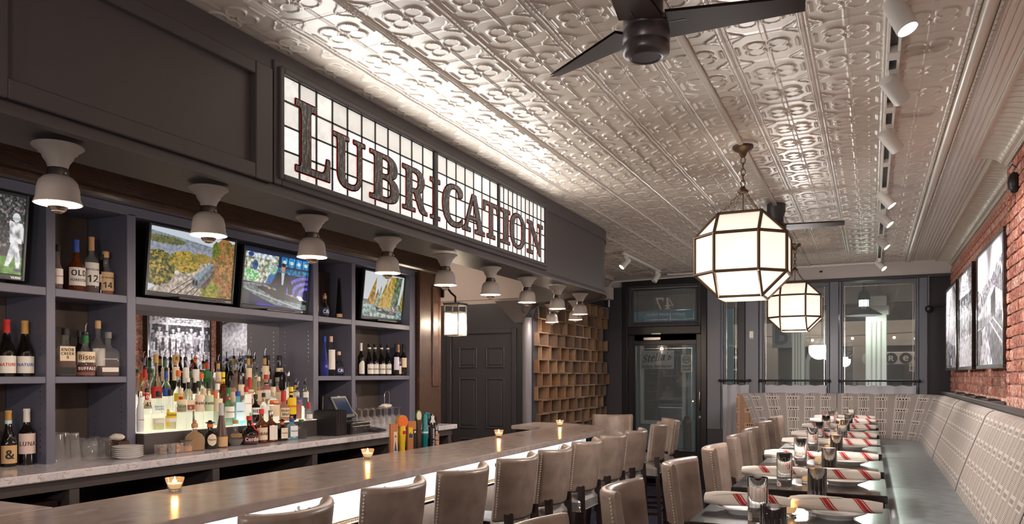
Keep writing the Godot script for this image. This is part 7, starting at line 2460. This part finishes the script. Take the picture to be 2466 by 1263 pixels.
	for i in 12:
		var m := part("folder", MB.new().box(Vector3(0, 0.1, -0.06 + i * 0.0125), Vector3(0.2, 0.2 - 0.004 * (i % 3), 0.008), 0.002).mesh(), mats.black_satin, mf)
		m.rotation.x = 0.02 * ((i % 3) - 1)
	var dr := thing("cash_drawer", "black cash drawer with two chrome locks under the order screen", "cash drawer", Vector3(-3.86, 1.144, -4.985), 0.12)
	part("body", MB.new().box(Vector3(0, 0.045, 0), Vector3(0.26, 0.09, 0.3), 0.004).mesh(), mats.black_satin, dr)
	part("drawer_front", MB.new().box(Vector3(0.132, 0.035, 0), Vector3(0.008, 0.055, 0.285), 0.003).mesh(), mats.black_satin, dr)
	for z in [0.1, -0.05]:
		part("lock", MB.new().tube([Vector3(0.134, 0.04, z), Vector3(0.141, 0.04, z)], 0.008, 12).mesh(), mats.chrome, dr)
	var ps := thing("order_screen", "tilted black touch screen with a yellow green sticker on its top edge", "monitor", Vector3(-3.88, 1.234, -4.95), 0.0)
	part("foot", MB.new().box(Vector3(-0.02, 0.006, 0), Vector3(0.14, 0.012, 0.16), 0.004).mesh(), mats.black, ps)
	var g := Basis(Vector3.UP, PI / 2 + 0.15) * Basis(Vector3.RIGHT, -0.5)
	for q in [["case", Vector3(0.25, 0.2, 0.024), Vector3(0, 0, 0), mats.black_satin], ["screen", Vector3(0.2, 0.15, 0.002), Vector3(0, 0.005, 0.0125), mat("pos_screen", Color8(20, 22, 30), 0.12, 0.0, {"emission_enabled": true, "emission": Color8(60, 90, 140), "emission_energy_multiplier": 0.12})], ["sticker", Vector3(0.03, 0.01, 0.003), Vector3(0.0, 0.093, 0.012), mat("sticker", Color8(190, 200, 40), 0.6)]]:
		var b := MB.new()
		b.xf = Transform3D(g, Vector3(0.0, 0.12, 0))
		b.box(q[2], q[1], 0.006 if q[0] == "case" else 0.0)
		part(q[0], b.mesh(), q[3], ps)
	part("neck", MB.new().box(Vector3(-0.04, 0.06, 0), Vector3(0.03, 0.12, 0.08), 0.004).mesh(), mats.black, ps)
	var cb := thing("power_cable", "thin white cable looping behind the order screen", "cable")
	part("cable", MB.new().tube([Vector3(-3.93, 1.3, -5.09), Vector3(-3.925, 1.33, -5.13), Vector3(-3.92, 1.28, -5.2), Vector3(-3.92, 1.2, -5.2), Vector3(-3.92, 1.15, -5.16)], 0.004, 6).mesh(), mats.white_paint, cb)
	var pt := thing("card_terminal", "flat black card terminal lying in front of the wine glasses", "terminal", Vector3(-3.75, 1.144, -5.23), 0.3)
	part("body", MB.new().prism(PackedVector2Array([Vector2(-0.06, 0), Vector2(0.06, 0), Vector2(0.06, 0.012), Vector2(-0.06, 0.034)]), -0.1, 0.1).mesh(), mats.black_satin, pt)
	part("keypad", MB.new().box(Vector3(0.02, 0.021, 0), Vector3(0.05, 0.006, 0.06), 0.002).mesh(), mats.charcoal, pt)
	var sh := thing("mixing_tin", "dark steel mixing tin behind the order screen", "shaker", Vector3(-4.1, 1.144, -4.93))
	part("tin", MB.new().lathe([Vector2(0, 0), Vector2(0.032, 0), Vector2(0.046, 0.3), Vector2(0.048, 0.302), Vector2(0.044, 0.3), Vector2(0.03, 0.004), Vector2(0, 0.004)], 24).mesh(), mats.nickel, sh)
	# wine glasses upturned in the fifth bay
	var wg := thing("wine_glass", "", "glass")
	part("bowl", MB.new().lathe([Vector2(0.03, 0.0), Vector2(0.036, 0.03), Vector2(0.039, 0.06), Vector2(0.034, 0.09), Vector2(0.018, 0.108), Vector2(0.005, 0.114), Vector2(0.004, 0.17)], 20).mesh(), gm, wg)
	part("foot", MB.new().lathe([Vector2(0.004, 0.168), Vector2(0.03, 0.176), Vector2(0.033, 0.179), Vector2(0, 0.18)], 20).mesh(), mats.clear_glass, wg)
	k = 0
	for i in 2:
		for j in 7:
			var at := Vector3(-3.92 - 0.1 * i, 1.144, -5.27 - 0.093 * j - 0.03 * i)
			var l := "upturned wine glass on the counter of the last bay, %s row, %s from the left" % [["front", "back"][i], nth(j)]
			if k == 0:
				wg.position = at
				tag(wg, l, "glass", "upturned wine glasses of the last bay")
			else:
				dup(wg, at, 0.0, l, "upturned wine glasses of the last bay")
			k += 1
	var cn := thing("crumpled_napkin", "crumpled white napkin lying on the upturned wine glasses", "napkin", Vector3(-3.93, 1.324, -5.62))
	part("cloth", MB.new().patch(14, 10, func(u, v):
		var a: float = TAU * u
		var e: float = PI * (v - 0.5)
		var q := 1.0 + 0.3 * sin(a * 3.0 + v * 6.0)
		return Vector3(cos(a) * cos(e) * 0.04 * q, 0.016 + sin(e) * 0.016 * q, sin(a) * cos(e) * 0.07 * q), true).mesh(), mats.linen, cn)
	for i in 2:
		var h := thing("gooseneck_hoop", "chrome gooseneck hoop at the back of the last bay, %s" % ["left one", "right one"][i], "rack", Vector3(-4.16, 1.144, [-5.46, -5.98][i]))
		var pts := [Vector3(0, 0, 0.04), Vector3(0, 0.25, 0.04)]
		for q in 9:
			var a := PI * q / 8
			pts.append(Vector3(0, 0.28 + 0.05 * sin(a), 0.04 * cos(a)))
		pts.append(Vector3(0, 0.16, -0.04))
		part("hoop", MB.new().tube(pts, 0.007, 8).mesh(), mats.chrome, h)
		part("foot", MB.new().lathe([Vector2(0.02, 0.0), Vector2(0.02, 0.01), Vector2(0.01, 0.016), Vector2(0.0, 0.016)], 16, Vector3(0, 0, 0.04)).mesh(), mats.chrome, h)
	var da := thing("dark_display_case", "tall dark glass fronted case at the back of the top shelf", "case", Vector3(-4.2, 2.085, -5.03))
	part("body", MB.new().box(Vector3(0, 0.2, 0), Vector3(0.1, 0.4, 0.2), 0.004).mesh(), mats.espresso, da)
	part("trim", MB.new().box(Vector3(0.05, 0.2, 0.05), Vector3(0.008, 0.38, 0.02), 0.002).mesh(), mats.bronze, da)
	# glasses in the niches under the counter
	var ng := thing("rocks_glass", "", "glass")
	part("wall", shell.call(0.034, 0.04, 0.105), gm, ng)
	part("foot", base.call(0.034, 0.105), mats.clear_glass, ng)
	k = 0
	for q in [[-2.6, 9], [-3.5, 8], [-4.42, 8]]:
		for j in q[1]:
			for i in 2:
				var at := Vector3(-3.74 - 0.1 * i, 0.75, q[0] - 0.092 * j)
				var l := "upturned rocks glass in the %s niche under the marble, %s row, %s from the left" % [["second", "third", "fourth"][[-2.6, -3.5, -4.42].find(q[0])], ["front", "back"][i], nth(j)]
				if k == 0:
					ng.position = at
					tag(ng, l, "glass", "upturned rocks glasses in the niches")
				else:
					dup(ng, at, 0.0, l, "upturned rocks glasses in the niches")
				k += 1


func taps() -> void:
	var tw := thing("draft_tower", "steel draft beer tower that carries the tap handles behind the bar", "beer tower")
	part("body", bx(-3.34, -3.14, 0.0, 0.86, -4.6, -5.4, 0.01), mats.nickel, tw)
	part("pipe", MB.new().tube([Vector3(-3.22, 0.9, -4.6), Vector3(-3.22, 0.9, -5.4)], 0.04, 16).mesh(), mats.chrome, tw)
	var zs := [-4.717, -4.827, -4.954, -5.061, -5.153, -5.254, -5.325]
	var tops := [1.254, 1.333, 1.26, 1.345, 1.318, 1.31, 1.222]
	var names := ["flat tan wooden beer tap handle with a pale sticker", "yellow beer tap handle with a round orange emblem", "tan wooden beer tap handle with picture and black plaque", "beer tap handle with an oval green and cream sign on top", "teal beer tap handle with a curled top", "black beer tap handle lettered NEW YORK with a pale crest", "small beer tap handle of red bricks with a rabbit plaque"]
	var wood := mat("tap_wood", Color8(190, 122, 72), 0.45)
	var turn := Basis(Vector3.UP, PI / 2 - 0.35)
	for i in 7:
		var t := thing("tap_handle", names[i], "tap handle", Vector3(-3.22, 0.935, zs[i]), PI / 2 - 0.3, "beer tap handles")
		var h: float = tops[i] - 0.935
		part("ferrule", MB.new().lathe([Vector2(0, 0), Vector2(0.014, 0), Vector2(0.016, 0.02), Vector2(0.011, 0.045), Vector2(0, 0.045)], 16).mesh(), mats.chrome, t)
		if i == 0:
			part("paddle", MB.new().box(Vector3(0, 0.04 + (h - 0.04) / 2, 0), Vector3(0.07, h - 0.04, 0.026), 0.004).mesh(), wood, t)
			part("sticker", MB.new().box(Vector3(0.006, h * 0.56, 0.0135), Vector3(0.034, h * 0.5, 0.002)).mesh(), flat("cream"), t)
			part("tree_mark", MB.new().prism(PackedVector2Array([Vector2(-0.006, h * 0.36), Vector2(0.018, h * 0.36), Vector2(0.006, h * 0.6)]), 0.0145, 0.0152).mesh(), flat("blue"), t)
			part("sun_mark", MB.new().tube([Vector3(0.006, h * 0.7, 0.0145), Vector3(0.006, h * 0.7, 0.0152)], 0.008, 12).mesh(), flat("red"), t)
		elif i == 1:
			part("shaft", MB.new().lathe([Vector2(0, 0.04), Vector2(0.02, 0.04), Vector2(0.028, h * 0.55), Vector2(0.032, h * 0.6), Vector2(0.026, h * 0.64), Vector2(0.026, h * 0.74), Vector2(0, h * 0.74)], 16).mesh(), flat("yellow"), t)
			part("emblem", MB.new().tube([Vector3(0, h * 0.82, -0.016), Vector3(0, h * 0.82, 0.016)], 0.046, 24).mesh(), flat("orange"), t)
			part("emblem_rim", MB.new().tube([Vector3(0, h * 0.82, -0.019), Vector3(0, h * 0.82, 0.012)], 0.051, 24).mesh(), flat("gold"), t)
			part("badge", MB.new().box(Vector3(0, h * 0.62, 0.03), Vector3(0.03, 0.026, 0.006), 0.002).mesh(), flat("red"), t)
		elif i == 2:
			part("paddle", MB.new().box(Vector3(0, 0.04 + (h - 0.04) / 2, 0), Vector3(0.085, h - 0.04, 0.028), 0.004).mesh(), wood, t)
			part("picture", MB.new().box(Vector3(-0.016, h * 0.72, 0.0145), Vector3(0.04, 0.085, 0.002)).mesh(), flat("yellow"), t)
			part("city_mark", MB.new().prism(PackedVector2Array([Vector2(-0.034, h * 0.6), Vector2(0.002, h * 0.6), Vector2(0.002, h * 0.71), Vector2(-0.008, h * 0.68), Vector2(-0.016, h * 0.74), Vector2(-0.026, h * 0.69), Vector2(-0.034, h * 0.73)]), 0.0155, 0.0163).mesh(), flat("navy"), t)
			part("plaque", MB.new().box(Vector3(0.026, h * 0.55, 0.0145), Vector3(0.03, 0.16, 0.002)).mesh(), flat("black"), t)
			part("plaque_mark", MB.new().tube([Vector3(0.026, h * 0.74, 0.0152), Vector3(0.026, h * 0.74, 0.016)], 0.009, 12).mesh(), flat("paper"), t)
		elif i == 3:
			part("shaft", MB.new().box(Vector3(0, 0.04 + (h - 0.12) / 2, 0), Vector3(0.04, h - 0.12, 0.03), 0.005).mesh(), mats.oak_upright, t)
			var ov := MB.new()
			ov.xf = Transform3D(Basis(Vector3(0.029, 0, 0), Vector3(0, 0.046, 0), Vector3(0, 0, 1)), Vector3(0, h - 0.05, 0))
			ov.tube([Vector3(0, 0, -0.006), Vector3(0, 0, 0.006)], 1.0, 24)
			part("oval_sign", ov.mesh(), flat("green"), t)
			var o2 := MB.new()
			o2.xf = Transform3D(Basis(Vector3(0.024, 0, 0), Vector3(0, 0.039, 0), Vector3(0, 0, 1)), Vector3(0, h - 0.05, 0.0005))
			o2.tube([Vector3(0, 0, -0.0065), Vector3(0, 0, 0.0068)], 1.0, 24)
			part("oval_face", o2.mesh(), flat("cream"), t)
		elif i == 4:
			var teal := mat("tap_teal", Color8(20, 120, 124), 0.3)
			part("shaft", MB.new().lathe([Vector2(0, 0.04), Vector2(0.02, 0.04), Vector2(0.024, h * 0.5), Vector2(0.027, h * 0.52), Vector2(0.027, h * 0.64), Vector2(0.022, h * 0.66), Vector2(0.024, h * 0.9), Vector2(0.016, h * 0.97), Vector2(0, h * 0.98)], 18).mesh(), teal, t)
			part("curl", MB.new().tube([Vector3(0, h * 0.9, 0), Vector3(0.012, h * 0.985, 0), Vector3(0.034, h * 0.97, 0), Vector3(0.036, h * 0.87, 0)], 0.013, 10).mesh(), teal, t)
			part("band", MB.new().lathe([Vector2(0.026, h * 0.56), Vector2(0.0285, h * 0.565), Vector2(0.0285, h * 0.6), Vector2(0.026, h * 0.605)], 18).mesh(), flat("sky"), t)
		elif i == 5:
			part("shaft", MB.new().lathe([Vector2(0, 0.04), Vector2(0.02, 0.04), Vector2(0.027, h * 0.7), Vector2(0, h * 0.72)], 18).mesh(), mats.black_satin, t)
			part("medallion", MB.new().tube([Vector3(0, h * 0.85, -0.014), Vector3(0, h * 0.85, 0.014)], 0.05, 22).mesh(), mats.black_satin, t)
			part("crest", MB.new().prism(PackedVector2Array([Vector2(-0.03, h * 0.78), Vector2(-0.01, h * 0.8), Vector2(0, h * 0.74), Vector2(0.01, h * 0.8), Vector2(0.03, h * 0.78), Vector2(0.014, h * 0.87), Vector2(0.02, h * 0.95), Vector2(0.006, h * 0.92), Vector2(0, h * 0.98), Vector2(-0.006, h * 0.92), Vector2(-0.02, h * 0.95), Vector2(-0.014, h * 0.87)]), 0.0145, 0.017).mesh(), flat("paper"), t)
			var tx := MB.new()
			tx.xf = Transform3D(Basis(Vector3(0, -1, 0), Vector3(1, 0, 0), Vector3(0, 0, 1)), Vector3(-0.008, h * 0.66, 0.0262))
			text_mb(tx, "NEW YORK", 0, h * 0.5, 0, 0.016, 0.001)
			part("lettering", tx.mesh(), flat("lilac"), t)
		else:
			part("core", MB.new().box(Vector3(0, 0.04 + h * 0.28, 0), Vector3(0.034, h * 0.56, 0.034)).mesh(), flat("cream"), t)
			var kk := 0
			for row in 8:
				for c in 2:
					var w := 0.015
					part("brick", MB.new().box(Vector3((c - 0.5) * 0.018 + (0.004 if row % 2 == 0 else -0.004), 0.052 + row * 0.0195, 0), Vector3(w, 0.016, 0.039), 0.002).mesh(), mats.brick2 if row % 2 == 0 else mats.brick0, t)
			part("plaque", MB.new().box(Vector3(0, h * 0.82, 0), Vector3(0.044, h * 0.34, 0.014), 0.004).mesh(), mats.black_satin, t)
			var rb := MB.new()
			rb.ball(Vector3(0, h * 0.74, 0.007), 0.011, 10, 1.0)
			rb.ball(Vector3(0, h * 0.82, 0.007), 0.008, 10)
			for sg in [-1.0, 1.0]:
				rb.tube([Vector3(sg * 0.004, h * 0.84, 0.007), Vector3(sg * 0.011, h * 0.96, 0.007)], 0.0034, 6)
			part("rabbit_mark", rb.mesh(), flat("paper"), t)
	# mixing station seen at the end of the counter
	var tr := thing("ice_bin", "low steel lidded bin behind the bar past the tap handles", "bin", Vector3(-3.3, 0, -6.05))
	part("body", MB.new().box(Vector3(0, 0.42, 0), Vector3(0.36, 0.84, 0.5), 0.01).mesh(), mats.nickel, tr)
	part("lid", MB.new().box(Vector3(0, 0.85, 0), Vector3(0.37, 0.02, 0.51), 0.005).mesh(), mats.chrome, tr)


func street() -> void:
	var z := FRONT
	struct("pavement", bx(-12, 9, -0.25, -0.06, z - 0.25, -15.0), mat("concrete", Color8(120, 120, 122), 0.8, 0.0, {"albedo_texture": noise_tex(256, 0.03, 71, [[0.0, Color8(190, 190, 190)], [1.0, Color8(255, 255, 255)]], 4), "uv1_triplanar": true}), "concrete pavement outside the shop windows")
	struct("road", bx(-14, 14, -0.3, -0.16, -15.0, -19.5), mat("asphalt", Color8(52, 52, 56), 0.85), "dark asphalt road beyond the pavement")
	var cn := thing("street_canopy", "pale boarded canopy over the pavement outside the windows", "canopy")
	for i in 12:
		part("board", bx(-8, 5, 3.05, 3.09, z - 0.26 - 0.22 * i, z - 0.474 - 0.22 * i, 0.004), mats.plaster, cn)
	part("fascia", bx(-8, 5, 2.78, 3.2, -13.46, -13.56), mats.plaster, cn)
	for i in 2:
		var d := thing("canopy_downlight", "round bright downlight in the pavement canopy, %s" % ["left one", "right one"][i], "downlight", Vector3([-0.12, 0.36][i], 3.05, -11.7))
		part("ring", MB.new().lathe([Vector2(0.05, -0.004), Vector2(0.07, -0.006), Vector2(0.075, 0.0)], 20).mesh(), mats.white_paint, d)
		part("lens", MB.new().lathe([Vector2(0, -0.003), Vector2(0.05, -0.003), Vector2(0.05, 0.0), Vector2(0, 0.0)].duplicate(), 20).mesh(), mats.track_glow, d)
		spot(Vector3([-0.12, 0.36][i], 3.03, -11.7), Vector3([-0.12, 0.36][i], 0, -11.8), 0.8, Color(0.94, 0.97, 1.0), 50.0, 0.04, "canopy_spot")
	# white fluted posts
	var k := 0
	for q in [[0.07, -13.2, 0.3, "nearest the brick side, behind the right window"], [-1.12, -13.75, 0.2, "behind the middle window"]]:
		var c := thing("canopy_post", "white fluted canopy post %s" % q[3], "post", Vector3(q[0], 0, q[1]))
		part("shaft", MB.new().box(Vector3(0, 1.4, 0), Vector3(q[2], 2.9, q[2]), 0.01).mesh(), mats.enamel, c)
		for i in 3:
			part("flute", MB.new().box(Vector3((i - 1) * q[2] * 0.22, 1.4, q[2] / 2 + 0.004), Vector3(0.022, 2.1, 0.01), 0.003).mesh(), mats.plaster, c)
		part("capital", MB.new().box(Vector3(0, 2.62, 0), Vector3(q[2] + 0.08, 0.14, q[2] + 0.08), 0.02).mesh(), mats.enamel, c)
		k += 1
	var dp := thing("drain_pipe", "pale bent drain pipe beside the farther canopy post", "pipe")
	part("pipe", MB.new().tube([Vector3(-0.72, 2.7, -13.7), Vector3(-0.72, 2.25, -13.7), Vector3(-0.78, 2.1, -13.7), Vector3(-0.92, 2.0, -13.7), Vector3(-0.98, 1.85, -13.7), Vector3(-0.98, 0.0, -13.7)], 0.04, 10).mesh(), mats.plaster, dp)
	# barn pendant lamp
	var b := thing("barn_pendant", "dark barn pendant lamp with a glowing caged neck, outside the right window", "lamp", Vector3(-0.1, 2.5, -12.5))
	part("shade", MB.new().lathe([Vector2(0.07, 0.14), Vector2(0.09, 0.12), Vector2(0.25, 0.02), Vector2(0.255, 0.005), Vector2(0.245, 0.01), Vector2(0.085, 0.11), Vector2(0.066, 0.13)], 30).mesh(), mats.charcoal, b)
	part("glass_neck", MB.new().lathe([Vector2(0.0, 0.14), Vector2(0.066, 0.14), Vector2(0.066, 0.24), Vector2(0, 0.24)], 20).mesh(), mat("barn_glow", Color8(240, 246, 240), 0.4, 0.0, {"emission_enabled": true, "emission": Color(0.94, 1.0, 0.94), "emission_energy_multiplier": 2.2}), b)
	var cg := MB.new()
	for i in 8:
		var a := TAU * i / 8
		cg.tube([Vector3(cos(a) * 0.072, 0.13, sin(a) * 0.072), Vector3(cos(a) * 0.072, 0.25, sin(a) * 0.072)], 0.004, 5)
	part("cage", cg.mesh(), mats.charcoal, b)
	part("dome", MB.new().lathe([Vector2(0.085, 0.24), Vector2(0.085, 0.3), Vector2(0.07, 0.35), Vector2(0.03, 0.38), Vector2(0.016, 0.4), Vector2(0.016, 0.56), Vector2(0, 0.56)], 24).mesh(), mats.charcoal, b)
	omni(Vector3(-0.1, 2.48, -12.5), 0.4, Color(0.92, 1.0, 0.94), 0.08, self, "barn_light")
	omni(Vector3(-3.2, 2.7, -14.2), 0.16, Color(0.85, 0.97, 1.0), 0.08, self, "unseen_entrance_light")  # unseen source without a fitting, lights the neighbour's entrance
	# hanging street sign with a cut letter
	var bs := thing("blade_sign", "grey hanging sign with a cut out letter B behind the middle window", "sign", Vector3(-1.345, 2.3, -13.3))
	part("board", MB.new().box(Vector3(0, 0, 0), Vector3(0.3, 0.47, 0.03), 0.004).mesh(), mats.steel_paint, bs)
	var tb := MB.new()
	tb.xf = Transform3D(Basis(), Vector3(0, 0, 0.016))
	text_mb(tb, "B", -0.1, 0.1, -0.18, 0.18, 0.004)
	part("letter", tb.mesh(), mats.charcoal, bs)
	part("bracket", MB.new().tube([Vector3(0, 0.22, 0), Vector3(0, 0.6, 0), Vector3(0, 0.74, 0)], 0.012, 8).mesh(), mats.plaster, bs)
	# shop across the street
	var f := thing("far_shop", "dark shop front across the road with a pale fascia band", "shop front")
	part("wall", bx(-9, 7, -0.2, 6.0, -20.0, -20.3), mat("far_wall", Color8(60, 56, 56), 0.9), f)
	part("fascia", bx(-4.6, 4.0, 2.3, 2.9, -19.85, -20.0, 0.01), mats.plaster, f)
	for q in [[-5.4, -4.3], [-3.9, -2.9], [-0.9, 0.3], [0.9, 2.0]]:
		var fw := MB.new()
		frame_mb(fw, q[0], q[1], 0.5, 2.1, -19.97, 0.07, 0.06)
		fw.box(Vector3((q[0] + q[1]) / 2, 1.3, -19.97), Vector3(0.04, 1.5, 0.04))
		for y in [0.95, 1.35, 1.75]:
			fw.box(Vector3((q[0] + q[1]) / 2, y, -19.97), Vector3(q[1] - q[0] - 0.1, 0.035, 0.04))
		var o := part("window", fw.mesh(), mats.enamel if q[0] < -2 else mats.charcoal, f)
		part("pane", bx(q[0] + 0.05, q[1] - 0.05, 0.55, 2.05, -19.99, -19.995), mats.black_satin, o)
	for i in 3:
		part("pier", bx(-2.4 + i * 2.0, -2.1 + i * 2.0, -0.2, 2.3, -19.8, -20.0, 0.01), mats.plaster, f)
	omni(Vector3(-1.5, 3.6, -18.2), 0.9, Color(1.0, 0.94, 0.85), 0.2, self, "unseen_facade_light")  # this and the next: unseen sources without fittings, lighting the far shop front
	omni(Vector3(2.0, 3.6, -18.2), 0.8, Color(1.0, 0.94, 0.85), 0.2, self, "unseen_facade_light")
	var rs := thing("records_sign", "white record shop sign with black disc letters, lettered RECORDS below", "sign", Vector3(0, 0, -19.7))
	part("board", MB.new().box(Vector3(0.75, 2.0, 0), Vector3(1.6, 0.3, 0.06), 0.02).mesh(), mats.enamel, rs)
	part("rounded_end", MB.new().tube([Vector3(-0.05, 2.0, -0.03), Vector3(-0.05, 2.0, 0.03)], 0.15, 24).mesh(), mats.enamel, rs)
	for i in 5:
		var x := 0.42 + i * 0.3
		var dk := part("disc", MB.new().tube([Vector3(x, 2.0, 0.028), Vector3(x, 2.0, 0.036)], 0.13, 28).mesh(), mats.black_satin, rs)
		var t := MB.new()
		t.xf = Transform3D(Basis(), Vector3(x, 2.0, 0.037))
		text_mb(t, ["R", "e", "c", "o", "s"][i], -0.055, 0.055, -0.06, 0.06, 0.004)
		part("letter", t.mesh(), mats.enamel, dk)
	part("plaque", MB.new().box(Vector3(1.15, 1.77, 0), Vector3(0.72, 0.16, 0.04), 0.004).mesh(), mats.enamel, rs)
	var rt := MB.new()
	rt.xf = Transform3D(Basis(), Vector3(1.15, 1.77, 0.021))
	text_mb(rt, "RECORDS", -0.33, 0.33, -0.05, 0.05, 0.004)
	part("lettering", rt.mesh(), mats.black_satin, rs)
	var st := thing("string_lights", "row of small string lights hung along the far fascia", "string lights")
	part("cable", MB.new().tube([Vector3(-3.0, 2.62, -19.6), Vector3(-1.5, 2.5, -19.6), Vector3(0, 2.56, -19.6), Vector3(1.6, 2.62, -19.6)], 0.008, 5).mesh(), mats.black, st)
	for i in 10:
		part("bulb", MB.new().ball(Vector3(-2.6 + i * 0.44, 2.47 + 0.03 * sin(i * 1.3), -19.58), 0.032, 8).mesh(), mat("string_glow", Color8(255, 240, 220), 0.4, 0.0, {"emission_enabled": true, "emission": Color(1, 0.92, 0.8), "emission_energy_multiplier": 7.0}), st)
	# what shows through the door: neighbour's entrance, hanging signs, bollard
	var e := thing("neighbour_entrance", "white framed shop entrance with pale blue wall seen through the door", "shop front")
	part("wall", bx(-5.6, -2.6, -0.1, 3.0, -16.2, -16.3), mat("pale_teal", Color8(150, 190, 200), 0.8), e)
	part("side_wall", bx(-5.2, -5.1, -0.1, 3.0, -14.0, -16.2), mats.plaster, e)
	var ef := MB.new()
	frame_mb(ef, -4.55, -3.55, 0.55, 2.5, -16.1, 0.08, 0.1, 0.006)
	var ew := part("window", ef.mesh(), mats.enamel, e)
	part("pane", bx(-4.5, -3.6, 0.6, 2.45, -16.12, -16.13), mats.charcoal, ew)
	var hs := thing("restaurant_sign", "white hanging sign lettered Stella's Italian Restaurant, seen through the door", "sign", Vector3(-3.63, 1.9, -14.0))
	part("board", MB.new().box(Vector3(0, 0, 0), Vector3(0.62, 0.34, 0.03), 0.004).mesh(), mats.enamel, hs)
	var ht := MB.new()
	ht.xf = Transform3D(Basis(Vector3(1, 0.1, 0), Vector3(0.22, 1, 0), Vector3(0, 0, 1)), Vector3(0, 0.03, 0.016))
	text_mb(ht, "Stella's", -0.27, 0.27, -0.06, 0.1, 0.003, true, true)
	part("script_lettering", ht.mesh(), mats.black_satin, hs)
	var h2 := MB.new()
	h2.xf = Transform3D(Basis(), Vector3(0, 0, 0.016))
	text_mb(h2, "Italian Restaurant", -0.29, 0.29, -0.15, -0.085, 0.003, true, true)
	part("lettering", h2.mesh(), mats.charcoal, hs)
	for s in [-0.24, 0.24]:
		part("hanger", MB.new().tube([Vector3(s, 0.17, 0), Vector3(s, 1.15, 0)], 0.006, 5).mesh(), mats.black, hs)
	var uc := thing("canopy_notice", "small white notice lettered UNDER CANOPY with a round mark", "notice", Vector3(-2.95, 1.82, -13.4))
	part("board", MB.new().box(Vector3(0, 0, 0), Vector3(0.2, 0.32, 0.012), 0.005).mesh(), mats.enamel, uc)
	var rp := []
	for i in 24:
		rp.append(Vector3(cos(TAU * i / 24) * 0.062, 0.065 + sin(TAU * i / 24) * 0.062, 0.007))
	part("round_mark", MB.new().tube(rp, 0.007, 5, true).mesh(), mats.black_satin, uc)
	var ut := MB.new()
	ut.xf = Transform3D(Basis(), Vector3(0, 0, 0.0065))
	text_mb(ut, "WYE", -0.042, 0.042, 0.045, 0.085, 0.003)
	text_mb(ut, "UNDER", -0.08, 0.08, -0.075, -0.03, 0.003)
	text_mb(ut, "CANOPY", -0.08, 0.08, -0.135, -0.09, 0.003)
	part("lettering", ut.mesh(), mats.black_satin, uc)
	part("post", MB.new().tube([Vector3(0, -1.88, -0.03), Vector3(0, 0.3, -0.03)], 0.02, 8).mesh(), mats.charcoal, uc)
	var bo := thing("bollard", "black cast iron bollard on the pavement seen through the door", "bollard", Vector3(-2.85, -0.06, -13.0))
	part("shaft", MB.new().lathe([Vector2(0.1, 0), Vector2(0.1, 0.08), Vector2(0.075, 0.1), Vector2(0.07, 0.8), Vector2(0.09, 0.82), Vector2(0.095, 0.86), Vector2(0.07, 0.9), Vector2(0.05, 0.96), Vector2(0, 0.98)], 20).mesh(), mats.black, bo)
	var nb := thing("news_box", "pale metal street box with patterned front behind the bollard", "box", Vector3(-2.6, -0.06, -14.0))
	part("body", MB.new().box(Vector3(0, 0.6, 0), Vector3(0.5, 1.2, 0.4), 0.02).mesh(), mats.steel_paint, nb)
	part("hood", MB.new().box(Vector3(0, 1.26, 0), Vector3(0.54, 0.12, 0.44), 0.04).mesh(), mats.plaster, nb)
